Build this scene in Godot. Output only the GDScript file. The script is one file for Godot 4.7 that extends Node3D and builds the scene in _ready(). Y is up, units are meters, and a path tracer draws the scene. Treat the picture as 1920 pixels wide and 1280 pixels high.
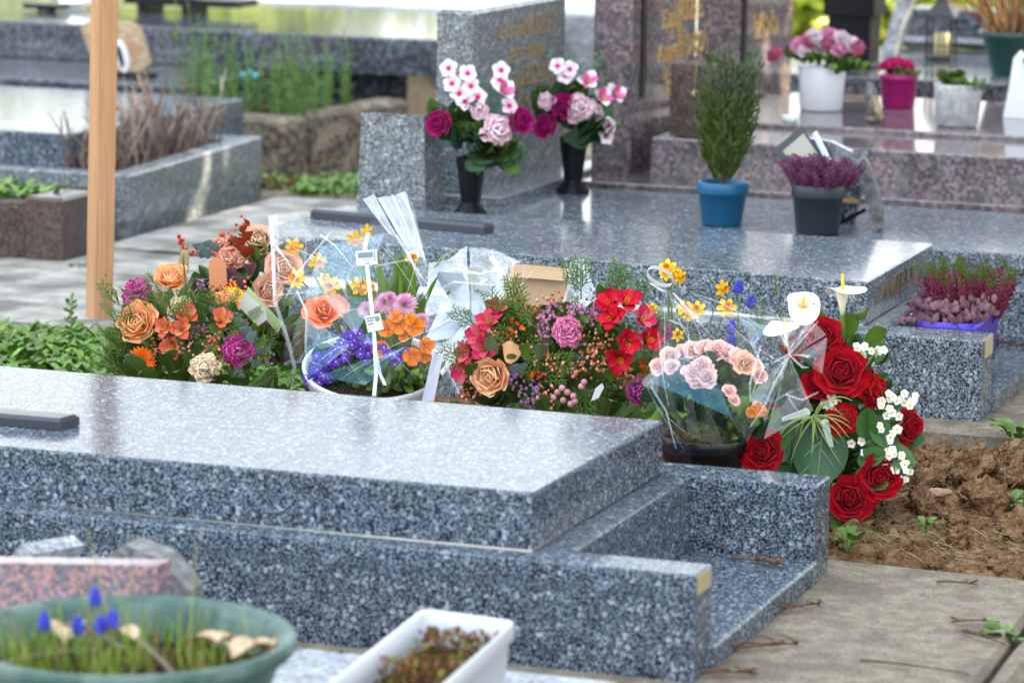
extends Node3D
# A country cemetery: fresh bouquets on a new grave between two polished granite tombs.
# The graves run along x (head at -x, foot at +x); z grows towards the viewer. Units are metres.

var FRONT := Vector3(0.325, 0.16, 0.93).normalized()   # from the bouquets towards the path
var SIDE := Vector3(0.944, 0.0, -0.33).normalized()
var rng := RandomNumberGenerator.new()
var taken := {}
var M := {}
var meshes := {}

# ------------------------------------------------------------------ helpers
func lin(r: float, g: float, b: float) -> Color:
	return Color(r, g, b).linear_to_srgb()

func mat(r: float, g: float, b: float, rough := 0.7, spec := 0.5) -> StandardMaterial3D:
	var m := StandardMaterial3D.new()
	m.albedo_color = lin(r, g, b)
	m.roughness = rough
	m.metallic_specular = spec
	return m

func vmat(rough := 0.6, back := 0.0, rim := 0.0, spec := 0.35) -> StandardMaterial3D:
	var m := StandardMaterial3D.new()
	m.vertex_color_use_as_albedo = true
	m.roughness = rough
	m.metallic_specular = spec
	if back > 0.0:
		m.backlight_enabled = true
		m.backlight = Color(back, back, back)
	if rim > 0.0:
		m.rim_enabled = true
		m.rim = rim
		m.rim_tint = 0.6
	return m

func film_mat(alpha: float, rough := 0.06, tint := Color(0.93, 0.96, 1.0)) -> StandardMaterial3D:
	var m := StandardMaterial3D.new()
	m.transparency = BaseMaterial3D.TRANSPARENCY_ALPHA
	m.albedo_color = Color(tint.r, tint.g, tint.b, alpha)
	m.roughness = rough
	m.metallic_specular = 0.7
	m.cull_mode = BaseMaterial3D.CULL_DISABLED
	return m

func numbered(called: String) -> String:
	var n: int = taken.get(called, 0)
	taken[called] = n + 1
	return called if n == 0 else "%s_%03d" % [called, n]

func begin() -> SurfaceTool:
	var st := SurfaceTool.new()
	st.begin(Mesh.PRIMITIVE_TRIANGLES)
	st.set_color(Color.WHITE)
	return st

func finish(st: SurfaceTool) -> ArrayMesh:
	st.index()
	st.generate_normals()
	return st.commit()

func flat() -> SurfaceTool:
	var st := begin()
	st.set_smooth_group(-1)
	return st

# one named mesh; top-level pieces take a number when their name repeats
func obj(called: String, what, m: Material, parent: Node3D = self, xf := Transform3D.IDENTITY) -> MeshInstance3D:
	var o := MeshInstance3D.new()
	o.name = numbered(called) if parent == self else called
	o.mesh = finish(what) if what is SurfaceTool else what
	o.material_override = m
	o.transform = xf
	parent.add_child(o, true)
	return o

func tag(o: Node3D, label: String, category := "", group := "", kind := "") -> Node3D:
	if label: o.set_meta("label", label)
	if category: o.set_meta("category", category)
	if group: o.set_meta("group", group)
	if kind: o.set_meta("kind", kind)
	return o

func thing(called: String, label: String, category: String, where := Vector3.ZERO, group := "") -> Node3D:
	var o := Node3D.new()
	o.name = numbered(called)
	o.position = where
	add_child(o)
	tag(o, label, category, group)
	return o

func struct(called: String, what, m: Material, parent: Node3D = self) -> MeshInstance3D:
	var o := obj(called, what, m, parent)
	if parent == self: o.set_meta("kind", "structure")
	return o

func upright(n: Vector3, turn := 0.0) -> Basis:      # a basis whose y axis is n
	n = n.normalized()
	var x := n.cross(Vector3(0.3, 0.2, 0.93)).normalized()
	if abs(n.dot(Vector3(0.3, 0.2, 0.93).normalized())) > 0.97: x = n.cross(Vector3(0, 1, 0)).normalized()
	return Basis(x, n, x.cross(n)) * Basis(Vector3.UP, turn)

# ------------------------------------------------------------------ shapes
func tri(st: SurfaceTool, a: Vector3, b: Vector3, c: Vector3) -> void:
	st.add_vertex(a); st.add_vertex(b); st.add_vertex(c)

func quad(st: SurfaceTool, a: Vector3, b: Vector3, c: Vector3, d: Vector3) -> void:
	tri(st, a, b, c); tri(st, a, c, d)

func poly(st: SurfaceTool, p: Array, mid: Vector3) -> void:    # a convex face turned away from mid
	var n: Vector3 = (p[2] - p[0]).cross(p[1] - p[0])
	var out: bool = n.dot(p[0] - mid) > 0
	for i in range(1, p.size() - 1):
		if out: tri(st, p[0], p[i], p[i + 1])
		else: tri(st, p[0], p[i + 1], p[i])

# an upright prism over a convex outline in x, z, its top edge chamfered; lift gives the top a slope along x
func prism(st: SurfaceTool, o: PackedVector2Array, y0: float, y1: float, ch := 0.004, lift := 0.0) -> void:
	var n := o.size()
	var mid := Vector2.ZERO
	for p in o: mid += p / n
	var m3 := Vector3(mid.x, (y0 + y1) / 2, mid.y)
	var ins: Array[Vector2] = []
	for i in n:
		var a := (o[(i + n - 1) % n] - o[i]).normalized()
		var b := (o[(i + 1) % n] - o[i]).normalized()
		ins.append(o[i] + (a + b) * ch)
	var top := []
	var bot := []
	for i in n:
		top.append(Vector3(ins[i].x, y1 + lift * (o[i].x - mid.x), ins[i].y))
		bot.append(Vector3(o[i].x, y0, o[i].y))
	poly(st, top, m3); poly(st, bot, m3)
	for i in n:
		var j := (i + 1) % n
		var hi := y1 - ch + lift * (o[i].x - mid.x)
		var hj := y1 - ch + lift * (o[j].x - mid.x)
		poly(st, [bot[i], bot[j], Vector3(o[j].x, hj, o[j].y), Vector3(o[i].x, hi, o[i].y)], m3)
		if ch > 0.0: poly(st, [Vector3(o[i].x, hi, o[i].y), Vector3(o[j].x, hj, o[j].y), top[j], top[i]], m3)

func rect(x0: float, x1: float, z0: float, z1: float) -> PackedVector2Array:
	return PackedVector2Array([Vector2(x0, z0), Vector2(x1, z0), Vector2(x1, z1), Vector2(x0, z1)])

func block(x0: float, x1: float, y0: float, y1: float, z0: float, z1: float, ch := 0.004) -> SurfaceTool:
	var st := flat()
	prism(st, rect(x0, x1, z0, z1), y0, y1, ch)
	return st

# an outline in the plane of u and v, given thickness along w
func plate(st: SurfaceTool, at: Vector3, u: Vector3, v: Vector3, o: PackedVector2Array, w: Vector3) -> void:
	var idx := Geometry2D.triangulate_polygon(o)
	for k in range(0, idx.size(), 3):
		var p := []
		for j in 3: p.append(at + u * o[idx[k + j]].x + v * o[idx[k + j]].y)
		poly(st, p, at + u * o[idx[k]].x + v * o[idx[k]].y - w)
		poly(st, [p[0] - w, p[1] - w, p[2] - w], p[0])
	var turning := Geometry2D.is_polygon_clockwise(o)
	for i in o.size():
		var a := at + u * o[i].x + v * o[i].y
		var b := at + u * o[(i + 1) % o.size()].x + v * o[(i + 1) % o.size()].y
		if turning: quad(st, a, b, b - w, a - w)
		else: quad(st, b, a, a - w, b - w)

func ringed(st: SurfaceTool, rings: Array, colors: Array, closed := true) -> void:
	for j in rings.size() - 1:
		var n: int = rings[j].size()
		for i in (n if closed else n - 1):
			var k := (i + 1) % n
			for q in [[j, i], [j, k], [j + 1, k], [j, i], [j + 1, k], [j + 1, i]]:
				st.set_color(colors[q[0]])
				st.add_vertex(rings[q[0]][q[1]])

# a solid of revolution: profile of (radius, height), colours white unless given
func lathe(st: SurfaceTool, prof: Array, at := Vector3.ZERO, seg := 28, c := Color.WHITE, sx := 1.0, sz := 1.0) -> void:
	var rings := []
	var cols := []
	for p in prof:
		var r := []
		for i in seg:
			var a := TAU * i / seg
			r.append(at + Vector3(cos(a) * p.x * sx, p.y, sin(a) * p.x * sz))
		rings.append(r)
		cols.append(c)
	ringed(st, rings, cols)

func tube(st: SurfaceTool, pts: Array, r0: float, r1: float, c0 := Color.WHITE, c1 := Color.WHITE, seg := 6) -> void:
	var rings := []
	var cols := []
	for j in pts.size():
		var d: Vector3 = pts[min(j + 1, pts.size() - 1)] - pts[max(j - 1, 0)]
		var b := upright(d)
		var t := float(j) / maxi(1, pts.size() - 1)
		var ring := []
		for i in seg:
			var a := TAU * i / seg
			ring.append(pts[j] + (b.x * cos(a) + b.z * sin(a)) * lerpf(r0, r1, t))
		rings.append(ring)
		cols.append(c0.lerp(c1, t))
	ringed(st, rings, cols)
	st.set_color(c1)
	var e: Array = rings[-1]
	for i in range(1, seg - 1): tri(st, e[0], e[i], e[i + 1])

func arc(a: Vector3, b: Vector3, sag: Vector3, n := 6) -> Array:
	var r := []
	for i in n + 1:
		var t := float(i) / n
		r.append(a.lerp(b, t) + sag * 4.0 * t * (1.0 - t))
	return r

func ball(st: SurfaceTool, at: Vector3, r: float, c: Color, seg := 6, sy := 1.0) -> void:
	st.set_color(c)
	var rows := maxi(3, seg / 2)
	for j in rows:
		for i in seg:
			var p := []
			for q in [[i, j], [i + 1, j], [i + 1, j + 1], [i, j + 1]]:
				var a: float = TAU * q[0] / seg
				var b: float = PI * q[1] / rows
				p.append(at + Vector3(sin(b) * cos(a), cos(b) * sy, sin(b) * sin(a)) * r)
			if j > 0: tri(st, p[0], p[1], p[2])
			if j < rows - 1: tri(st, p[0], p[2], p[3])

# a stone or clod: a sphere pushed about by noise
func lump(r: Vector3, seed_: int, rough := 0.35, seg := 14, c := Color.WHITE, freq := 1.1) -> SurfaceTool:
	var st := begin()
	var no := FastNoiseLite.new()
	no.seed = seed_
	no.frequency = freq
	no.fractal_octaves = 3
	var rows := seg / 2 + 2
	var g := []
	for j in rows + 1:
		var ring := []
		for i in seg:
			var a := TAU * i / seg
			var b := PI * j / rows
			var d := Vector3(sin(b) * cos(a), cos(b), sin(b) * sin(a))
			ring.append(d * r * (1.0 + rough * no.get_noise_3dv(d)))
		g.append(ring)
	st.set_color(c)
	for j in rows:
		for i in seg:
			var k := (i + 1) % seg
			if j > 0: tri(st, g[j][i], g[j][k], g[j + 1][k])
			if j < rows - 1: tri(st, g[j][i], g[j + 1][k], g[j + 1][i])
	return st

# a petal or leaf: base at o, leaning from the y axis by a0 at its base to a1 at its tip, opening along z
func petal(st: SurfaceTool, o: Transform3D, L: float, W: float, a0: float, a1: float, cup: float, ruf: float, c0: Color, c1: Color, nu := 4, nv := 5, k := 1.5, e := 0.5, ph := 0.0, edge := Color(0, 0, 0, 0)) -> void:
	var g := []
	var cg := []
	var y := 0.0
	var z := 0.0
	for j in nv + 1:
		var v := float(j) / nv
		var a := lerpf(a0, a1, v)
		if j > 0:
			y += cos(a) * L / nv
			z += sin(a) * L / nv
		var w := W * 0.5 * pow(maxf(0.0, sin(PI * pow(0.1 + 0.9 * v, k))), e)
		var row := []
		var crow := []
		for i in nu + 1:
			var u := 2.0 * i / nu - 1.0
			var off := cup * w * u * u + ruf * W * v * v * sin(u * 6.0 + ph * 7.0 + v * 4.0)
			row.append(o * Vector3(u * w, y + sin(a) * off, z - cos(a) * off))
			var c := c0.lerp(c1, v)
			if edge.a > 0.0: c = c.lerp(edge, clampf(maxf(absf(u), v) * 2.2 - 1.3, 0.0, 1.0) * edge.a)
			crow.append(c)
		g.append(row)
		cg.append(crow)
	for j in nv:
		for i in nu:
			for q in [[j, i], [j, i + 1], [j + 1, i + 1], [j, i], [j + 1, i + 1], [j + 1, i]]:
				st.set_color(cg[q[0]][q[1]])
				st.add_vertex(g[q[0]][q[1]])

func around(yaw: float, r0 := 0.0, y0 := 0.0) -> Transform3D:
	var b := Basis(Vector3.UP, yaw)
	return Transform3D(b, b * Vector3(0, 0, r0) + Vector3(0, y0, 0))

func vary(c: Color, by: float) -> Color:
	var f := 1.0 + rng.randf_range(-by, by)
	return Color(c.r * f, c.g * f * (1.0 + rng.randf_range(-by, by) * 0.25), c.b * f)

# ------------------------------------------------------------------ textures
func noise_bytes(kind: int, freq: float, seed_: int, n: int, oct := 1, ret := FastNoiseLite.RETURN_CELL_VALUE) -> PackedByteArray:
	var f := FastNoiseLite.new()
	f.noise_type = kind
	f.frequency = freq
	f.seed = seed_
	f.fractal_type = FastNoiseLite.FRACTAL_FBM if oct > 1 else FastNoiseLite.FRACTAL_NONE
	f.fractal_octaves = oct
	f.cellular_return_type = ret
	f.cellular_jitter = 1.0
	var im := f.get_seamless_image(n, n, false, false, 0.08, true)
	im.convert(Image.FORMAT_L8)
	return im.get_data()

# crystals: each cell of a fine mosaic takes a tone, a coarser mosaic strews large pale crystals
func granite(n: int, seed_: int, freq: float, tones: Array, big: Array, big_share: float, cloud := 0.12) -> ImageTexture:
	var a := noise_bytes(FastNoiseLite.TYPE_CELLULAR, freq, seed_, n)
	var b := noise_bytes(FastNoiseLite.TYPE_CELLULAR, freq * 0.42, seed_ + 5, n)
	var s := noise_bytes(FastNoiseLite.TYPE_SIMPLEX_SMOOTH, freq * 0.8, seed_ + 9, n, 2)
	var t := noise_bytes(FastNoiseLite.TYPE_SIMPLEX_SMOOTH, freq * 0.06, seed_ + 11, n, 3)
	var lut := PackedByteArray()
	for i in 256:
		var x := i / 255.0
		var c: Color = tones[-1][1]
		for j in tones.size() - 1:
			if x >= tones[j][0] and x < tones[j + 1][0]:
				c = tones[j][1].lerp(tones[j + 1][1], (x - tones[j][0]) / (tones[j + 1][0] - tones[j][0]))
		c = c.linear_to_srgb()
		lut.append_array([int(c.r * 255), int(c.g * 255), int(c.b * 255)])
	var bc: Color = Color(big[0], big[1], big[2]).linear_to_srgb()
	var out := PackedByteArray()
	out.resize(n * n * 3)
	var lim := int(255 * (1.0 - big_share))
	for i in n * n:
		var v := clampi((a[i] * 13 + s[i] * 7) / 20 * 7 / 5 - 50, 0, 255) * 3
		var f := 1.0 + (t[i] - 128) / 128.0 * cloud
		if b[i] > lim and s[i] > 105:
			out[i * 3] = mini(255, int(bc.r * 255 * f)); out[i * 3 + 1] = mini(255, int(bc.g * 255 * f)); out[i * 3 + 2] = mini(255, int(bc.b * 255 * f))
		else:
			out[i * 3] = mini(255, int(lut[v] * f)); out[i * 3 + 1] = mini(255, int(lut[v + 1] * f)); out[i * 3 + 2] = mini(255, int(lut[v + 2] * f))
	return ImageTexture.create_from_image(Image.create_from_data(n, n, false, Image.FORMAT_RGB8, out))

# soft mottling between a few tones (concrete, earth, weathered stone)
func mottle(n: int, seed_: int, freq: float, c0: Color, c1: Color, c2: Color, fine := 0.35) -> ImageTexture:
	var a := noise_bytes(FastNoiseLite.TYPE_SIMPLEX_SMOOTH, freq, seed_, n, 5)
	var b := noise_bytes(FastNoiseLite.TYPE_SIMPLEX_SMOOTH, freq * 0.3, seed_ + 3, n, 3)
	var g := noise_bytes(FastNoiseLite.TYPE_VALUE, 0.45, seed_ + 7, n)
	var out := PackedByteArray()
	out.resize(n * n * 3)
	for i in n * n:
		var c := c0.lerp(c1, clampf((a[i] - 70) / 115.0, 0, 1)).lerp(c2, clampf((b[i] - 135) / 60.0, 0, 1))
		var f := 1.0 + (g[i] - 128) / 128.0 * fine
		out[i * 3] = clampi(int(pow(c.r * f, 0.4545) * 255), 0, 255)
		out[i * 3 + 1] = clampi(int(pow(c.g * f, 0.4545) * 255), 0, 255)
		out[i * 3 + 2] = clampi(int(pow(c.b * f, 0.4545) * 255), 0, 255)
	return ImageTexture.create_from_image(Image.create_from_data(n, n, false, Image.FORMAT_RGB8, out))

func grain(n: int, seed_: int) -> ImageTexture:      # wood, fibres along v
	var f := FastNoiseLite.new()
	f.seed = seed_
	f.frequency = 0.02
	f.fractal_octaves = 3
	var im := Image.create(n, n, false, Image.FORMAT_RGB8)
	for y in n:
		for x in n:
			var w := f.get_noise_2d(x * 1.0, y * 0.12) * 40.0
			var ring := 0.5 + 0.5 * sin((x + w) * 0.16)
			var fib := f.get_noise_2d(x * 16.0, y * 0.9) * 0.5 + 0.5
			var c := Color(0.52, 0.29, 0.15).lerp(Color(0.36, 0.17, 0.075), ring * 0.55 + fib * 0.45 - 0.1)
			im.set_pixel(x, y, c.linear_to_srgb())
	return ImageTexture.create_from_image(im)

func relief(n: int, seed_: int, freq: float, oct := 4) -> ImageTexture:
	var a := noise_bytes(FastNoiseLite.TYPE_SIMPLEX_SMOOTH, freq, seed_, n, oct)
	return ImageTexture.create_from_image(Image.create_from_data(n, n, false, Image.FORMAT_L8, a))

func stone(tex: Texture2D, per_metre: float, rough: float, spec := 0.5, height: Texture2D = null, hs := 0.0) -> StandardMaterial3D:
	var m := StandardMaterial3D.new()
	m.albedo_texture = tex
	m.uv1_triplanar = true
	m.uv1_world_triplanar = true
	m.uv1_triplanar_sharpness = 8.0
	m.uv1_scale = Vector3.ONE * per_metre
	m.uv1_offset = Vector3(0.31, 0.17, 0.43)
	m.roughness = rough
	m.metallic_specular = spec
	if height:
		m.heightmap_enabled = true
		m.heightmap_texture = height
		m.heightmap_scale = hs
	return m

func _ready() -> void:
	rng.seed = 20240
	# ---------------------------------------------------------------- camera, sky, sun, exposure
	var cam := Camera3D.new()
	cam.name = "camera"
	var att := CameraAttributesPhysical.new()
	att.frustum_focal_length = 122.0
	att.frustum_focus_distance = 7.95
	att.exposure_aperture = 4.1
	att.frustum_near = 0.1
	att.frustum_far = 400.0
	cam.attributes = att
	cam.transform = Transform3D(Basis(Vector3(0.942697, 0.016771, -0.333228), Vector3(-0.07002, 0.98644, -0.148439), Vector3(0.326221, 0.163266, 0.931088)).orthonormalized(), Vector3(0, 1.6, 0))
	cam.keep_aspect = Camera3D.KEEP_HEIGHT
	cam.fov = 11.2004
	cam.near = 0.1
	cam.far = 400.0
	add_child(cam)

	var env := Environment.new()
	var sky := Sky.new()
	var psm := ProceduralSkyMaterial.new()
	psm.sky_top_color = Color(0.735, 0.772, 0.812)
	psm.sky_horizon_color = Color(0.765, 0.755, 0.725)
	psm.sky_curve = 0.15
	psm.ground_horizon_color = Color(0.55, 0.53, 0.48)
	psm.ground_bottom_color = Color(0.30, 0.28, 0.24)
	psm.sky_energy_multiplier = 1.15
	sky.sky_material = psm
	env.background_mode = Environment.BG_SKY
	env.sky = sky
	env.tonemap_mode = Environment.TONE_MAPPER_LINEAR
	env.tonemap_exposure = 3.85
	env.sdfgi_enabled = true
	env.ssao_enabled = true
	env.ssil_enabled = true
	var we := WorldEnvironment.new()
	we.name = "world"
	we.environment = env
	add_child(we)

	var sun := DirectionalLight3D.new()
	sun.name = "sun"
	sun.light_color = Color(1.0, 0.93, 0.80)
	sun.light_energy = 1.6
	sun.light_angular_distance = 0.5
	sun.shadow_enabled = true
	sun.basis = Basis.looking_at(-Vector3(0.72, 0.70, -0.42), Vector3.UP)
	add_child(sun)

	materials()
	setting()
	shade_trees()
	near_tomb()
	middle_tomb()
	third_tomb()
	pink_tombs()
	far_tombs()
	left_graves()
	back_hedge()
	far_background()
	soil()
	front_things()
	slab_things()
	bouquets()

func materials() -> void:
	var bump := relief(512, 4, 0.05)
	M.granite = stone(granite(1024, 11, 0.17, [[0.0, Color(0.008, 0.011, 0.015)], [0.34, Color(0.021, 0.028, 0.039)], [0.46, Color(0.072, 0.097, 0.130)], [0.72, Color(0.139, 0.175, 0.218)], [1.01, Color(0.288, 0.340, 0.397)]], [0.38, 0.42, 0.48], 0.07), 1.9, 0.14, 0.21)
	M.granite_light = stone(granite(512, 17, 0.17, [[0.0, Color(0.048, 0.059, 0.068)], [0.36, Color(0.096, 0.113, 0.125)], [0.5, Color(0.173, 0.197, 0.213)], [0.75, Color(0.250, 0.281, 0.300)], [1.01, Color(0.385, 0.424, 0.446)]], [0.44, 0.47, 0.5], 0.06), 3.2, 0.2, 0.36)
	M.granite_mid = stone(granite(1024, 18, 0.17, [[0.0, Color(0.014, 0.017, 0.022)], [0.34, Color(0.032, 0.041, 0.054)], [0.46, Color(0.106, 0.133, 0.165)], [0.72, Color(0.192, 0.231, 0.271)], [1.01, Color(0.366, 0.414, 0.455)]], [0.44, 0.475, 0.52], 0.07), 1.9, 0.14, 0.36)
	M.granite_pale = stone(granite(512, 12, 0.16, [[0.0, Color(0.12, 0.13, 0.145)], [0.4, Color(0.28, 0.30, 0.325)], [1.01, Color(0.44, 0.46, 0.49)]], [0.44, 0.46, 0.49], 0.05), 1.6, 0.35, 0.5)
	M.granite_dark = stone(granite(512, 13, 0.15, [[0.0, Color(0.015, 0.018, 0.023)], [0.45, Color(0.038, 0.044, 0.058)], [0.8, Color(0.10, 0.115, 0.145)], [1.01, Color(0.20, 0.23, 0.27)]], [0.15, 0.18, 0.24], 0.08), 1.5, 0.12, 0.55)
	M.granite_red = stone(granite(512, 14, 0.12, [[0.0, Color(0.070, 0.068, 0.080)], [0.42, Color(0.135, 0.118, 0.13)], [0.65, Color(0.205, 0.162, 0.165)], [1.01, Color(0.32, 0.23, 0.215)]], [0.14, 0.125, 0.14], 0.10), 1.4, 0.10, 0.5)
	M.granite_pink = stone(granite(512, 15, 0.11, [[0.0, Color(0.07, 0.075, 0.10)], [0.36, Color(0.15, 0.13, 0.16)], [0.5, Color(0.30, 0.165, 0.165)], [1.01, Color(0.42, 0.25, 0.245)]], [0.14, 0.15, 0.2], 0.12), 2.6, 0.3, 0.5)
	M.granite_brown = stone(granite(512, 16, 0.2, [[0.0, Color(0.03, 0.02, 0.018)], [0.6, Color(0.075, 0.052, 0.045)], [1.01, Color(0.14, 0.10, 0.09)]], [0.1, 0.08, 0.07], 0.04), 1.6, 0.3, 0.45)
	M.concrete = stone(mottle(1024, 21, 0.02, Color(0.185, 0.155, 0.115), Color(0.255, 0.218, 0.165), Color(0.158, 0.134, 0.102), 0.38), 0.75, 0.9, 0.25, bump, 0.35)
	M.paving = stone(mottle(1024, 23, 0.010, Color(0.235, 0.22, 0.20), Color(0.37, 0.35, 0.32), Color(0.15, 0.14, 0.125), 0.25), 0.7, 0.9, 0.25, bump, 0.5)
	M.old_stone = stone(mottle(512, 25, 0.03, Color(0.085, 0.075, 0.06), Color(0.24, 0.20, 0.15), Color(0.32, 0.265, 0.195), 0.4), 1.5, 0.95, 0.2, bump, 1.2)
	M.slate = stone(mottle(512, 26, 0.03, Color(0.10, 0.10, 0.10), Color(0.22, 0.225, 0.23), Color(0.15, 0.145, 0.13), 0.3), 2.0, 0.6, 0.35, bump, 0.3)
	M.tan_rock = stone(mottle(512, 27, 0.03, Color(0.36, 0.26, 0.15), Color(0.48, 0.38, 0.26), Color(0.38, 0.22, 0.14), 0.3), 2.0, 0.8, 0.3, bump, 0.6)
	M.soil = stone(mottle(1024, 28, 0.03, Color(0.115, 0.062, 0.030), Color(0.215, 0.125, 0.062), Color(0.27, 0.17, 0.095), 0.5), 1.7, 1.0, 0.1, relief(512, 6, 0.09), 1.0)
	M.earth = stone(mottle(512, 29, 0.02, Color(0.20, 0.17, 0.125), Color(0.34, 0.29, 0.22), Color(0.14, 0.13, 0.08), 0.4), 0.8, 1.0, 0.1, bump, 1.0)
	M.compost = stone(mottle(512, 30, 0.05, Color(0.03, 0.02, 0.012), Color(0.085, 0.055, 0.032), Color(0.05, 0.03, 0.02), 0.6), 3.0, 1.0, 0.1, bump, 1.5)
	var wood := StandardMaterial3D.new()
	wood.albedo_texture = grain(512, 3)
	wood.uv1_triplanar = true
	wood.uv1_world_triplanar = true
	wood.uv1_triplanar_sharpness = 8.0
	wood.uv1_scale = Vector3(5.0, 1.1, 5.0)
	wood.roughness = 0.65
	M.wood = wood
	M.petal = vmat(0.62, 0.35, 0.0, 0.25)
	M.cloth = vmat(0.8, 0.15, 0.10, 0.15)
	M.leaf = vmat(0.48, 0.35, 0.0, 0.35)
	M.dull_leaf = vmat(0.7, 0.30, 0.0, 0.3)
	M.stem = vmat(0.6, 0.0, 0.0, 0.35)
	M.film = film_mat(0.004)
	M.film.metallic_specular = 0.3
	M.parcel = film_mat(0.28, 0.10)
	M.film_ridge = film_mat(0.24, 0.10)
	M.film_haze = film_mat(0.06, 0.08)
	M.film_fold = film_mat(0.28, 0.08)
	M.film_teal = film_mat(0.16, 0.06, Color(0.50, 0.80, 0.95))
	M.gold = mat(0.72, 0.46, 0.14, 0.35); M.gold.metallic = 0.6
	M.gold_dull = mat(0.30, 0.21, 0.09, 0.6)
	M.bronze = mat(0.045, 0.05, 0.065, 0.35, 0.5); M.bronze.metallic = 0.35
	M.black = mat(0.008, 0.009, 0.011, 0.33, 0.3)
	M.black_film = mat(0.008, 0.009, 0.012, 0.25, 0.4)
	M.white = mat(0.74, 0.77, 0.82, 0.4)
	M.ribbon = mat(0.80, 0.82, 0.86, 0.3, 0.6)
	M.mortar = mat(0.55, 0.53, 0.48, 0.9)
	M.kraft = mat(0.40, 0.27, 0.155, 0.75, 0.3)

# a granite slab tomb: base walls open at the foot, a foot slab between them and a cover slab
func setting() -> void:
	struct("ground", block(-70, 70, -0.5, -0.07, -90, 20, 0.0), M.earth)
	# concrete path that passes the feet of the graves
	var path := Node3D.new()
	path.name = "path"
	add_child(path)
	path.set_meta("kind", "structure")
	var st := flat()
	prism(st, PackedVector2Array([Vector2(-2.6, -6.815), Vector2(-1.65, -6.815), Vector2(-1.30, -6.80), Vector2(-1.222, -6.78), Vector2(-1.15, -4.2), Vector2(-2.6, -4.2)]), -0.2, 0.0, 0.012)
	obj("path_slab", st, M.concrete, path)
	st = flat()
	prism(st, PackedVector2Array([Vector2(-1.214, -6.79), Vector2(-1.16, -6.78), Vector2(-1.09, -4.2), Vector2(-1.142, -4.2)]), -0.2, -0.004, 0.016)
	obj("kerb", st, M.concrete, path)
	st = flat()
	prism(st, PackedVector2Array([Vector2(-2.6, -11.6), Vector2(-0.4, -11.6), Vector2(-0.4, -8.34), Vector2(-2.6, -8.34)]), -0.2, 0.0, 0.012)
	obj("path_slab", st, M.concrete, path)
	# broad paving slabs behind the new grave
	var pav := Node3D.new()
	pav.name = "pavement"
	add_child(pav)
	pav.set_meta("kind", "structure")
	for o in [[Vector2(-7.4, -9.62), Vector2(-7.4, -9.05), Vector2(-4.75, -8.84), Vector2(-3.72, -8.80), Vector2(-3.72, -10.22), Vector2(-4.6, -10.30), Vector2(-5.05, -10.27)],
			[Vector2(-5.09, -10.32), Vector2(-4.6, -10.345), Vector2(-3.72, -10.27), Vector2(-3.72, -11.2), Vector2(-4.3, -11.92), Vector2(-5.10, -11.86)],
			[Vector2(-4.28, -11.96), Vector2(-3.72, -11.25), Vector2(-3.3, -11.3), Vector2(-3.3, -13.6), Vector2(-4.6, -13.6)]]:
		st = flat()
		prism(st, PackedVector2Array(o), -0.2, rng.randf_range(-0.006, 0.004), 0.015)
		obj("paving_slab", st, M.paving, pav)

func make_tomb(called: String, label: String, p: Dictionary) -> Node3D:
	var t := thing(called, label, "tomb", Vector3.ZERO, "grey granite slab tombs")
	var m: Material = p.m
	# side walls of the base, a cross wall under the foot of the slab, the foot slab in the recess
	obj("side_wall", block(p.xl, p.xw, -0.1, p.h0, p.zb, p.za), m, t)
	obj("side_wall", block(p.xl, p.xw, -0.1, p.h0, p.zd, p.zc), m, t)
	obj("cross_wall", block(p.xr - 0.3, p.xr, -0.1, p.h0 - 0.0005, p.zc + 0.001, p.zb - 0.001), m, t)
	obj("foot_slab", block(p.xr + 0.001, p.xw + 0.008, -0.1, 0.045, p.zc + 0.002, p.zb - 0.002, 0.005), m, t)
	var st := flat()
	prism(st, p.slab, p.h0 + 0.0025, p.h1, 0.004)
	obj("cover_slab", st, m, t)
	# the pale mortar joint on which the slab rests
	st = flat()
	prism(st, rect(p.xl + 0.1, p.xs - 0.003, p.z1 + 0.005, p.z0 + 0.002), p.h0 - 0.01, p.h0 + 0.003, 0.0)
	obj("mortar_joint", st, M.mortar, t)
	return t

func near_tomb() -> void:
	var t := make_tomb("granite_tomb", "polished grey granite tomb nearest the viewer, open recess at its foot", {
		"m": M.granite, "xl": -5.6, "xw": -1.667, "xr": -1.927, "xs": -1.992, "za": -5.762, "zb": -5.862, "zc": -6.604, "zd": -6.716, "h0": 0.196, "h1": 0.305, "z0": -5.823, "z1": -6.594,
		"slab": PackedVector2Array([Vector2(-5.4, -5.80), Vector2(-1.993, -5.823), Vector2(-1.986, -6.597), Vector2(-5.4, -6.628)])})
	# the lower arm of a flat metal cross fixed along the slab
	var st := flat()
	prism(st, PackedVector2Array([Vector2(-4.4, -5.985), Vector2(-3.032, -6.0), Vector2(-3.022, -6.062), Vector2(-4.4, -6.047)]), 0.306, 0.329, 0.007)
	obj("cross_shaft", st, M.bronze, t)
	st = flat()
	prism(st, rect(-1.6668, -1.6655, -5.852, -5.768), 0.158, 0.193, 0.0)
	obj("sticker", st, mat(0.36, 0.30, 0.17, 0.6), t)

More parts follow.
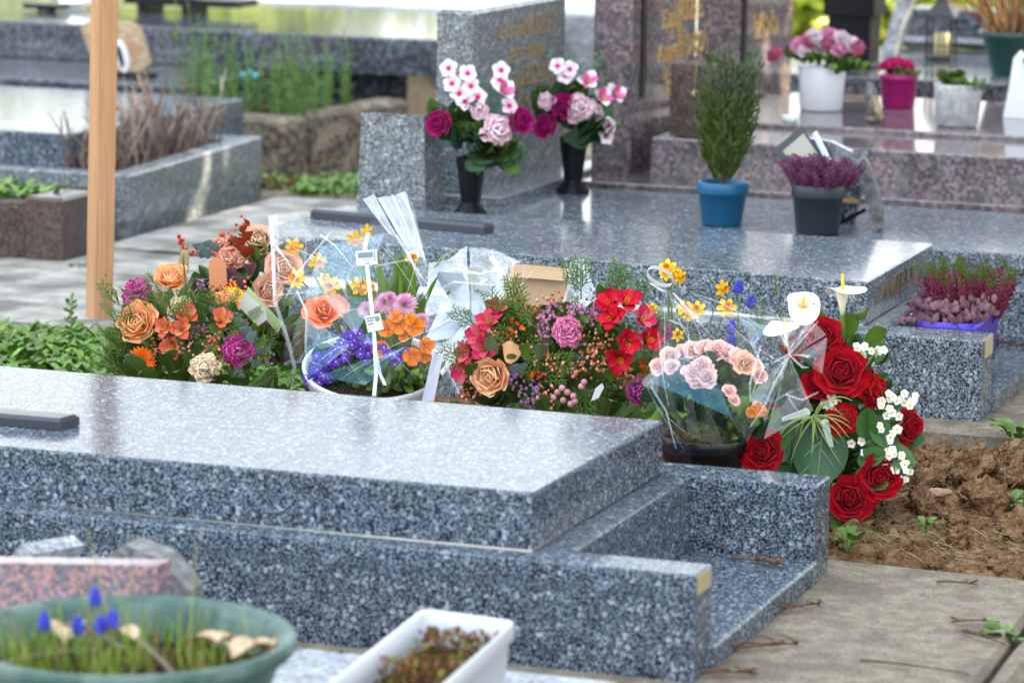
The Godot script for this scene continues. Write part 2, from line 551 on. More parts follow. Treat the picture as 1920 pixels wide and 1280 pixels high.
func middle_tomb() -> void:
	var t := make_tomb("granite_tomb", "grey granite tomb behind the bouquets, gold letters on its slab end", {
		"m": M.granite_mid, "xl": -3.9, "xw": -1.724, "xr": -1.988, "xs": -2.054, "za": -8.467, "zb": -8.61, "zc": -9.36, "zd": -9.468, "h0": 0.205, "h1": 0.317, "z0": -8.579, "z1": -9.381,
		"slab": PackedVector2Array([Vector2(-3.83, -8.74), Vector2(-2.05, -8.579), Vector2(-2.058, -9.381), Vector2(-3.83, -9.42)])})
	var st := flat()
	prism(st, PackedVector2Array([Vector2(-3.80, -9.09), Vector2(-3.235, -8.985), Vector2(-3.225, -9.035), Vector2(-3.79, -9.14)]), 0.318, 0.345, 0.008)
	obj("cross_shaft", st, M.bronze, t)
	st = flat()
	prism(st, rect(-1.7235, -1.722, -8.592, -8.50), 0.155, 0.20, 0.0)
	obj("sticker", st, mat(0.46, 0.40, 0.22, 0.6), t)
	letters("lettering", "FAMILLE", Vector3(-2.0515, 0.243, -8.68), 0.05, 0.48, mat(0.20, 0.145, 0.07, 0.6), t)

func letters(called: String, text: String, at: Vector3, high: float, wide: float, m: Material, parent: Node3D, serif := true) -> void:
	var tm := TextMesh.new()
	var f := SystemFont.new()
	f.font_names = PackedStringArray(["Droid Serif" if serif else "Droid Sans"])
	f.font_weight = 400
	tm.font = f
	tm.text = text
	tm.font_size = 32
	tm.pixel_size = high / 24.0
	tm.depth = 0.004
	tm.horizontal_alignment = HORIZONTAL_ALIGNMENT_LEFT
	tm.curve_step = 4.0
	var arr := tm.get_mesh_arrays()
	var mesh := ArrayMesh.new()
	mesh.add_surface_from_arrays(Mesh.PRIMITIVE_TRIANGLES, arr)
	var box := mesh.get_aabb()
	var sx := wide / maxf(0.01, box.size.x)
	var b := Basis(Vector3(0, 0, -sx), Vector3(0, 1, 0), Vector3(1, 0, 0))
	obj(called, mesh, m, parent, Transform3D(b, at - b * Vector3(box.position.x, box.position.y, 0)))

func third_tomb() -> void:
	var t := thing("granite_tomb", "grey granite tomb with a tall inscribed headstone and two black vases", "tomb", Vector3.ZERO, "grey granite slab tombs")
	obj("side_wall", block(-3.75, -0.6, -0.1, 0.178, -9.66, -9.545), M.granite_mid, t)
	obj("base", block(-3.75, -0.6, -0.1, 0.176, -10.46, -9.67), M.granite_mid, t)
	var st := flat()
	prism(st, PackedVector2Array([Vector2(-3.86, -9.50), Vector2(-0.9, -9.50), Vector2(-0.9, -10.40), Vector2(-3.86, -10.42)]), 0.182, 0.285, 0.005)
	obj("cover_slab", st, M.granite_mid, t)
	# headstone: faces the foot of the grave
	var h := obj("headstone", block(-3.70, -3.582, 0.3, 0.872, -10.69, -9.83, 0.012), M.granite_light, t)
	obj("plinth", block(-3.72, -3.475, 0.12, 0.318, -10.74, -9.80, 0.006), M.granite_light, t)
	var X := -3.581
	for r in [["Hnm", 930, 66, 0.05, 0.26], ["MIXH", 973, 55, 0.066, 0.34], ["1931", 949, 110, 0.055, 0.16], ["1988", 980, 102, 0.055, 0.17], ["Nuim", 930, 165, 0.055, 0.27], ["HIXIH", 970, 152, 0.072, 0.36], ["née", 948, 200, 0.055, 0.25], ["IHXN", 1000, 182, 0.07, 0.26]]:
		var z: float = -9.83 - (r[1] - 886) / 167.0 * 0.86
		var y: float = 0.872 - ((r[2] + (r[1] - 886) * 0.33) - 20) * 0.00164
		letters("lettering", r[0], Vector3(X, y, z), r[3] * 0.82, r[4] * 0.9, M.gold_dull, h)
	var p := thing("stone_post", "short grey granite post with a sloping top beside the headstone", "grave marker")
	st = flat()
	var bot := rect(-3.845, -3.625, -9.72, -9.55)
	var m3 := Vector3(-3.73, 0.43, -9.63)
	var lo := []
	var hi := []
	for i in 4:
		lo.append(Vector3(bot[i].x, 0.287, bot[i].y))
		hi.append(Vector3(lerpf(bot[i].x, -3.733, 0.10), 0.578 if i > 1 else 0.562, lerpf(bot[i].y, -9.63, 0.10)))
	poly(st, lo, m3); poly(st, hi, m3)
	for i in 4: poly(st, [lo[i], lo[(i + 1) % 4], hi[(i + 1) % 4], hi[i]], m3)
	obj("shaft", st, M.granite_light, p)

func pink_tombs() -> void:
	var t := thing("pink_granite_tomb", "dark pink polished granite tomb carrying white, magenta and grey pots", "tomb")
	obj("plinth", block(-3.6, -0.9, -0.1, 0.30, -12.4, -10.46), M.granite_red, t)
	var st := flat()
	prism(st, PackedVector2Array([Vector2(-3.24, -10.56), Vector2(-1.0, -10.52), Vector2(-1.0, -12.2), Vector2(-3.3, -12.2)]), 0.30, 0.44, 0.006)
	obj("base", st, M.granite_red, t)
	st = flat()
	prism(st, PackedVector2Array([Vector2(-3.10, -11.03), Vector2(-1.1, -10.99), Vector2(-1.1, -12.15), Vector2(-3.2, -12.15)]), 0.4405, 0.456, 0.006)
	obj("cover_slab", st, M.granite_red, t)
	stele(t, -3.33, -10.62, -11.33, 1.3, [["Em", 1227, 22, 0.06, 0.17], ["RIBE", 1258, 15, 0.07, 0.3], ["1 9", 1243, 44, 0.05, 0.12], ["Anges", 1220, 95, 0.06, 0.28], ["RORO", 1260, 82, 0.07, 0.3], ["n amour", 1233, 118, 0.05, 0.3], ["1992", 1236, 150, 0.055, 0.2]], 1190, 225)
	stele(t, -3.25, -11.52, -12.3, 1.3, [["1 9 1", 1428, 14, 0.05, 0.3], ["200", 1436, 34, 0.06, 0.3]], 1406, 105)

func stele(t: Node3D, X: float, z0: float, z1: float, top: float, rows: Array, crossx: float, cy: float) -> void:
	var s := obj("headstone", block(X - 0.13, X, 0.28, top, z1, z0, 0.01), M.granite_red, t)
	var zc := lerpf(z0, z1, 0.16)
	obj("cross_inlay", block(X - 0.004, X + 0.006, 0.55, top - 0.05, zc - 0.022, zc + 0.022, 0.0), M.black, s)
	obj("cross_arm", block(X - 0.004, X + 0.0075, 0.915, 0.955, zc - 0.14, zc + 0.12, 0.0), M.gold_dull if crossx < 1300 else M.black, s)
	for r in rows:
		var d: float = -z0 + (r[1] - crossx) * 0.0058 + 0.10
		var y: float = 1.6 - (440.0 + r[2] + 14) / 6527.0 * (-z0 + 0.95) * 1.0
		letters("lettering", r[0], Vector3(X + 0.001, y, -d), r[3], r[4], M.gold, s)

func far_tombs() -> void:
	var t := thing("black_granite_tomb", "low black granite tomb with a lantern on it", "tomb")
	obj("base", block(-3.7, -1.2, -0.1, 0.40, -14.0, -12.62), M.granite_dark, t)
	obj("cover_slab", block(-3.75, -1.1, 0.402, 0.482, -14.05, -12.6, 0.006), M.granite_dark, t)
	var u := thing("black_granite_headstone", "dark granite wall behind the lantern with a pale ledge", "headstone")
	obj("panel", block(-3.28, -1.2, 0.482, 0.506, -14.4, -14.10, 0.003), M.granite_dark, u)
	obj("ledge", block(-3.30, -1.2, 0.5065, 0.519, -14.4, -14.06, 0.003), M.granite_pale, u)
	obj("panel", block(-3.28, -1.2, 0.5195, 0.632, -14.5, -14.2, 0.006), M.granite_dark, u)
	var b := thing("grey_tomb_slab", "sloping grey stone slab edge right of the tall black planter", "grave marker")
	var st := flat()
	plate(st, Vector3(-3.225, 0.483, -13.6), Vector3(1, 0, 0.1), Vector3(0.24, 0.97, 0), PackedVector2Array([Vector2(0, 0), Vector2(0.055, 0), Vector2(0.055, 0.5), Vector2(0, 0.5)]), Vector3(0, 0, 0.12))
	obj("slab", st, M.granite_pale, b)
	# tombs at the upper left
	var l := thing("wide_granite_tomb", "wide dark granite tomb with an overhanging slab at the upper left", "tomb")
	obj("ledge", block(-9.5, -5.9, -0.1, 0.30, -14.2, -12.76, 0.006), M.granite_dark, l)
	obj("base", block(-9.5, -5.35, -0.1, 0.30, -15.0, -13.86, 0.0), M.granite_dark, l)
	obj("cover_slab", block(-9.6, -5.13, 0.304, 0.46, -15.25, -13.66, 0.008), M.granite_dark, l)
	obj("sunny_slab", block(-7.4, -4.9, 0.10, 0.47, -17.2, -15.3, 0.008), M.granite_pale, l)
	var pq := thing("dark_plaque", "long dark plaque on short feet lying on the upper left tomb", "plaque")
	var zp := -14.45
	obj("board", block(-6.949, -6.3779, 0.50, 0.53, -14.62, -14.4, 0.004), M.black, pq)
	for x in [-6.8899, -6.6684]: obj("foot", block(x, x + 0.05, 0.461, 0.499, -14.6, -14.42, 0.0), M.black, pq)
	obj("cushion", lump(Vector3(0.22, 0.10, 0.1), 5, 0.3), M.slate, pq, Transform3D(Basis(), Vector3(-6.815, 0.60, -14.5)))
	var p2 := thing("dark_plaque", "small dark plaque left of the wooden stake on the far tomb", "plaque")
	obj("board", block(-7.336, -7.1692, 0.478, 0.50, -14.3, -14.16, 0.004), M.black, p2)
	obj("foot", block(-7.2767, -7.2283, 0.461, 0.477, -14.28, -14.18, 0.0), M.old_stone, p2)
	var wv := thing("white_book", "white marble book lying on the upper left tomb", "ornament")
	st = flat()
	plate(st, Vector3(-7.2703, 0.462, -14.4), Vector3(1, 0, 0), Vector3(0, 0.45, -0.9), PackedVector2Array([Vector2(0, 0), Vector2(0.12, 0.01), Vector2(0.13, 0.2), Vector2(0.02, 0.22)]), Vector3(0, -0.03, -0.02))
	obj("page", st, M.white, wv)
	# rock with an oval picture
	var r := thing("tan_rock", "tan natural rock plaque with an oval picture behind the wooden stake", "plaque")
	st = flat()
	plate(st, Vector3(-6.5461, 0.318, -13.15), Vector3(0.97, 0, -0.15), Vector3(0, 0.97, -0.25), PackedVector2Array([Vector2(0.09, 0), Vector2(0.29, 0.0), Vector2(0.315, 0.03), Vector2(0.25, 0.185), Vector2(0.19, 0.205), Vector2(0.02, 0.20), Vector2(0.0, 0.17)]), Vector3(0.01, 0, 0.06) * -1.0)
	obj("rock", st, M.tan_rock, r)
	st = flat()
	var ov := PackedVector2Array()
	for i in 16: ov.append(Vector2(cos(TAU * i / 16) * 0.024, sin(TAU * i / 16) * 0.068))
	plate(st, Vector3(-6.3003, 0.3859, -13.05), Vector3(0.97, 0, -0.15), Vector3(-0.3, 0.95, -0.1), ov, Vector3(0, 0, 0.02) * -1.0)
	obj("picture_frame", st, M.white, r)
	st = flat()
	for i in 16: ov[i] *= Vector2(0.45, 0.72)
	plate(st, Vector3(-6.3003, 0.3859, -13.026), Vector3(0.97, 0, -0.15), Vector3(-0.3, 0.95, -0.1), ov, Vector3(0, 0, 0.006) * -1.0)
	obj("picture", st, M.black, r)
	obj("foot", block(-6.3687, -6.1904, 0.301, 0.317, -13.15, -13.02, 0.002), M.black, r)
	var g := thing("blue_glass_flower", "small turquoise glass ornament among the green stems", "ornament")
	for k in 3:
		st = begin()
		ball(st, Vector3(-5.706 + (k - 1) * 0.028, 0.335 + (k % 2) * 0.012, -13.0 + k * 0.004), 0.014, Color(0.12, 0.62, 0.72), 8)
		obj("bead", st, M.stem, g)

func left_graves() -> void:
	# kerbed grave with a bed of dead stems
	var t := thing("kerbed_grave", "grey granite grave with a planting bed of brown dead stems", "tomb")
	obj("side_wall", block(-8.2, -5.14, -0.1, 0.2, -10.78, -10.69, 0.006), M.granite_light, t)
	var ew := flat()
	prism(ew, PackedVector2Array([Vector2(-5.235, -10.781), Vector2(-5.142, -10.781), Vector2(-5.238, -11.95), Vector2(-5.331, -11.95)]), -0.1, 0.1995, 0.006)
	obj("end_wall", ew, M.granite_light, t)
	obj("side_wall", block(-8.2, -5.24, -0.1, 0.2, -12.05, -11.951, 0.006), M.granite_light, t)
	obj("cover_slab", block(-8.2, -5.47, 0.1, 0.305, -12.4, -10.90, 0.006), M.granite, t)
	obj("bed_soil", block(-5.469, -5.30, 0.0, 0.15, -11.95, -10.781, 0.0), M.compost, t)
	var d := thing("dead_shrub", "clump of leafless brown stems standing in the granite kerb", "plant")
	for k in 95:
		var st := begin()
		var b := Vector3(rng.randf_range(-5.46, -5.31), 0.14, rng.randf_range(-11.8, -10.83))
		var L := rng.randf_range(0.16, 0.34) * (1.15 if k % 5 == 0 else 0.9)
		var dir := Vector3(rng.randf_range(-0.45, 0.5), 1.0, rng.randf_range(-0.2, 0.3)).normalized()
		var c := vary(Color(0.15, 0.10, 0.08) if k % 3 else Color(0.30, 0.23, 0.19), 0.3)
		var e := b + dir * L
		var pts := arc(b, e, Vector3(rng.randf_range(-0.02, 0.02), 0, 0), 4)
		tube(st, pts, 0.0062, 0.0025, c, c, 5)
		for q in 3:
			var a: Vector3 = pts[1 + q]
			tube(st, [a, a + Vector3(rng.randf_range(-0.05, 0.05), rng.randf_range(0.03, 0.08), rng.randf_range(-0.03, 0.03))], 0.003, 0.0015, c, c, 4)
		obj("stem", st, M.stem, d)
	# old stone trough with green herbs
	var o := thing("stone_trough", "weathered mossy stone kerb holding tall green herbs", "planter")
	var st2 := flat()
	prism(st2, PackedVector2Array([Vector2(-6.1, -12.5), Vector2(-5.33, -12.6), Vector2(-5.34, -12.74), Vector2(-6.1, -12.66)]), -0.1, 0.215, 0.02)
	obj("front_stone", st2, M.old_stone, o)
	st2 = flat()
	prism(st2, PackedVector2Array([Vector2(-5.40, -12.745), Vector2(-5.325, -12.745), Vector2(-5.21, -13.52), Vector2(-5.36, -13.52)]), -0.1, 0.222, 0.02)
	obj("end_stone", st2, M.old_stone, o)
	obj("soil", block(-6.1, -5.345, -0.05, 0.19, -13.5, -12.67, 0.0), M.compost, o)
	var hb := thing("green_herb", "airy green herb with tall stalks growing in the stone trough", "plant")
	for k in 90:
		st2 = begin()
		var b := Vector3(rng.randf_range(-6.0, -5.32), 0.185, rng.randf_range(-13.2, -12.66))
		var L := rng.randf_range(0.16, 0.34)
		if k < 3:
			b = Vector3(-5.93 + 0.03 * k, 0.185, -12.8)
			L = 0.56 - 0.08 * k
		var e := b + Vector3(rng.randf_range(-0.12, 0.12), 1.0, rng.randf_range(-0.1, 0.1)).normalized() * L
		var c := vary(Color(0.11, 0.20, 0.055), 0.3)
		var pts := arc(b, e, Vector3(rng.randf_range(-0.03, 0.03), 0, 0.0), 7)
		tube(st2, pts, 0.004, 0.002, c, c, 5)
		for q in 40:
			var a: Vector3 = pts[rng.randi_range(0, 7 if q % 4 == 0 else 4)]
			petal(st2, Transform3D(upright(Vector3(rng.randf_range(-1, 1), rng.randf_range(0.0, 1.0), rng.randf_range(-1, 1))), a + Vector3(rng.randf_range(-0.015, 0.015), rng.randf_range(-0.02, 0.02), 0)), rng.randf_range(0.012, 0.034), 0.005, 0.0, 0.6, 0.0, 0.0, c, vary(Color(0.16, 0.27, 0.08), 0.25), 2, 2)
		obj("stalk", st2, M.leaf, hb)
	low_herbs("weed_patch", "bright green weeds on the paving before the stone trough", Vector3(-4.98, -0.01, -12.25), Vector3(0.36, 0, 0.28), 160, 0.05, Color(0.12, 0.24, 0.04))
	low_herbs("moss_patch", "small grass tuft in the crack of the paving behind the orange flowers", Vector3(-4.55, -0.02, -10.31), Vector3(0.16, 0, 0.03), 60, 0.022, Color(0.09, 0.15, 0.035))
	low_herbs("moss_patch", "tiny green tuft beside the foot of the brown kerb post", Vector3(-4.93, -0.01, -9.93), Vector3(0.05, 0, 0.05), 40, 0.022, Color(0.09, 0.15, 0.035))
	# brown granite kerb at the left edge
	var k2 := thing("brown_kerb", "dark brown granite kerb with a corner post at the left edge", "planter")
	obj("corner_post", block(-5.17, -5.035, -0.1, 0.205, -10.22, -9.985, 0.01), M.granite_brown, k2)
	st2 = flat()
	prism(st2, PackedVector2Array([Vector2(-6.4, -9.60), Vector2(-5.172, -10.0), Vector2(-5.172, -10.12), Vector2(-6.4, -9.72)]), -0.1, 0.19, 0.01)
	obj("side_stone", st2, M.granite_brown, k2)
	obj("soil", block(-6.4, -5.18, -0.1, 0.16, -10.6, -10.13, 0.0), M.compost, k2)
	low_herbs("green_cushion_plant", "pale green cushion plant growing inside the brown kerb", Vector3(-5.42, 0.15, -10.14), Vector3(0.26, 0, 0.16), 260, 0.08, Color(0.16, 0.28, 0.06))
	# debris beside the trough
	var dl := obj("dead_leaves", dry_bits(Vector3(-5.21, 0.0, -12.15), 0.10, 60, Color(0.16, 0.06, 0.03)), M.dull_leaf)
	tag(dl, "rust brown dead leaves heaped at the corner of the stone trough", "leaves", "", "stuff")

func dry_bits(at: Vector3, r: float, n: int, c: Color) -> SurfaceTool:
	var st := begin()
	for i in n:
		var p := at + Vector3(rng.randf_range(-r, r), rng.randf_range(0.0, 0.02), rng.randf_range(-r, r))
		petal(st, Transform3D(upright(Vector3(rng.randf_range(-1, 1), 0.25, rng.randf_range(-1, 1))), p), rng.randf_range(0.02, 0.05), 0.014, 1.2, 1.9, 0.4, 0.0, vary(c, 0.3), vary(c * 1.3, 0.3), 2, 3)
	return st

# rosettes of small leaves hugging the ground
func low_herbs(called: String, label: String, at: Vector3, half: Vector3, n: int, L: float, c: Color, cat := "plant") -> MeshInstance3D:
	var st := begin()
	for i in n:
		var a := rng.randf() * TAU
		var q := sqrt(rng.randf())
		var p := at + Vector3(cos(a) * half.x * q, 0, sin(a) * half.z * q)
		var yaw := rng.randf() * TAU
		for k in 5:
			var cc := vary(c, 0.35)
			petal(st, Transform3D(Basis(Vector3.UP, yaw + k * 1.26), p), L * rng.randf_range(0.6, 1.4), L * 0.35, rng.randf_range(0.1, 0.8), rng.randf_range(0.9, 1.8), 0.2, 0.03, cc * 0.8, cc, 2, 4, 1.5, 0.6)
	var o := obj(called, st, M.leaf)
	tag(o, label, cat, "", "stuff")
	return o

func back_hedge() -> void:
	var leafmesh := leaf_clump(30, Color(0.17, 0.25, 0.02), Color(0.42, 0.46, 0.05), 0.26)
	var names := ["sunlit yellow green shrub behind the far left tombs", "bright shrub above the pale sunny slab", "yellow green shrub seen left of the grey headstone", "sunlit shrub seen between the grey and the pink headstones", "bright shrub between the pink headstone and the black planter", "yellow leafed shrub behind the lantern", "sunlit shrub at the right edge of the far ground"]
	for i in 7:
		var x := -11.5 + i * 1.75
		var b := thing("leafy_shrub", names[i], "shrub", Vector3(x, -0.07, -19.0 - (i % 2) * 0.7), "sunlit shrubs along the back")
		var mm := MultiMesh.new()
		mm.transform_format = MultiMesh.TRANSFORM_3D
		mm.mesh = leafmesh
		mm.instance_count = 120
		for k in 120:
			var d := Vector3(rng.randfn(0, 0.55), 0, rng.randfn(0, 0.45))
			d.y = rng.randf_range(0.05, 0.95 + 0.2 * sin(i * 2.3))
			mm.set_instance_transform(k, Transform3D(Basis.from_euler(Vector3(rng.randf() * 6, rng.randf() * 6, rng.randf() * 6)).scaled(Vector3.ONE * rng.randf_range(0.8, 1.5)), d))
		var o := MultiMeshInstance3D.new()
		o.name = "foliage"
		o.set_meta("kind", "stuff")
		o.multimesh = mm
		o.material_override = M.leaf
		b.add_child(o)
		var st := begin()
		for k in 5: tube(st, [Vector3(0, 0, 0), Vector3(rng.randf_range(-0.4, 0.4), 1.0, rng.randf_range(-0.3, 0.3))], 0.03, 0.01, Color(0.1, 0.07, 0.04), Color(0.1, 0.07, 0.04))
		obj("stem", st, M.stem, b)

func far_background() -> void:
	var w := thing("boundary_wall", "low cream rendered wall behind the sunlit shrubs", "wall")
	obj("wall", block(-40, 12, -0.1, 1.05, -23.3, -23.0, 0.01), mat(0.62, 0.54, 0.42, 0.9), w)
	obj("coping", block(-40, 12, 1.051, 1.12, -23.36, -22.94, 0.01), mat(0.42, 0.38, 0.32, 0.9), w)
	var clump := leaf_clump(14, Color(0.04, 0.065, 0.018), Color(0.085, 0.12, 0.03), 1.3)
	var spots := [[-34.0, -45.0, 7.0, 2.2, "wide tree far behind the wall at the left"], [-20.5, -46.0, 6.5, 1.3, "slim tree far behind the wall, right of the wide one"]]
	for s in spots:
		var t := thing("lime_tree", s[4], "tree", Vector3(s[0], -0.07, s[1]), "trees beyond the boundary wall")
		var st := begin()
		tube(st, [Vector3.ZERO, Vector3(0.1, s[2] * 0.5, 0), Vector3(0, s[2], 0.1)], 0.3, 0.06, Color(0.09, 0.07, 0.05), Color(0.09, 0.07, 0.05), 10)
		obj("trunk", st, M.stem, t)
		var mm := MultiMesh.new()
		mm.transform_format = MultiMesh.TRANSFORM_3D
		mm.mesh = clump
		mm.instance_count = 170
		for k in 170:
			var d := Vector3(rng.randfn(), rng.randfn(), rng.randfn()).normalized() * pow(rng.randf(), 0.4)
			mm.set_instance_transform(k, Transform3D(Basis.from_euler(Vector3(rng.randf() * 6, rng.randf() * 6, rng.randf() * 6)), Vector3(d.x * s[3], s[2] * 0.68 + d.y * s[2] * 0.36, d.z * s[3])))
		var o := MultiMeshInstance3D.new()
		o.name = "crown"
		o.set_meta("kind", "stuff")
		o.multimesh = mm
		o.material_override = M.leaf
		t.add_child(o)

func leaf_clump(n: int, c0: Color, c1: Color, r: float) -> ArrayMesh:
	var st := begin()
	for i in n:
		var d := Vector3(rng.randfn(), rng.randfn(), rng.randfn()) * r * 0.45
		var c := c0.lerp(c1, rng.randf())
		petal(st, Transform3D(Basis.from_euler(Vector3(rng.randf() * 6, rng.randf() * 6, rng.randf() * 6)), d), r * 0.42, r * 0.22, 0.2, 1.0, 0.2, 0.0, c, c, 2, 3, 1.4, 0.6)
	return finish(st)

# the trees whose crowns keep the graves in shade, standing beyond the path on the right
func shade_trees() -> void:
	var clump := leaf_clump(16, Color(0.03, 0.055, 0.015), Color(0.06, 0.10, 0.025), 0.75)
	var spots := [[2.6, -8.6, 5.0, 2.5, "broad dark tree beyond the path that shades the near tombs"], [2.6, -12.4, 5.4, 2.3, "tall dark tree that shades the pink granite tombs"], [0.7, -12.6, 5.2, 1.6, "dark tree whose gaps dapple the far left graves"], [-0.6, -16.3, 5.2, 1.5, "dark tree that shades the old stone trough"], [5.6, -6.6, 5.2, 2.6, "dark tree that shades the foot of the nearest grave"], [5.6, -11.0, 5.4, 2.5, "dark tree behind the first row on the far side of the path"]]
	for s in spots:
		var t := thing("cypress_tree", s[4], "tree", Vector3(s[0], -0.07, s[1]), "trees on the far side of the path")
		var st := begin()
		tube(st, [Vector3.ZERO, Vector3(0.1, 2.0, 0), Vector3(0, s[2] + 1.0, 0.1)], 0.22, 0.08, Color(0.09, 0.06, 0.04), Color(0.09, 0.06, 0.04), 10)
		for k in 9: tube(st, [Vector3(0.03, 2.0 + k * 0.4, 0), Vector3(cos(k * 2.4) * s[3] * 0.8, 2.6 + k * 0.5, sin(k * 2.4) * s[3] * 0.8)], 0.06, 0.015, Color(0.09, 0.06, 0.04), Color(0.09, 0.06, 0.04))
		obj("trunk", st, M.stem, t)
		var mm := MultiMesh.new()
		mm.transform_format = MultiMesh.TRANSFORM_3D
		mm.mesh = clump
		mm.instance_count = 620
		for k in 620:
			var d := Vector3(rng.randfn(), rng.randfn(), rng.randfn()).normalized() * pow(rng.randf(), 0.4)
			mm.set_instance_transform(k, Transform3D(Basis.from_euler(Vector3(rng.randf() * 6, rng.randf() * 6, rng.randf() * 6)), Vector3(d.x * s[3], s[2] + d.y * s[3] * 0.85, d.z * s[3])))
		var o := MultiMeshInstance3D.new()
		o.name = "crown"
		o.set_meta("kind", "stuff")
		o.multimesh = mm
		o.material_override = M.leaf
		t.add_child(o)

# ------------------------------------------------------------------ the new grave: soil, clods, weeds, dry grass
var hills: FastNoiseLite

func soil_height(x: float, z: float) -> float:
	var inside := smoothstep(-8.36, -7.85, z) * (1.0 - smoothstep(-7.0, -6.80, z))
	var m := 0.068 * exp(-pow((x + 1.45) / 0.7, 2.0)) * exp(-pow((z + 7.5) / 0.36, 2.0)) + 0.03 * smoothstep(-4.4, -3.9, x) * (1.0 - 0.7 * smoothstep(-2.3, -1.8, x))
	var n := hills.get_noise_2d(x * 60.0, z * 60.0) * 0.028 + hills.get_noise_2d(x * 240.0, z * 240.0) * 0.012
	return -0.045 + inside * (m + n + 0.012) + (1.0 - inside) * n * 0.5

func soil() -> void:
	hills = FastNoiseLite.new()
	hills.seed = 8
	hills.frequency = 0.05
	hills.fractal_octaves = 4
	var root := Node3D.new()
	root.name = "soil_mound"
	add_child(root)
	root.set_meta("kind", "structure")
	var st := begin()
	var nx := 250
	var nz := 84
	var g := []
	for j in nz + 1:
		var row := PackedVector3Array()
		for i in nx + 1:
			var x := lerpf(-5.4, -0.5, float(i) / nx)
			var z := lerpf(-8.47, -6.72, float(j) / nz)
			row.append(Vector3(x, soil_height(x, z), z))
		g.append(row)
	for j in nz:
		for i in nx:
			tri(st, g[j][i], g[j][i + 1], g[j + 1][i + 1])
			tri(st, g[j][i], g[j + 1][i + 1], g[j + 1][i])
	obj("soil_surface", st, M.soil, root)
	# clods: large ones singly, the crumbs as one mass
	var kinds := []
	for k in 7: kinds.append(finish(lump(Vector3(1.0, 0.78, 0.85), 40 + k, 0.9, 24, Color.WHITE, 1.3)))
	for c in [[1700,870,-7.55,78],[1795,860,-7.7,95],[1850,905,-7.5,90],[1755,935,-7.3,100],[1680,925,-7.35,66],[1900,850,-7.75,85],[1760,835,-7.9,70],[1655,880,-7.5,50],[1640,950,-7.2,42],[1720,975,-7.2,60],[1700,830,-7.9,52],[1835,980,-7.15,60],[1660,985,-7.1,45],[1610,1010,-7.0,46],[1575,985,-7.1,36],[1900,960,-7.3,70],[1765,1000,-7.05,52],[1850,830,-7.9,60],[1710,1010,-6.98,36],[1895,1000,-7.1,44]]:
		var p := _soil_spot(c[0], c[1])
		var r: float = c[3] * 0.70 * 0.00118
		var o := obj("clod", kinds[rng.randi() % 7], M.soil, root)
		p.y = soil_height(p.x, p.z) + r * 0.38
		o.transform = Transform3D(Basis.from_euler(Vector3(rng.randf_range(-0.3, 0.3), rng.randf() * 6.0, rng.randf_range(-0.3, 0.3))).scaled(Vector3.ONE * r), p)
	var mm := MultiMesh.new()
	mm.transform_format = MultiMesh.TRANSFORM_3D
	mm.mesh = finish(lump(Vector3(1.0, 0.75, 0.9), 71, 0.9, 9))
	mm.instance_count = 2600
	for k in 2600:
		var x := rng.randf_range(-2.4, -0.7)
		var z := rng.randf_range(-8.3, -6.80)
		var r := 0.004 + 0.02 * pow(rng.randf(), 4.0)
		mm.set_instance_transform(k, Transform3D(Basis.from_euler(Vector3(rng.randf() * 6, rng.randf() * 6, rng.randf() * 6)).scaled(Vector3.ONE * r), Vector3(x, soil_height(x, z) + r * 0.3, z)))
	var cr := MultiMeshInstance3D.new()
	cr.name = "crumbs"
	cr.multimesh = mm
	cr.material_override = M.soil
	cr.set_meta("kind", "stuff")
	root.add_child(cr)
	for c in [[1755, 918, 0.045], [1665, 968, 0.03], [1712, 963, 0.026]]:
		var o := obj("flat_stone", finish(lump(Vector3(1.3, 0.35, 0.7), int(c[0]), 0.4, 12)), M.tan_rock, root)
		var p := _soil_spot(c[0], c[1])
		o.transform = Transform3D(Basis(Vector3.UP, 0.3).scaled(Vector3.ONE * c[2]), Vector3(p.x, soil_height(p.x, p.z) + 0.02, p.z))
	# dry grass lying along the edge of the path
	st = begin()
	for k in 620:
		var x := rng.randf_range(-1.66, -0.85)
		var z := rng.randf_range(-7.15, -6.80) if k % 4 else rng.randf_range(-7.9, -6.8)
		var a := Vector3(x, soil_height(x, z) + 0.006, z)
		var b := a + Vector3(rng.randf_range(-0.05, 0.05), rng.randf_range(0.0, 0.022), rng.randf_range(-0.035, 0.035))
		var c := vary(Color(0.36, 0.28, 0.15) if k % 3 else Color(0.20, 0.17, 0.07), 0.35)
		tube(st, arc(a, b, Vector3(0, rng.randf_range(0.0, 0.008), rng.randf_range(-0.008, 0.008)), 3), 0.0009, 0.0006, c, c, 3)
	tag(obj("dry_grass", st, M.stem), "dry straw and dead grass strewn along the soil beside the path", "grass", "", "stuff")
	# green weeds
	leafy_weed("green weed with lobed leaves on the soil near the right edge", Vector3(-1.4353, 0, -7.3403), 0.04, 16)
	leafy_weed("green weed cut by the right edge of the dug soil", Vector3(-1.3637, 0, -7.2268), 0.034, 12)
	leafy_weed("tall weed behind the soil by the corner of the middle tomb", Vector3(-1.5932, -0.02, -8.2785), 0.05, 14)
	leafy_weed("small weed at the foot of the nearest tomb's outer wall", Vector3(-1.6697, 0, -6.898), 0.035, 12)
	leafy_weed("tiny weed sprouting among the clods", Vector3(-1.5415, 0.02, -7.0506), 0.022, 7)
	leafy_weed("young weed growing beside the kerb of the path", Vector3(-1.2259, -0.04, -6.3482), 0.04, 10)
	low_herbs("ground_cover", "dense green weeds covering the earth left of the orange bouquet", Vector3(-4.35, -0.02, -8.25), Vector3(0.9, 0, 0.55), 1100, 0.055, Color(0.13, 0.25, 0.04), "weeds")
	var gs := thing("weed_sprig", "upright weed sprig standing above the ground cover by the stake", "plant", Vector3(-4.3666, -0.02, -8.7058))
	st = begin()
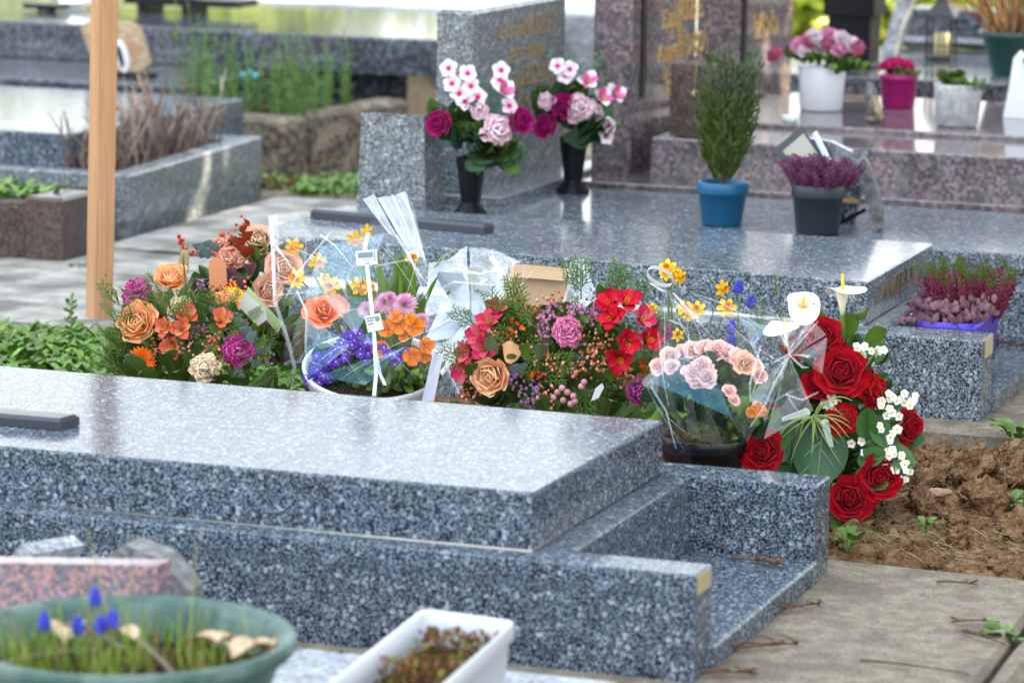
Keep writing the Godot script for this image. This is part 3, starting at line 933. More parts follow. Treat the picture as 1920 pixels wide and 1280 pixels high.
	tube(st, [Vector3.ZERO, Vector3(0.005, 0.13, 0)], 0.0025, 0.0015, Color(0.08, 0.15, 0.03), Color(0.1, 0.18, 0.04))
	for k in 16: petal(st, Transform3D(upright(Vector3(cos(k * 2.4), 0.5, sin(k * 2.4))), Vector3(0, 0.03 + 0.006 * k, 0)), 0.026, 0.01, 0.0, 0.5, 0.1, 0.0, Color(0.08, 0.15, 0.03), Color(0.11, 0.2, 0.04), 2, 3)
	obj("stem", st, M.leaf, gs)
	# the wooden stake
	var p := thing("wooden_stake", "square planed timber stake standing in the weeds behind the left bouquet", "stake", Vector3(-4.4201, -0.03, -9.0182))
	st = flat()
	prism(st, PackedVector2Array([Vector2(-0.046, 0.018), Vector2(-0.009, 0.036), Vector2(0.036, 0.010), Vector2(0.0, -0.04)]), -0.1, 1.6, 0.003)
	var so := obj("post", st, M.wood, p)
	so.rotation = Vector3(0, 0, -0.021)
	# twigs shed by the cypresses, lying on the path and in the recess of the tomb
	twig("brown cypress twig fallen on the path beside the foot slab", Vector3(-1.6418, 0.006, -6.0197), 0.09, 0.75, 9)
	twig("small brown cypress twig nearer the far wall of the recess", Vector3(-1.6399, 0.006, -6.3552), 0.055, 1.0, 7)
	twig("rust brown twig lying against the wall inside the recess", Vector3(-1.7643, 0.05, -6.5303), 0.05, -0.1, 6)
	twig("thin bent twig on the right side of the path", Vector3(-1.2527, 0.006, -6.2729), 0.05, -0.6, 2)
	twig("curved dry twig near the weed at the kerb", Vector3(-1.2927, 0.006, -6.3897), 0.04, 0.4, 1)
	twig("long dry needle on the lower path", Vector3(-1.3244, 0.006, -6.0094), 0.09, -0.1, 0)
	twig("pair of dry needles on the middle of the path", Vector3(-1.3939, 0.006, -6.689), 0.035, 0.1, 1)
	twig("brown twig at the outer corner of the nearest tomb", Vector3(-1.6372, 0.006, -5.8273), 0.05, 0.5, 5)
	twig("rust coloured debris in the recess of the middle tomb", Vector3(-1.8414, 0.06, -9.3162), 0.07, 0.0, 8)
	var br := obj("dead_leaf_litter", dry_bits(Vector3(-2.0, 0.0, -5.55), 0.05, 24, Color(0.17, 0.07, 0.04)), M.dull_leaf)
	tag(br, "brown leaf litter in the gap between the nearest tomb and pale slab", "leaves", "", "stuff")
	var mo := obj("leaf_fragments", dry_bits(Vector3(-2.3, -0.02, -5.58), 0.10, 50, Color(0.14, 0.07, 0.045)), M.dull_leaf)
	mo.scale = Vector3(1, 1, 1)
	tag(mo, "dark brown leaf fragments along the base of the nearest tomb", "leaves", "", "stuff")

func _soil_spot(px: float, py: float) -> Vector3:      # where on the mound the clods of the photograph lie
	return Vector3(lerpf(-1.80, -1.03, (px - 1565.0) / 355.0), 0.0, lerpf(-8.25, -6.85, (py - 800.0) / 260.0))

func leafy_weed(label: String, at: Vector3, L: float, n: int) -> void:
	var t := thing("weed", label, "weed", at, "weeds on the soil and path")
	for i in n:
		var st := begin()
		var yaw := i * 2.4 + rng.randf()
		var c := vary(Color(0.10, 0.19, 0.035), 0.3)
		var f := rng.randf_range(0.6, 1.3)
		tube(st, [Vector3.ZERO, Vector3(sin(yaw) * L * 0.5 * f, L * 0.7 * f, cos(yaw) * L * 0.5 * f)], 0.0015, 0.001, c, c, 4)
		petal(st, Transform3D(Basis(Vector3.UP, yaw), Vector3(sin(yaw) * L * 0.5 * f, L * 0.7 * f, cos(yaw) * L * 0.5 * f)), L * f, L * 0.6 * f, 0.3, 1.7, 0.25, 0.09, c * 0.8, c, 4, 5, 1.3, 0.6, i)
		obj("leaf", st, M.leaf, t)

func twig(label: String, at: Vector3, L: float, yaw: float, n: int) -> void:
	n = n * 2
	L *= 1.15
	var t := thing("twig", label, "twig", at, "twigs shed on the graves and path")
	var st := begin()
	var d := Vector3(cos(yaw), 0, -sin(yaw))
	var c := Color(0.12, 0.068, 0.043)
	var pts := arc(-d * L, d * L, Vector3(0, 0.006, 0.012), 6)
	tube(st, pts, 0.0028, 0.0014, c, c, 5)
	obj("stem", st, M.stem, t)
	for k in n:
		st = begin()
		var a: Vector3 = pts[rng.randi_range(1, 6)]
		var e := a + Vector3(rng.randf_range(-0.5, 0.5), rng.randf_range(0.02, 0.1), rng.randf_range(-0.5, 0.5)) * L
		var cc := vary(Color(0.14, 0.075, 0.045), 0.35)
		tube(st, arc(a, e, Vector3(rng.randf_range(-0.01, 0.01), 0.004, rng.randf_range(-0.01, 0.01)), 4), 0.0032, 0.001, cc, cc, 4)
		obj("side_shoot", st, M.stem, t)

# ------------------------------------------------------------------ the grave nearest the viewer and what stands on it
func front_things() -> void:
	var g := thing("pale_grave_slab", "pale grey granite slab along the bottom edge of the picture", "tomb")
	obj("cover_slab", block(-4.5, -1.70, -0.06, 0.085, -5.42, -3.6, 0.006), M.granite_pale, g)
	obj("edge_stone", block(-1.695, -1.60, -0.1, 0.05, -5.42, -4.2, 0.01), M.slate, g)
	# green bowl
	var C := Vector3(-2.26, 0.086, -4.69)
	var b := thing("green_bowl", "round faded green plastic bowl planter in the lower corner", "planter", C)
	b.scale = Vector3(1.0, 1.17, 1.0)
	var st := begin()
	lathe(st, [Vector2(0.02, 0.0), Vector2(0.16, 0.0), Vector2(0.205, 0.06), Vector2(0.232, 0.125), Vector2(0.236, 0.14), Vector2(0.256, 0.146), Vector2(0.262, 0.156), Vector2(0.26, 0.166), Vector2(0.25, 0.168), Vector2(0.236, 0.160), Vector2(0.228, 0.148), Vector2(0.215, 0.10), Vector2(0.205, 0.06)], Vector3.ZERO, 56, Color.WHITE, 1.0, 1.0)
	obj("bowl", st, stone(mottle(256, 51, 0.03, Color(0.035, 0.085, 0.072), Color(0.06, 0.12, 0.098), Color(0.10, 0.16, 0.135), 0.15), 3.0, 0.55, 0.4), b)
	st = begin()
	lathe(st, [Vector2(0.0, 0.128), Vector2(0.12, 0.122), Vector2(0.224, 0.108)], Vector3.ZERO, 40)
	obj("soil", st, M.compost, b)
	var gr := begin()
	for k in 360:
		var a := rng.randf() * TAU
		var q := 0.205 * sqrt(rng.randf())
		var p := Vector3(cos(a) * q, 0.116, sin(a) * q)
		if (p.x > 0.04 or p.z < -0.06) and k % 3: continue
		var c := vary(Color(0.20, 0.30, 0.035) if k % 4 else Color(0.34, 0.32, 0.12), 0.35)
		var L := rng.randf_range(0.03, 0.075) * (2.4 if k % 29 == 0 else 1.0)
		tube(gr, arc(p, p + Vector3(rng.randf_range(-0.4, 0.4), 1, rng.randf_range(-0.4, 0.4)) * L, Vector3(rng.randf_range(-0.006, 0.006), 0, 0), 3), 0.0019, 0.0006, c, c, 3)
	tag(obj("grass", gr, M.leaf, b), "", "", "", "stuff")
	var ms := begin()
	for k in 420:
		var a := rng.randf() * TAU
		var q := 0.21 * sqrt(rng.randf())
		var c := vary(Color(0.15, 0.20, 0.03) if k % 3 else Color(0.20, 0.11, 0.05), 0.4)
		petal(ms, Transform3D(upright(Vector3(rng.randf_range(-1, 1), 0.9, rng.randf_range(-1, 1))), Vector3(cos(a) * q, 0.118, sin(a) * q)), 0.022, 0.009, 0.2, 1.0, 0.1, 0.0, c, c, 2, 2)
	tag(obj("moss", ms, M.dull_leaf, b), "", "", "", "stuff")
	for m in [[Vector3(-2.3539, 0.3092, -4.6), 0.05], [Vector3(-2.2976, 0.3082, -4.6), 0.05], [Vector3(-2.2643, 0.3108, -4.61), 0.05], [Vector3(-2.2447, 0.321, -4.61), 0.055], [Vector3(-2.2878, 0.3447, -4.64), 0.07]]: muscari(b, (m[0] - C) * Vector3(1, 0.855, 1), m[1] * 0.8, 0.0078)
	for l in [[Vector3(-2.4028, 0.2653, -4.6), 0.05, 0.3], [Vector3(-2.1975, 0.3149, -4.6), 0.035, 1.6], [Vector3(-2.1214, 0.3143, -4.6), 0.04, 0.5], [Vector3(-2.0563, 0.2964, -4.6), 0.05, -0.4], [Vector3(-2.051, 0.2943, -4.55), 0.035, 2.2], [Vector3(-2.0046, 0.2976, -4.6), 0.035, 0.9], [Vector3(-2.329, 0.2645, -4.6), 0.035, 1.2], [Vector3(-2.1607, 0.2981, -4.6), 0.03, 2.6], [Vector3(-2.3738, 0.289, -4.6), 0.03, 0.1], [Vector3(-2.0996, 0.2961, -4.6), 0.03, 1.9]]:
		st = begin()
		petal(st, Transform3D(Basis(Vector3.UP, l[2]), Vector3.ZERO), l[1] * 1.5, l[1] * 1.1, 1.0, 2.0, 0.5, 0.1, Color(0.46, 0.30, 0.18), Color(0.62, 0.48, 0.34), 4, 5, 1.2, 0.6, l[2])
		obj("dead_leaf", st, M.dull_leaf, b, Transform3D(Basis(), Vector3(clampf(l[0].x - C.x, -0.19, 0.19), 0.14, clampf((l[0].y - 0.22) * -3.0, -0.1, 0.17))))
	for w in [[Vector3(-0.20, 0.118, 0.14), Vector3(-0.05, 0.135, -0.02)], [Vector3(-0.05, 0.135, -0.12), Vector3(0.17, 0.12, 0.12)], [Vector3(-0.16, 0.14, -0.12), Vector3(0.02, 0.125, -0.02)]]:
		st = begin()
		tube(st, arc(w[0], w[1], Vector3(0, 0.012, 0.01), 6), 0.0055, 0.0035, Color(0.17, 0.12, 0.10), Color(0.13, 0.085, 0.07))
		obj("twig", st, M.stem, b)
	# white window box
	var w := thing("white_planter", "white plastic window box with reddish sedum on the pale slab", "planter")
	var A := [Vector3(-1.952, 0.215, -4.70), Vector3(-1.991, 0.215, -5.263), Vector3(-1.826, 0.215, -5.247), Vector3(-1.785, 0.215, -4.69)]
	var rings := []
	for s in [[0.88, 0.088], [0.965, 0.185], [1.05, 0.187], [1.05, 0.213], [1.02, 0.217], [0.95, 0.213], [0.93, 0.18], [0.86, 0.10]]:
		var mid := Vector3(-1.888, 0, -4.98)
		var o := PackedVector2Array()
		for i in 4:
			var c: Vector3 = A[i]
			for q in 5:
				var a := -PI * 0.5 * i + PI - PI * 0.5 * q / 4.0 - PI * 0.5 + PI
				var rr := 0.018
				var cx: float = c.x + (rr if c.x < mid.x else -rr)
				var cz: float = c.z + (rr if c.z < mid.z else -rr)
				var off := Vector2((-1.0 if c.x < mid.x else 1.0), (-1.0 if c.z < mid.z else 1.0))
				var t := q / 4.0 * PI / 2
				var first_x := i % 2 == 0
				var d := Vector2(off.x * (cos(t) if not first_x else sin(t)), off.y * (sin(t) if not first_x else cos(t)))
				o.append(Vector2(cx + d.x * rr, cz + d.y * rr))
		var ring := []
		for p in o: ring.append(Vector3(mid.x + (p.x - mid.x) * s[0], s[1], mid.z + (p.y - mid.z) * lerpf(1.0, s[0], 0.35)))
		rings.append(ring)
	st = begin()
	ringed(st, rings, [Color.WHITE, Color.WHITE, Color.WHITE, Color.WHITE, Color.WHITE, Color.WHITE, Color.WHITE, Color.WHITE])
	obj("box", st, mat(0.54, 0.565, 0.61, 0.45), w)
	st = flat()
	prism(st, PackedVector2Array([Vector2(-1.935, -4.72), Vector2(-1.970, -5.235), Vector2(-1.838, -5.225), Vector2(-1.80, -4.71)]), 0.10, 0.165, 0.0)
	obj("soil", st, M.compost, w)
	st = begin()
	for k in 1300:
		var pz := rng.randf_range(-5.22, -4.72)
		var p := Vector3(-1.886 + (pz + 4.98) * 0.08 + rng.randf_range(-0.063, 0.063), rng.randf_range(0.165, 0.19) + 0.012 * sin(pz * 30.0), pz)
		var c := vary([Color(0.15, 0.055, 0.03), Color(0.11, 0.06, 0.02), Color(0.16, 0.17, 0.03), Color(0.20, 0.085, 0.05)][k % 4], 0.35)
		petal(st, Transform3D(upright(Vector3(rng.randf_range(-1, 1), rng.randf_range(0.3, 1.2), rng.randf_range(-1, 1))), p), rng.randf_range(0.008, 0.018), 0.006, 0.0, 0.6, 0.2, 0.0, c, c * 1.3, 2, 2)
	tag(obj("sedum", st, M.leaf, w), "", "", "", "stuff")
	# plaques between the bowl and the tomb
	var k := thing("pink_granite_plaque", "speckled pink granite plaque standing behind the green bowl", "plaque")
	st = flat()
	plate(st, Vector3(0, 0, -5.06), Vector3(1, 0, 0), Vector3(0, 1, -0.03), PackedVector2Array([Vector2(-2.9, 0.086), Vector2(-2.3854, 0.086), Vector2(-2.3854, 0.2955), Vector2(-2.9, 0.2598 - 0.004)]), Vector3(0, 0, 0.05))
	obj("plaque", st, M.granite_pink, k)
	var k2 := thing("grey_stone_plaque", "dull grey stone plaque with a rounded shoulder behind the pink one", "plaque")
	st = flat()
	var o2 := PackedVector2Array()
	for q in [[150,1130],[172,1062],[205,1040],[218,1030],[285,1048],[318,1078],[338,1105],[338,1150]]: o2.append(Vector2(lerpf(-2.6018, -2.4144, (q[0] - 150) / 188.0), maxf(0.086, lerpf(0.1678, 0.2791, (1150 - q[1]) / 120.0))))
	plate(st, Vector3(0, 0, -5.22), Vector3(1, 0, 0), Vector3(0, 1, -0.1), o2, Vector3(0.0, 0, 0.07))
	obj("plaque", st, M.slate, k2)
	var k3 := thing("leaning_plaque", "pale stone plaque leaning at the left edge above the pink one", "plaque")
	st = flat()
	plate(st, Vector3(-2.8596, 0.086, -5.3), Vector3(0.52, 0.85, -0.05), Vector3(-0.85, 0.52, 0.0), PackedVector2Array([Vector2(-0.02, -0.03), Vector2(0.19, -0.03), Vector2(0.19, 0.0), Vector2(-0.02, 0.03)]), Vector3(-0.05, 0.0, 0.10))
	obj("plaque", st, M.granite_pale, k3)

func muscari(parent: Node3D, at: Vector3, stem: float, r: float) -> void:
	var n := Node3D.new()
	n.name = "grape_hyacinth"
	n.position = at
	parent.add_child(n, true)
	var st := begin()
	tube(st, [Vector3(0, -stem, 0), Vector3(0, r * 2.0, 0)], 0.002, 0.0015, Color(0.1, 0.17, 0.04), Color(0.1, 0.17, 0.04))
	obj("stem", st, M.stem, n)
	st = begin()
	for k in 46:
		var t := k / 46.0
		var q := r * 0.95 * sin(PI * (0.22 + 0.70 * t))
		ball(st, Vector3(cos(k * 2.4) * q, r * 2.8 * (t - 0.35), sin(k * 2.4) * q), r * (0.42 - 0.14 * t), vary(Color(0.07, 0.08, 0.52), 0.35), 6)
	obj("flower_spike", st, M.petal, n)

# ------------------------------------------------------------------ flowers (axis up the y axis, r is the radius)
func cached(key: String, build: Callable) -> ArrayMesh:
	if not key.contains("heather"):      # three individuals of each bloom, taken in turn
		taken["~" + key] = taken.get("~" + key, 0) + 1
		key += "%d" % (taken["~" + key] % 3)
	if not meshes.has(key): meshes[key] = build.call()
	return meshes[key]

func rose(r: float, c0: Color, c1: Color, n := 26, open := 1.0, point := 0.5) -> ArrayMesh:
	var st := begin()
	for i in n:
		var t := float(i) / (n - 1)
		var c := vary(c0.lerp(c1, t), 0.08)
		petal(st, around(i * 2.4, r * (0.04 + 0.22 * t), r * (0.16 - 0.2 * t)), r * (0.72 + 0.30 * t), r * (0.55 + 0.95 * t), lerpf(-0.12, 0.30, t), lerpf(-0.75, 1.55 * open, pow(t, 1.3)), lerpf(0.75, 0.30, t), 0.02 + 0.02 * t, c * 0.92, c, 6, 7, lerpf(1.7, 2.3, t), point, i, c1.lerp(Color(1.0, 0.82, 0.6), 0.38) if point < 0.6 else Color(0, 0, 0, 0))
	st.set_color(Color(0.06, 0.11, 0.03))
	return finish(st)

func carnation(r: float, c0: Color, c1: Color, n := 84) -> ArrayMesh:
	var st := begin()
	for i in n:
		var t := float(i) / (n - 1)
		var c := vary(c0, 0.15)
		petal(st, around(i * 2.4, r * 0.10 * t, r * (0.25 - 0.25 * t)), r * rng.randf_range(0.8, 1.05), r * (0.56 if n > 40 else 0.75), lerpf(0.0, 0.7, t) + rng.randf_range(-0.1, 0.1), lerpf(0.1, 1.65, t) + rng.randf_range(-0.25, 0.25), 0.15, 0.13, c, vary(c0, 0.1), 8, 5, 2.6, 0.35, rng.randf() * 9.0, c1)
	return finish(st)

func gerbera(r: float, c0: Color, c1: Color, cd: Color) -> ArrayMesh:
	var st := begin()
	for i in 44:
		var c := vary(c0, 0.15)
		petal(st, around(i * TAU / 22.0 + (0.14 if i > 21 else 0.0), r * 0.2, 0.0), r * (0.82 if i < 22 else 0.68), r * 0.21, 1.25 - (0.2 if i > 21 else 0.0), 1.6 - (0.3 if i > 21 else 0.0), 0.25, 0.0, c, vary(c1, 0.1), 3, 4, 1.7, 0.45, i)
	for i in 90:
		var q := r * 0.30 * sqrt(i / 90.0)
		ball(st, Vector3(cos(i * 2.4) * q, r * 0.10 - q * 0.12, sin(i * 2.4) * q), r * 0.045, vary(cd, 0.5), 4)
	return finish(st)

func lily(r: float, c0: Color, c1: Color, ct: Color) -> ArrayMesh:      # alstroemeria: six pointed petals, streaked throat
	var st := begin()
	for i in 6:
		var inner := i % 2 == 0
		var yaw := i * TAU / 6.0 + rng.randf_range(-0.15, 0.15)
		var c := vary(c1 if inner else c0, 0.15)
		petal(st, around(yaw, r * 0.04, 0.0), r * rng.randf_range(1.2, 1.4), r * (0.55 if inner else 0.8), 0.10, (0.95 if inner else 1.2) + rng.randf_range(-0.2, 0.2), 0.35, 0.05, vary(c, 0.1) * 0.8, c, 6, 7, 1.6, 0.6, i)
		if inner:
			petal(st, around(yaw, r * 0.06, 0.002), r * 0.72, r * 0.34, 0.12, 0.62, 0.35, 0.0, ct, ct.lerp(c1, 0.5), 4, 4, 1.4, 0.6, i)
			for k in 3: petal(st, around(yaw + (k - 1) * 0.10, r * 0.08, 0.005), r * 0.6, r * 0.02, 0.14, 0.6, 0.0, 0.0, c0 * 0.4, c0 * 0.5, 1, 4, 1.2, 0.6)
	for i in 5: tube(st, [Vector3.ZERO, Vector3(cos(i * 1.3) * r * 0.15, r * 0.85, sin(i * 1.3) * r * 0.15)], r * 0.018, r * 0.012, c1, ct, 4)
	return finish(st)

func daffodil(r: float) -> Array:
	var st := begin()
	for i in 6: petal(st, around(i * TAU / 6.0, r * 0.16, 0.0), r * 0.9, r * 0.55, 1.35, 1.75, 0.2, 0.04, Color(0.86, 0.52, 0.02), Color(0.88, 0.60, 0.04), 4, 4, 1.3, 0.7, i)
	var cr := begin()
	var rings := []
	var cols := []
	for p in [[0.14, -0.05], [0.20, 0.1], [0.24, 0.35], [0.29, 0.6], [0.36, 0.72]]:
		var ring := []
		for i in 18: ring.append(Vector3(cos(TAU * i / 18), 0, sin(TAU * i / 18)) * r * p[0] * (1.0 + (0.10 * (i % 2) if p[0] > 0.3 else 0.0)) + Vector3(0, r * p[1], 0))
		rings.append(ring)
		cols.append(Color(0.86, 0.36, 0.01))
	ringed(cr, rings, cols)
	return [finish(st), finish(cr)]

func pansy(r: float, c0: Color, c1: Color) -> ArrayMesh:
	var st := begin()
	for q in [[0.5, 1.0, -0.002], [-0.5, 1.0, -0.002], [1.55, 0.9, 0.0], [-1.55, 0.9, 0.0], [3.14, 1.05, 0.003]]:
		petal(st, around(q[0], 0.0, q[2]), r, r * 1.1, 1.15, 1.75, 0.3, 0.07, c1 * 0.6, vary(c0, 0.16), 6, 6, 2.0, 0.42, q[0])
	ball(st, Vector3(0, 0.002, 0), r * 0.1, Color(0.7, 0.45, 0.03), 6)
	return finish(st)

func five_petals(r: float, c0: Color, c1: Color, cd: Color) -> ArrayMesh:
	var st := begin()
	for i in 5: petal(st, around(i * TAU / 5.0 + rng.randf_range(-0.1, 0.1)), r, r * 0.82, 0.9, 1.75, 0.3, 0.06, c1, c0, 4, 4, 2.0, 0.45, i)
	ball(st, Vector3(0, r * 0.20, 0), r * 0.26, cd, 8, 0.8)
	return finish(st)

func pompon(r: float, c0: Color, c1: Color) -> ArrayMesh:      # double daisy: many fine quilled petals
	var st := begin()
	for i in 190:
		var t := i / 189.0
		var c := c0.lerp(c1, rng.randf() * 0.9)
		petal(st, around(i * 2.4, r * 0.25 * t, r * (0.15 - 0.1 * t)), r * 0.85, r * 0.10, lerpf(0.05, 1.2, t), lerpf(0.1, 1.75, t), 0.4, 0.0, c1, c, 1, 3, 2.2, 0.4)
	return finish(st)

func begonia(r: float, c0: Color, c1: Color) -> ArrayMesh:
	var st := begin()
	for i in 16:
		var t := i / 15.0
		var c := vary(c0.lerp(c1, t), 0.1)
		petal(st, around(i * 2.4, r * 0.18 * t, r * (0.2 - 0.2 * t)), r * (0.6 + 0.4 * t), r * (0.7 + 0.5 * t), lerpf(0.0, 0.7, t), lerpf(-0.4, 1.75, t), 0.4, 0.06, c, c1.lerp(Color.WHITE, 0.2), 5, 5, 2.2, 0.4, i)
	return finish(st)

func calla(r: float) -> Array:      # trumpet with a rolled rim drawn out to a point; golden spadix
	var st := begin()
	var rings := []
	var cols := []
	for j in 12:
		var v := j / 11.0
		var ring := []
		for i in 33:
			var a := lerpf(-PI * 1.06, PI * 1.06, i / 32.0)
			var front := 0.5 + 0.5 * cos(a)
			var rad := r * (0.10 + 0.34 * v + 0.56 * pow(v, 5.0))
			var h := r * (2.0 * v - 0.75 * pow(v, 8.0) * (1.0 - front) + 0.08 * pow(v, 6.0) * sin(a * 3.0 + 0.6))
			rad *= 1.0 + pow(v, 7.0) * (0.9 * pow(front, 8.0) - 0.05 + 0.06 * sin(a * 2.0 + 1.0))
			h -= r * 0.45 * pow(v, 9.0) * pow(front, 5.0)
			var over := 0.0 if absf(a) < PI else r * 0.03
			ring.append(Vector3(sin(a) * (rad + over), h, cos(a) * (rad + over)))
		rings.append(ring)
		cols.append(Color(0.30, 0.40, 0.10).lerp(Color(0.80, 0.78, 0.62), clampf(v * 4.5, 0, 1)).lerp(Color(0.86, 0.84, 0.74), v))
	ringed(st, rings, cols, false)
	var sp := begin()
	tube(sp, [Vector3(0, r * 0.4, 0), Vector3(0, r * 1.6, r * 0.04), Vector3(0, r * 2.30, r * 0.02), Vector3(0, r * 2.38, r * 0.02)], r * 0.105, r * 0.07, Color(0.82, 0.50, 0.02), Color(0.86, 0.60, 0.05), 8)
	return [finish(st), finish(sp)]

# ------------------------------------------------------------------ leaves
func leaf_mesh(kind: String) -> ArrayMesh:      # one metre long, scaled where it is placed
	if meshes.has(kind): return meshes[kind]
	var st := begin()
	var dark := Color(0.030, 0.065, 0.018)
	match kind:
		"ovate":
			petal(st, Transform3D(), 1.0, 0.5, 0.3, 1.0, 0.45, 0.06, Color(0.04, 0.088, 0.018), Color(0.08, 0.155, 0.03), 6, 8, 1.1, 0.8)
			petal(st, Transform3D(Basis(), Vector3(0, 0, 0.008)), 0.95, 0.035, 0.3, 1.0, 0.0, 0.0, Color(0.13, 0.20, 0.06), Color(0.12, 0.20, 0.05), 1, 7, 0.8, 0.5)
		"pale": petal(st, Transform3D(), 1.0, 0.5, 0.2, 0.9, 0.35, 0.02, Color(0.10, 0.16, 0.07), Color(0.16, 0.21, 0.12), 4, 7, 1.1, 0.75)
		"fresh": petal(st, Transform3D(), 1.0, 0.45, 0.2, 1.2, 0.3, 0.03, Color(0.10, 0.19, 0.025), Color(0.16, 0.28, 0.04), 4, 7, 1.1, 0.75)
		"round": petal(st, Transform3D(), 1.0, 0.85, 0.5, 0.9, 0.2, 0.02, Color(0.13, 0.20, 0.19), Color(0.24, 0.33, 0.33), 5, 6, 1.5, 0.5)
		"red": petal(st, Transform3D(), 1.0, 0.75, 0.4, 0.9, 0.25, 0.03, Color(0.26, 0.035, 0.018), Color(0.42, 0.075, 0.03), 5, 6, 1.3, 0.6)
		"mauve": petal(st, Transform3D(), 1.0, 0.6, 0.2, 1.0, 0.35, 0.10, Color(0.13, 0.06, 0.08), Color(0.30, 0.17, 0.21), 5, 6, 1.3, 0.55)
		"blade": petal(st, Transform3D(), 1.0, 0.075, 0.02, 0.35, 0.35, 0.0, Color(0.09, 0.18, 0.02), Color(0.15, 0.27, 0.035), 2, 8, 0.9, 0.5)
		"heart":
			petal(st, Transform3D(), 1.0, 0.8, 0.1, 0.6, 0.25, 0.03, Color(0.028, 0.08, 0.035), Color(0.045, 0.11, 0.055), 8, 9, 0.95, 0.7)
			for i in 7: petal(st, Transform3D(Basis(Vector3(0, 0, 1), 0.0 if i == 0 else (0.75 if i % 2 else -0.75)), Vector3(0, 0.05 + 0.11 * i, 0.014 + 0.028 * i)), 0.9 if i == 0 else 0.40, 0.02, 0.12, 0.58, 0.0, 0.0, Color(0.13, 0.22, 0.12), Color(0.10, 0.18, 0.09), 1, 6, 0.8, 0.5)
		"striped":
			for i in 5: petal(st, Transform3D(Basis(Vector3(0, 0, 1), (i - 2) * 0.13), Vector3.ZERO), 1.0 - 0.06 * absf(i - 2), 0.24, 0.6, 1.5, 0.2, 0.02, [Color(0.55, 0.66, 0.42), Color(0.08, 0.18, 0.05), Color(0.62, 0.70, 0.48)][i % 3], [Color(0.62, 0.72, 0.45), Color(0.14, 0.30, 0.08), Color(0.60, 0.70, 0.46)][i % 3], 2, 7, 1.0, 0.6)
		"fern":
			tube(st, arc(Vector3.ZERO, Vector3(0, 0.95, 0.2), Vector3(0, 0, -0.06), 6), 0.012, 0.004, dark, dark, 4)
			for i in 22:
				var t := 0.12 + i / 22.0 * 0.85
				for s in [-1, 1]:
					petal(st, Transform3D(Basis(Vector3(0, 0, 1), -s * 1.05), Vector3(0, 0.95 * t, 0.2 * t - 0.24 * t * (1.0 - t))), 0.34 * sin(PI * (0.22 + t * 0.75)), 0.06, 0.1, 0.3, 0.2, 0.0, Color(0.035, 0.10, 0.025), Color(0.065, 0.16, 0.04), 2, 4, 1.0, 0.6)
		"sprig":      # thuja-like spray
			_spray(st, Vector3.ZERO, Vector3(0, 1, 0.1).normalized(), 1.0, 0)
		"needle":      # fine feathery green
			tube(st, [Vector3.ZERO, Vector3(0, 1, 0.1)], 0.012, 0.005, dark, dark, 4)
			for i in 60:
				var a := Vector3(0, 0.1 + i / 66.0, 0.1 * i / 66.0)
				var d := Vector3(cos(i * 2.4), 0.9, sin(i * 2.4) * 0.5) * (0.22 - 0.12 * i / 60.0)
				tube(st, [a, a + d], 0.008, 0.003, Color(0.08, 0.15, 0.025), Color(0.13, 0.22, 0.045), 3)
	meshes[kind] = finish(st)
	return meshes[kind]

func _spray(st: SurfaceTool, at: Vector3, dir: Vector3, L: float, depth: int) -> void:
	var c := vary(Color(0.085, 0.165, 0.03), 0.3)
	var side := dir.cross(Vector3(0, 0, 1)).normalized()
	tube(st, arc(at, at + dir * L, Vector3(0, 0, 0.03 * L), 3), 0.016 if depth == 0 else 0.013, 0.009, c, c * 1.5, 4)
	if depth > 1 or L < 0.08: return
	var n := 9 if depth == 0 else 4
	for i in n:
		var t := 0.18 + 0.75 * i / n
		var s := 1.0 if i % 2 else -1.0
		_spray(st, at + dir * L * t, (dir * 0.8 + side * s * 0.62 + Vector3(0, 0, rng.randf_range(-0.15, 0.2))).normalized(), L * (0.48 - 0.3 * t) * rng.randf_range(0.8, 1.1) + 0.04, depth + 1)

# ------------------------------------------------------------------ placing
func put(parent: Node3D, called: String, mesh: Mesh, m: Material, at: Vector3, n: Vector3, scale := 1.0, turn := 0.0) -> MeshInstance3D:
	return obj(called, mesh, m, parent, Transform3D(upright(n, turn).scaled(Vector3.ONE * scale), at - parent.position))

func out_of(ax: float, ay: float) -> Vector3:      # a direction facing the path, turned sideways by ax and upwards by ay
	return (FRONT + SIDE * ax + Vector3(0, 1, 0) * ay).normalized()

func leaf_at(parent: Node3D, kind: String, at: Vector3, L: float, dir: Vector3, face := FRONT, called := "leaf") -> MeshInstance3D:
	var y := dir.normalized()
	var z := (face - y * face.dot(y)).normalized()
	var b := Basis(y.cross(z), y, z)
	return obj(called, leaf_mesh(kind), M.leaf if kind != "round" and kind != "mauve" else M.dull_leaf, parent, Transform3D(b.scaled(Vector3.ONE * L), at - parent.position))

# leaves covering a low mound of half axes h about c
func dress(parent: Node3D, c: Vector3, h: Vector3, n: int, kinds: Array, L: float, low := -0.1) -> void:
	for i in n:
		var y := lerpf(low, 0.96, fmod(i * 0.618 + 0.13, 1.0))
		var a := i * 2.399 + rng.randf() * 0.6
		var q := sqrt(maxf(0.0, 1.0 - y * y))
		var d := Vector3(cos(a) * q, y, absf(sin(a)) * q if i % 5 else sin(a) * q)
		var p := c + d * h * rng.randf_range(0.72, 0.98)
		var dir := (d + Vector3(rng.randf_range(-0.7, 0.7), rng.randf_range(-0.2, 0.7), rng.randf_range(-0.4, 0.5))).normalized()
		leaf_at(parent, kinds[i % kinds.size()], p - dir * L * 0.4, L * rng.randf_range(0.7, 1.25), dir, (FRONT + Vector3(0, 0.5, 0)).normalized())

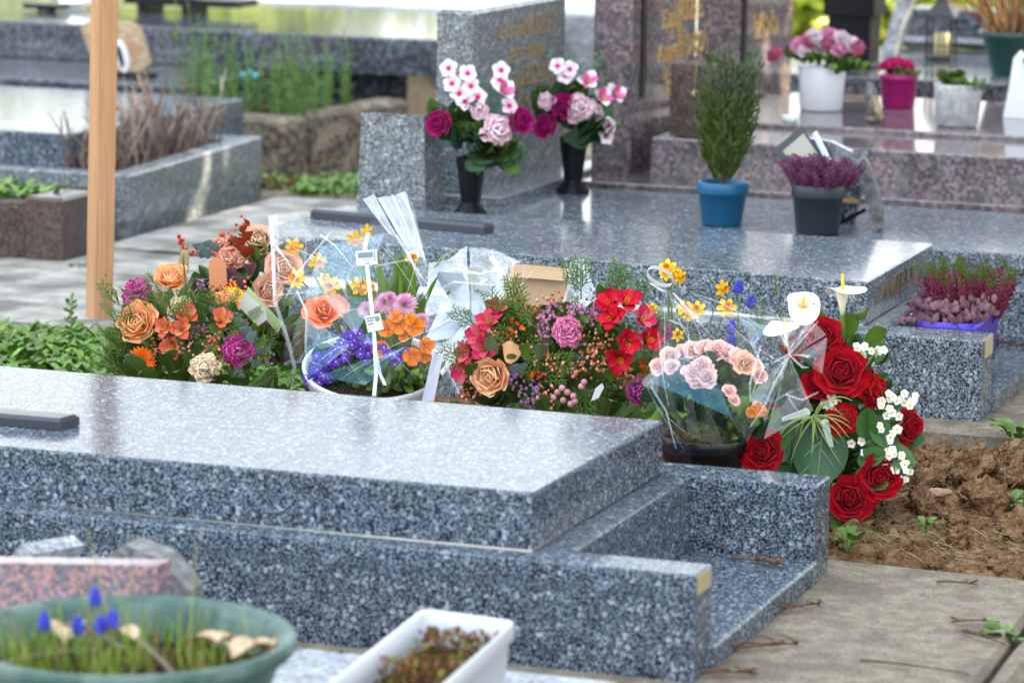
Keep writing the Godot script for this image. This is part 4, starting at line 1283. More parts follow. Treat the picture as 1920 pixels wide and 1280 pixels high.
# a scatter of many tiny buds or florets on fine stalks: too small to tell apart
func sprinkle(parent: Node3D, called: String, spots: Array, r: float, colors: Array, n: int, spread: float, stalk := Color(0.07, 0.11, 0.03), ruffled := false) -> void:
	var st := begin()
	for s in spots:
		var at: Vector3 = s - parent.position
		for k in n:
			var d := Vector3(rng.randfn(), rng.randfn() * 0.8, rng.randfn() * 0.6) * spread
			var c := vary(colors[rng.randi() % colors.size()], 0.25)
			if ruffled:
				for q in 4: petal(st, Transform3D(upright(FRONT + Vector3(rng.randfn(), rng.randfn(), rng.randfn()) * 0.6), at + d), r, r * 1.1, 0.3, 1.3, 0.3, 0.15, c, vary(c, 0.2), 3, 2, 2.0, 0.4, q)
			else:
				ball(st, at + d, r * rng.randf_range(0.7, 1.2), c, 6)
			if k % 2 == 0: tube(st, [at + Vector3(0, -spread * 1.6, -0.02), at + d], 0.0007, 0.0005, stalk, stalk, 3)
	var o := obj(called, st, M.petal, parent)
	o.set_meta("kind", "stuff")

# a creased sheet between four corners: each fold line tilts the sheet on its two sides, which leaves flat facets and sharp ridges
func folds(seed_: int, n: int) -> Array:
	var r := RandomNumberGenerator.new()
	r.seed = seed_ * 7919 + 13
	var k := []
	for i in n:
		var t := r.randf() * PI
		k.append([Vector2(cos(t), sin(t)), Vector2(r.randf_range(0.1, 0.9), r.randf_range(0.1, 0.9)), r.randf_range(0.35, 1.0) * (1.0 if i % 2 else -1.0)])
	return k

func on_sheet(c: Array, n: Vector3, k: Array, amp: float, u: float, v: float) -> Vector3:
	var h := 0.0
	for f in k: h += f[2] * absf(f[0].dot(Vector2(u, v) - f[1]))
	return c[0].lerp(c[1], u).lerp(c[3].lerp(c[2], u), v) + n * amp * h * (0.35 + 2.6 * u * (1.0 - u) * 0.65)

func patch(a: Vector3, b: Vector3, c: Vector3, d: Vector3, nu: int, nv: int, amp: float, seed_: int) -> SurfaceTool:
	var st := begin()
	st.set_smooth_group(-1)
	var n := (b - a).cross(d - a).normalized()
	var k := folds(seed_, 5 + nu)
	var g := []
	nu = nu * 2
	nv = nv * 2
	for j in nv + 1:
		var row := []
		for i in nu + 1: row.append(on_sheet([a, b, c, d], n, k, amp, float(i) / nu, float(j) / nv))
		g.append(row)
	for j in nv:
		for i in nu:
			if (i + j) % 2:
				tri(st, g[j][i], g[j][i + 1], g[j + 1][i + 1]); tri(st, g[j][i], g[j + 1][i + 1], g[j + 1][i])
			else:
				tri(st, g[j][i], g[j][i + 1], g[j + 1][i]); tri(st, g[j][i + 1], g[j + 1][i + 1], g[j + 1][i])
	return st

func film(parent: Node3D, m: Material, a: Vector3, b: Vector3, c: Vector3, d: Vector3, nu := 7, nv := 9, amp := 0.03, seed_ := 1, called := "film") -> void:
	var o := parent.position
	var p := obj(called, patch(a - o, b - o, c - o, d - o, nu, nv, amp, seed_), m, parent)
	if called != "film": return
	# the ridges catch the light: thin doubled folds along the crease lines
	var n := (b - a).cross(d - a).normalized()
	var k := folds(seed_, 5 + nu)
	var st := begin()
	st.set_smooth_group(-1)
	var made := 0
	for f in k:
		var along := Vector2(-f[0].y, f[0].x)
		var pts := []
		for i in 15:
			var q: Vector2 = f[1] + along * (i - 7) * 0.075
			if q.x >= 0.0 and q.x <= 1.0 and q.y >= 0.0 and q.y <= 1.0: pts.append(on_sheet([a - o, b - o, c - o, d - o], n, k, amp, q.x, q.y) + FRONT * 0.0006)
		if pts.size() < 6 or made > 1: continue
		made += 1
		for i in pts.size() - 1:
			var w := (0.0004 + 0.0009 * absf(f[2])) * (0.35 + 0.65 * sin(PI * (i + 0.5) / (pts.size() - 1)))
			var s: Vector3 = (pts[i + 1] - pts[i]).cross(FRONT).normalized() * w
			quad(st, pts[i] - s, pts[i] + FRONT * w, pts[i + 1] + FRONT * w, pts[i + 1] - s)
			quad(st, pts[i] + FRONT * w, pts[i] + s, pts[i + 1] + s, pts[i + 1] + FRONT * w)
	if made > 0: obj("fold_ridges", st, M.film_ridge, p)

func crease(parent: Node3D, pts: Array, w: float, m: Material = null, called := "film_crease") -> void:      # a folded edge of the film: a narrow bent strip
	var st := begin()
	st.set_smooth_group(-1)
	for i in pts.size() - 1:
		var a: Vector3 = pts[i] - parent.position
		var b: Vector3 = pts[i + 1] - parent.position
		var s := (b - a).cross(FRONT).normalized() * w
		var f := FRONT * w * 0.7
		var k := 0.4 if i == pts.size() - 2 else 1.0
		quad(st, a - s, a + f, b + f * k, b - s * k)
		quad(st, a + f, a + s, b + s * k, b + f * k)
	obj(called, st, m if m else M.film_fold, parent)

func ribbon(parent: Node3D, pts: Array, w: float, side: Vector3, called := "ribbon") -> void:
	var st := begin()
	for i in pts.size() - 1:
		quad(st, pts[i] - side * w - parent.position, pts[i] + side * w - parent.position, pts[i + 1] + side * w - parent.position, pts[i + 1] - side * w - parent.position)
	obj(called, st, M.ribbon, parent)

func flowerpot(parent: Node3D, r1: float, r0: float, h: float, lip: float, m: Material, at := Vector3.ZERO, called := "pot") -> void:
	var st := begin()
	lathe(st, [Vector2(0.001, 0.003), Vector2(r0 - 0.004, 0.0), Vector2(r0, 0.004), Vector2(lerpf(r0, r1, 0.72) , h - lip), Vector2(lerpf(r0, r1, 0.72) + 0.0045, h - lip + 0.0005), Vector2(lerpf(r0, r1, 0.72) + 0.006, h - lip + 0.003), Vector2(r1, h - 0.002), Vector2(r1 - 0.001, h), Vector2(r1 - 0.005, h), Vector2(r1 - 0.008, h - 0.02), Vector2(r1 - 0.012, h - 0.035)], at, 36)
	obj(called, st, m, parent)
	st = begin()
	lathe(st, [Vector2(0.0, h - 0.014), Vector2(r1 - 0.008, h - 0.02)], at, 24)
	obj("soil", st, M.compost, parent)

# ------------------------------------------------------------------ pots, vases and plaques on the slabs
func slab_things() -> void:
	vase("black plastic vase of pink silk flowers before the headstone's near corner", Vector3(-3.50, 0.286, -9.60), 0)
	vase("black plastic vase of pink silk flowers at the headstone's far corner", Vector3(-3.405, 0.286, -10.27), 1)
	# young cypress in a blue pot
	var b := thing("cypress_pot", "small columnar conifer in a bright blue plastic pot", "potted plant", Vector3(-2.765, 0.286, -9.73))
	flowerpot(b, 0.075, 0.059, 0.127, 0.034, mat(0.008, 0.105, 0.23, 0.4))
	conifer(b)
	# heather in an anthracite pot
	var d := thing("heather_pot", "pink heather in a dark grey plastic pot on the grey slab", "potted plant", Vector3(-2.462, 0.286, -9.67))
	flowerpot(d, 0.077, 0.062, 0.142, 0.036, mat(0.026, 0.034, 0.045, 0.45))
	for k in 46:
		var a := k * 2.4 + rng.randf()
		var q := 0.062 * sqrt(k / 46.0)
		var o := obj("heather_spike", cached("pinkheather%d" % (k % 3), heather.bind(0.095, Color(0.14, 0.028, 0.11), Color(0.27, 0.10, 0.20), false)), M.petal, d)
		o.transform = Transform3D(upright(Vector3(cos(a) * q * 13 + rng.randf_range(-0.3, 0.3), 1, sin(a) * q * 13 + rng.randf_range(-0.3, 0.3))).scaled(Vector3.ONE * rng.randf_range(0.6, 1.15)), Vector3(cos(a) * q, 0.125, sin(a) * q))
	# plaques by the heather
	var pz := -9.98
	var w := thing("wavy_plaque", "dark granite plaque with a wavy top behind the heather pot", "plaque")
	var st := flat()
	var o2 := PackedVector2Array()
	for q in [[1500,420],[1496,330],[1490,262],[1545,268],[1585,285],[1618,282],[1612,330],[1600,420]]: o2.append(Vector2((q[0] - 1560) * 0.00155, (420 - q[1]) * 0.00158))
	plate(st, Vector3(-2.4775, 0.287, -9.9), Vector3(1, 0, -0.15), Vector3(0, 0.98, -0.2), o2, Vector3(0, 0, 0.035))
	obj("plaque", st, M.granite_dark, w)
	obj("gold_line", block(-2.4408, -2.3961, 0.3537, 0.3646, -9.885, -9.878, 0.0), M.gold, w)
	var fr := thing("photo_frame", "small diamond shaped picture frame with a dark rim behind the heather", "picture frame")
	st = flat()
	var dm := PackedVector2Array([Vector2(-0.085, 0.0), Vector2(-0.01, 0.075), Vector2(0.06, -0.01), Vector2(0.0, -0.09)])
	var fu := Vector3(0.95, 0, -0.3)
	var fc := Vector3(-2.5574, 0.4988, -9.84)
	plate(st, fc, fu, Vector3(0.05, 0.97, -0.2), dm, Vector3(0.01, 0, 0.03))
	obj("frame", st, mat(0.03, 0.04, 0.055, 0.3), fr)
	st = flat()
	var dm2 := PackedVector2Array()
	for v in dm: dm2.append(v * 0.72 + Vector2(0.004, 0.002))
	plate(st, fc + Vector3(0, 0, 0.004), fu, Vector3(0.05, 0.97, -0.2), dm2, Vector3(0, 0, 0.002))
	obj("picture", st, mat(0.42, 0.42, 0.36, 0.3), fr)
	st = flat()
	plate(st, fc + Vector3(0.03, 0.055, 0.012), Vector3(0.5, -0.83, 0.1), Vector3(0.3, 0.3, 0), PackedVector2Array([Vector2(0, 0), Vector2(0.10, 0), Vector2(0.10, 0.03), Vector2(0, 0.03)]), Vector3(0, 0, 0.02))
	obj("glass_edge", st, mat(0.55, 0.62, 0.68, 0.12), fr)
	var bk := thing("leaning_plaque", "thick grey stone plaque propped on edge with a black stand right of the heather", "plaque")
	st = flat()
	o2 = PackedVector2Array()
	for q in [[1642,436],[1620,380],[1602,335],[1597,315],[1613,303],[1624,315],[1638,350],[1655,395],[1657,425]]: o2.append(Vector2((q[0] - 1640) * 0.00155, (434 - q[1]) * 0.00158))
	plate(st, Vector3(-2.3247, 0.287, -9.80), Vector3(0.98, 0, 0.15), Vector3(0, 1, 0), o2, Vector3(0.02, 0, 0.10))
	obj("plaque", st, M.slate, bk)
	st = flat()
	plate(st, Vector3(-2.3527, 0.339, -9.79), Vector3(-0.86, -0.5, 0), Vector3(-0.3, 0.8, 0), PackedVector2Array([Vector2(0, 0), Vector2(0.095, 0), Vector2(0.095, 0.014), Vector2(0, 0.014)]), Vector3(0, 0, 0.02))
	obj("stand", st, M.black, bk)
	# purple planter in the recess of the middle tomb
	var pp := thing("purple_planter", "bright purple plastic planter of heather and coral bells in the recess", "potted plant", Vector3(-1.868, 0.046, -8.87))
	var rings := []
	for s in [[0.085, 0.0], [0.10, 0.13], [0.106, 0.135], [0.108, 0.158], [0.102, 0.163], [0.097, 0.15]]:
		var ring := []
		for i in 28:
			var a := TAU * i / 28
			var ca := cos(a)
			var sa := sin(a)
			ring.append(Vector3(signf(ca) * pow(absf(ca), 0.35) * s[0] * 0.80, s[1], signf(sa) * pow(absf(sa), 0.35) * s[0] * 1.75))
		rings.append(ring)
	st = begin()
	ringed(st, rings, [Color.WHITE, Color.WHITE, Color.WHITE, Color.WHITE, Color.WHITE, Color.WHITE])
	obj("planter", st, mat(0.075, 0.035, 0.52, 0.32), pp)
	obj("soil", block(-0.066, 0.066, 0.02, 0.14, -0.15, 0.15, 0.0), M.compost, pp)
	for k in 72:
		var o := obj("heather_spike", cached("redheather%d" % (k % 4), heather.bind(0.16, Color(0.20, 0.012, 0.055), Color(0.26, 0.05, 0.11), true)), M.petal, pp)
		var x := rng.randf_range(-0.07, 0.09)
		var L := rng.randf_range(0.65, 1.05) * (1.45 if k == 3 else 1.0)
		o.transform = Transform3D(upright(Vector3(x * 4.0 + rng.randf_range(-0.15, 0.15) if k != 3 else 0.05, 1, rng.randf_range(-0.2, 0.2))).scaled(Vector3.ONE * L), Vector3(x if k != 3 else -0.03, 0.14, rng.randf_range(-0.16, 0.05)))
	for k in 190:
		var a := rng.randf() * TAU
		var p := Vector3(rng.randf_range(-0.11, 0.10), 0.15 + rng.randf() * 0.055, rng.randf_range(-0.03, 0.20))
		leaf_at(pp, "mauve", pp.position + p, rng.randf_range(0.018, 0.032), Vector3(cos(a), rng.randf_range(-0.2, 0.8), sin(a)), (FRONT + Vector3(0, 0.6, 0)).normalized())
	# things on the pink tomb
	var wp := thing("white_pot", "white cylinder pot of pink and white double flowers on pink granite", "potted plant", Vector3(-2.9365, 0.457, -11.5337))
	st = begin()
	lathe(st, [Vector2(0.002, 0.002), Vector2(0.068, 0.0), Vector2(0.072, 0.006), Vector2(0.082, 0.148), Vector2(0.081, 0.151), Vector2(0.076, 0.15), Vector2(0.074, 0.13)], Vector3.ZERO, 40)
	obj("pot", st, M.white, wp)
	dress(wp, wp.position + Vector3(0, 0.16, 0), Vector3(0.14, 0.075, 0.10), 90, ["ovate", "fresh"], 0.06, -0.4)
	var k2 := 0
	for f in [[1455,108,0],[1500,88,1],[1522,80,0],[1540,90,2],[1558,80,0],[1578,92,1],[1598,82,2],[1610,88,0],[1530,70,2],[1555,68,1],[1580,72,2],[1512,98,2]]:
		put(wp, "flower", cached("dbl%d" % f[2], carnation.bind(0.035, [Color(0.50, 0.015, 0.14), Color(0.72, 0.22, 0.44), Color(0.86, 0.76, 0.82)][f[2]], Color(0.84, 0.50, 0.66, 0.4), 30)), M.petal, Vector3(wp.position.x + (f[0] - 1540) * 0.00180, wp.position.y + (206 - f[1]) * 0.00183, wp.position.z + 0.04 + 0.012 * (k2 % 3)), out_of((f[0] - 1540) * 0.008, 0.5), 1.0)
		k2 += 1
	var mg := thing("magenta_pot", "magenta tin pot of deep pink flowers on the pink granite tomb", "potted plant", Vector3(-2.7218, 0.457, -11.7601))
	flowerpot(mg, 0.068, 0.056, 0.112, 0.012, mat(0.40, 0.008, 0.16, 0.35))
	dress(mg, mg.position + Vector3(0, 0.115, 0), Vector3(0.065, 0.03, 0.05), 22, ["fresh", "pale"], 0.045)
	for i in 11: put(mg, "flower", cached("mag", carnation.bind(0.024, Color(0.55, 0.01, 0.13), Color(0.7, 0.06, 0.25, 0.4), 24)), M.petal, mg.position + Vector3(cos(i * 2.4) * 0.05 * sqrt(i / 11.0), 0.135 + 0.018 * (1.0 - i / 11.0), sin(i * 2.4) * 0.04 * sqrt(i / 11.0) + 0.02), out_of(cos(i * 2.4) * 0.4, 0.8))
	var cp := thing("concrete_pot", "pale grey concrete pot of low green leaves on the pink granite", "potted plant", Vector3(-2.3983, 0.457, -11.2275))
	st = begin()
	lathe(st, [Vector2(0.002, 0.002), Vector2(0.062, 0.0), Vector2(0.068, 0.008), Vector2(0.078, 0.11), Vector2(0.081, 0.137), Vector2(0.078, 0.14), Vector2(0.072, 0.136), Vector2(0.07, 0.115)], Vector3.ZERO, 36)
	obj("pot", st, stone(mottle(256, 61, 0.05, Color(0.40, 0.41, 0.42), Color(0.52, 0.53, 0.54), Color(0.33, 0.34, 0.35), 0.15), 4.0, 0.85), cp)
	dress(cp, cp.position + Vector3(0, 0.125, 0), Vector3(0.085, 0.06, 0.07), 110, ["fresh", "fresh", "pale"], 0.045)
	var bd := thing("bird_figurine", "small weathered bird figurine standing on the pink granite slab", "figurine", Vector3(-2.6689, 0.457, -11.1758))
	obj("body", lump(Vector3(0.022, 0.058, 0.02), 3, 0.3, 14), M.slate, bd, Transform3D(Basis(Vector3(0, 0, 1), 0.22), Vector3(-0.004, 0.08, 0)))
	obj("wing", lump(Vector3(0.012, 0.045, 0.012), 4, 0.3, 12), M.tan_rock, bd, Transform3D(Basis(Vector3(0, 0, 1), 0.35), Vector3(0.016, 0.055, 0.012)))
	obj("base", lump(Vector3(0.034, 0.016, 0.026), 5, 0.3, 12), M.old_stone, bd, Transform3D(Basis(), Vector3(0.005, 0.014, 0)))
	var wq := thing("white_plaque", "white glossy plaque cut by the right edge on the pink granite", "plaque")
	st = flat()
	o2 = PackedVector2Array([Vector2(-0.045, 0), Vector2(0.09, 0), Vector2(0.07, 0.14), Vector2(0.0, 0.225), Vector2(-0.02, 0.20), Vector2(-0.03, 0.1)])
	plate(st, Vector3(-2.273, 0.457, -11.5727), Vector3(0.98, 0, 0.1), Vector3(0, 1, -0.1), o2, Vector3(0, 0, 0.04))
	obj("plaque", st, M.white, wq)
	st = flat()
	plate(st, Vector3(-2.2665, 0.457, -11.5763) + Vector3(0.01, 0.20, 0.012), Vector3(0.45, -0.88, 0.02), Vector3(0.88, 0.45, 0), PackedVector2Array([Vector2(0, 0), Vector2(0.12, 0), Vector2(0.12, 0.02), Vector2(0, 0.02)]), Vector3(0, 0, 0.012))
	obj("green_edge", st, mat(0.08, 0.16, 0.10, 0.3), wq)
	var vb := thing("brown_vase", "tall dark brown square vase with dried stalks by the pink headstone", "vase", Vector3(-3.1158, 0.445, -10.6284))
	st = flat()
	prism(st, PackedVector2Array([Vector2(-0.072, -0.05), Vector2(0.072, -0.05), Vector2(0.072, 0.05), Vector2(-0.072, 0.05)]), 0.0, 0.235, 0.006)
	obj("vase", st, M.granite_brown, vb)
	for k in 6:
		st = begin()
		tube(st, arc(Vector3(rng.randf_range(-0.04, 0.04), 0.22, 0), Vector3(rng.randf_range(-0.12, 0.08), rng.randf_range(0.28, 0.46), 0.05), Vector3(0, 0.03, 0), 4), 0.003, 0.002, Color(0.24, 0.18, 0.10), Color(0.30, 0.23, 0.13), 5)
		obj("dried_stalk", st, M.stem, vb)
	st = begin()
	tube(st, [Vector3(0.015, 0.24, 0.055), Vector3(0.012, 0.15, 0.06)], 0.003, 0.002, Color(0.34, 0.26, 0.14), Color(0.34, 0.26, 0.14))
	ball(st, Vector3(0.012, 0.14, 0.062), 0.012, Color(0.36, 0.28, 0.18), 8)
	obj("seed_head", st, M.stem, vb)
	for k in 6: leaf_at(vb, "fresh", vb.position + Vector3(0.05, 0.235, 0.02), 0.06, Vector3(rng.randf_range(-0.4, 0.6), 1, 0.2))
	# on the black tomb
	var bp := thing("black_planter", "tall square black planter behind the white pot", "planter", Vector3(-3.1844, 0.483, -12.9805))
	st = flat()
	var sq := func(q: float) -> PackedVector2Array: return rect(-q, q, -q, q)
	for s in [[0.0, 0.02, 0.088], [0.02, 0.20, 0.082], [0.20, 0.34, 0.098], [0.34, 0.36, 0.115]]: prism(st, sq.call(s[2]), s[0], s[1] - 0.0005, 0.003)
	obj("planter", st, M.black, bp)
	leaf_at(bp, "fresh", bp.position + Vector3(0, 0.36, 0), 0.2, Vector3(0.3, 1, 0.2))
	leaf_at(bp, "fresh", bp.position + Vector3(0, 0.36, 0), 0.2, Vector3(-0.3, 1, 0.2))
	lantern()
	var gp := thing("green_planter", "dark green ribbed planter of brown dry grass at the right edge", "planter", Vector3(-2.5556, 0.483, -12.9776))
	st = begin()
	lathe(st, [Vector2(0.09, 0.0), Vector2(0.13, 0.14), Vector2(0.145, 0.145), Vector2(0.145, 0.165), Vector2(0.13, 0.16)], Vector3.ZERO, 24)
	obj("planter", st, mat(0.012, 0.06, 0.055, 0.45), gp)
	for k in 130:
		st = begin()
		var c := vary([Color(0.17, 0.085, 0.035), Color(0.10, 0.055, 0.025), Color(0.24, 0.14, 0.06)][k % 3], 0.3)
		var a := Vector3(rng.randf_range(-0.1, 0.1), 0.15, rng.randf_range(-0.1, 0.1))
		tube(st, arc(a, a + Vector3(a.x * 2.0 + rng.randf_range(-0.06, 0.06), rng.randf_range(0.15, 0.32), a.z), Vector3(0, 0.02, 0), 4), 0.0035, 0.0015, c, c, 4)
		obj("grass_stalk", st, M.stem, gp)
	var wl := thing("tea_light", "small white tea light on the pink slab left of the white pot", "candle", Vector3(-2.9275, 0.457, -11.092))
	st = begin()
	lathe(st, [Vector2(0.0, 0.0), Vector2(0.026, 0.0), Vector2(0.028, 0.02), Vector2(0.02, 0.022), Vector2(0.0, 0.018)], Vector3.ZERO, 16)
	obj("cup", st, M.white, wl)

func heather(L: float, c0: Color, c1: Color, tips: bool) -> ArrayMesh:
	var st := begin()
	var g := Color(0.07, 0.10, 0.02)
	tube(st, arc(Vector3.ZERO, Vector3(0, L, 0), Vector3(L * 0.05, 0, 0), 4), 0.0022, 0.001, Color(0.10, 0.03, 0.04), g, 4)
	for k in 60:
		var t := 0.12 + 0.86 * k / 60.0
		var tip := tips and t > 0.78
		var r := 0.0075 * (1.0 - 0.45 * t)
		var p := Vector3(cos(k * 2.4) * r + L * 0.2 * t * (1.0 - t), L * t, sin(k * 2.4) * r)
		if tip: petal(st, Transform3D(upright(Vector3(cos(k * 2.4), 1.3, sin(k * 2.4))), p), 0.014, 0.004, 0.0, 0.3, 0.0, 0.0, g, Color(0.13, 0.19, 0.035), 1, 2)
		else: petal(st, Transform3D(upright(Vector3(cos(k * 2.4), 0.5, sin(k * 2.4))), p), 0.0105, 0.0085, 0.0, 0.4, 0.6, 0.0, vary(c0, 0.3), vary(c1, 0.3), 2, 2, 1.4, 0.4)
	return finish(st)

func conifer(b: Node3D) -> void:
	var st := begin()
	tube(st, [Vector3(0, 0.1, 0), Vector3(0.01, 0.4, 0)], 0.006, 0.003, Color(0.10, 0.05, 0.03), Color(0.10, 0.05, 0.03))
	obj("trunk", st, M.stem, b)
	for k in 290:
		st = begin()
		var t := k / 290.0
		var y := 0.125 + 0.30 * t
		var q := 0.088 * sin(PI * (0.14 + 0.80 * t)) * rng.randf_range(0.55, 1.1) + 0.006
		var a := k * 2.4
		var c := vary(Color(0.065, 0.10, 0.025) if t < 0.65 else Color(0.10, 0.13, 0.075), 0.3)
		var base := Vector3(cos(a) * q * 0.45 + 0.03 * t * t, y, sin(a) * q * 0.45)
		var dir := Vector3(cos(a) * 0.55, 1.0, sin(a) * 0.55).normalized()
		var L := rng.randf_range(0.05, 0.13)
		for s in 11:
			var p := base + dir * L * s / 11.0 + Vector3(rng.randf_range(-0.004, 0.004), 0, rng.randf_range(-0.004, 0.004))
			var d2 := (dir + Vector3(rng.randf_range(-0.7, 0.7), 0.1, rng.randf_range(-0.7, 0.7))).normalized()
			petal(st, Transform3D(upright(d2), p), rng.randf_range(0.016, 0.034), 0.006, 0.0, 0.2, 0.3, 0.0, c * 0.8, vary(c, 0.25) * 1.2, 1, 2, 1.0, 0.6)
		obj("sprig", st, M.dull_leaf, b)

func lantern() -> void:
	var t := thing("lantern", "dark metal lantern with a pale candle on the black granite tomb", "lantern", Vector3(-2.9588, 0.483, -13.5055))
	var m := mat(0.035, 0.037, 0.04, 0.4)
	m.metallic = 0.5
	obj("base", block(-0.052, 0.052, 0.0, 0.014, -0.052, 0.052, 0.002), m, t)
	for x in [-1, 1]:
		for z in [-1, 1]: obj("corner_bar", block(x * 0.047 - 0.005, x * 0.047 + 0.005, 0.0145, 0.165, z * 0.047 - 0.005, z * 0.047 + 0.005, 0.0), m, t)
	for z in [-1, 1]:
		for x in [-0.022, 0.0, 0.022]: obj("thin_bar", block(x - 0.002, x + 0.002, 0.0145, 0.165, z * 0.049 - 0.0012, z * 0.049 + 0.0012, 0.0), m, t)
		for y in [0.06, 0.11]: obj("cross_bar", block(-0.042, 0.042, y - 0.002, y + 0.002, z * 0.0525 - 0.001, z * 0.0525 + 0.001, 0.0), m, t)
	var st := flat()
	var rr := []
	for s in [[0.058, 0.166], [0.056, 0.175], [0.026, 0.225], [0.02, 0.25]]: rr.append([Vector3(-s[0], s[1], -s[0]), Vector3(s[0], s[1], -s[0]), Vector3(s[0], s[1], s[0]), Vector3(-s[0], s[1], s[0])])
	ringed(st, rr, [Color.WHITE, Color.WHITE, Color.WHITE, Color.WHITE])
	obj("roof", st, m, t)
	st = begin()
	lathe(st, [Vector2(0.0, 0.0145), Vector2(0.033, 0.0145), Vector2(0.034, 0.10), Vector2(0.031, 0.108), Vector2(0.0, 0.104)], Vector3.ZERO, 20)
	obj("candle", st, mat(0.80, 0.66, 0.38, 0.5), t)
	for z in [-1, 1]: obj("glass", block(-0.042, 0.042, 0.0146, 0.164, z * 0.045 - 0.001, z * 0.045 + 0.001, 0.0), M.film, t)

func vase(label: String, at: Vector3, kind: int) -> void:
	var v := thing("flower_vase", label, "vase", at, "black vases by the headstone")
	var st := begin()
	st.set_smooth_group(-1)
	var rings := []
	for s in [[0.055, 0.0], [0.053, 0.007], [0.031, 0.034], [0.029, 0.038], [0.046, 0.172], [0.049, 0.176], [0.042, 0.172], [0.036, 0.15]]:
		var ring := []
		for i in 12: ring.append(Vector3(cos(TAU * i / 12) * s[0], s[1], sin(TAU * i / 12) * s[0]))
		rings.append(ring)
	ringed(st, rings, [Color.WHITE, Color.WHITE, Color.WHITE, Color.WHITE, Color.WHITE, Color.WHITE, Color.WHITE, Color.WHITE])
	obj("vase", st, M.black, v)
	dress(v, at + Vector3(0, 0.235, 0), Vector3(0.125, 0.10, 0.06), 80, ["ovate", "ovate", "heart"], 0.10, -0.75)
	var cer := Color(0.34, 0.006, 0.13)
	var list := []
	var u := 0.00172
	if kind == 0: list = [["rose", -48, -153, -0.5], ["rose", 75, -158, 0.6], ["peony", 40, -141, 0.3], ["lilywhite", 52, -206, 0.3], ["star", -40, -248, -0.2], ["star", -34, -222, -0.2], ["star", -8, -240, 0.0], ["star", -2, -218, 0.0], ["star", 48, -246, 0.2], ["star", 46, -228, 0.2], ["star", -22, -205, 0.0], ["star", 10, -200, 0.0], ["star", -12, -192, 0.0], ["peonysmall", 12, -176, 0.0], ["star", 62, -186, 0.5]]
	else: list = [["rose", -46, -115, -0.5], ["peony", 8, -148, 0.0], ["lilywhite", 20, -192, 0.2], ["lilywhite", 45, -165, 0.4], ["lilywhite", 66, -172, 0.7], ["star", -32, -225, -0.2], ["star", -10, -220, -0.1], ["star", -18, -208, 0.0], ["peonysmall", -48, -162, -0.6], ["star", 56, -100, 0.6], ["star", 60, -120, 0.7], ["rose", -20, -150, -0.1], ["peonysmall", 34, -140, 0.3]]
	for f in list:
		var p: Vector3 = at + SIDE * (f[1] * u) + Vector3(0, -f[2] * u, 0) + FRONT * 0.075
		match f[0]:
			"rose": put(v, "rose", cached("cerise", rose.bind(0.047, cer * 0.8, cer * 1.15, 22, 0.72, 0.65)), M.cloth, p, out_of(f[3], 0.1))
			"peony", "peonysmall": put(v, "peony", cached("peony", carnation.bind(0.056, Color(0.82, 0.46, 0.52), Color(0.90, 0.74, 0.84, 0.9), 24)), M.cloth, p, out_of(f[3], 0.1), 1.0 if f[0] == "peony" else 0.6)
			"lilywhite": put(v, "lily", cached("lilywhite", lily.bind(0.042, Color(0.80, 0.72, 0.74), Color(0.72, 0.14, 0.40), Color(0.80, 0.70, 0.30))), M.cloth, p, out_of(f[3], 0.5))
			"star": put(v, "star_flower", cached("starw", five_petals.bind(0.030, Color(0.86, 0.83, 0.88), Color(0.82, 0.50, 0.66), Color(0.60, 0.03, 0.20))), M.cloth, p, out_of(f[3], 0.2), 1.0, f[1])
	for k in 5:
		st = begin()
		var e: Vector3 = at + SIDE * ([-0.085, 0.08, -0.03, 0.10, 0.02][k]) + Vector3(0, [0.45, 0.43, 0.42, 0.36, 0.40][k], 0)
		tube(st, arc(Vector3(0, 0.15, 0), e - at, Vector3(0, 0.03, 0), 6), 0.0022, 0.001, Color(0.03, 0.16, 0.06), Color(0.03, 0.22, 0.09))
		for q in 14: petal(st, Transform3D(upright(Vector3(cos(q * 2.4), 0.7, sin(q * 2.4))), (e - at).lerp(Vector3(0, 0.2, 0), q * 0.03)), 0.018, 0.006, 0.0, 0.4, 0.2, 0.0, Color(0.03, 0.2, 0.08), Color(0.05, 0.28, 0.12), 1, 2)
		obj("green_spray", st, M.leaf, v)

# ------------------------------------------------------------------ the fresh flowers on the new grave
func bouquets() -> void:
	orange_bouquet()
	back_bouquet()
	spring_bowl()
	wrapped_parcel()
	mixed_bouquet()
	spring_pot()
	begonia_pot()
	rose_spray()

# leaves packed between and just behind the flowers
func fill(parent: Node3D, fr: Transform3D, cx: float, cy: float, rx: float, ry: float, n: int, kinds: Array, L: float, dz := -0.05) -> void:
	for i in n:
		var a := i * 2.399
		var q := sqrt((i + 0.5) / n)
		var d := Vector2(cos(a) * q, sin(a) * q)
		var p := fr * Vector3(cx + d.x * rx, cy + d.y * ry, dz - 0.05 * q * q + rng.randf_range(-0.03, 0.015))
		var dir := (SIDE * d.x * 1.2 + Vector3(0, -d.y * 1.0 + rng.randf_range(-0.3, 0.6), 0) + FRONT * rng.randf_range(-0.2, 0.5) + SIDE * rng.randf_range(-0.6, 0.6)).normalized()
		leaf_at(parent, kinds[i % kinds.size()], p - dir * L * 0.5, L * rng.randf_range(0.7, 1.3), dir, out_of(rng.randf_range(-0.5, 0.5), rng.randf_range(0.0, 0.7)))

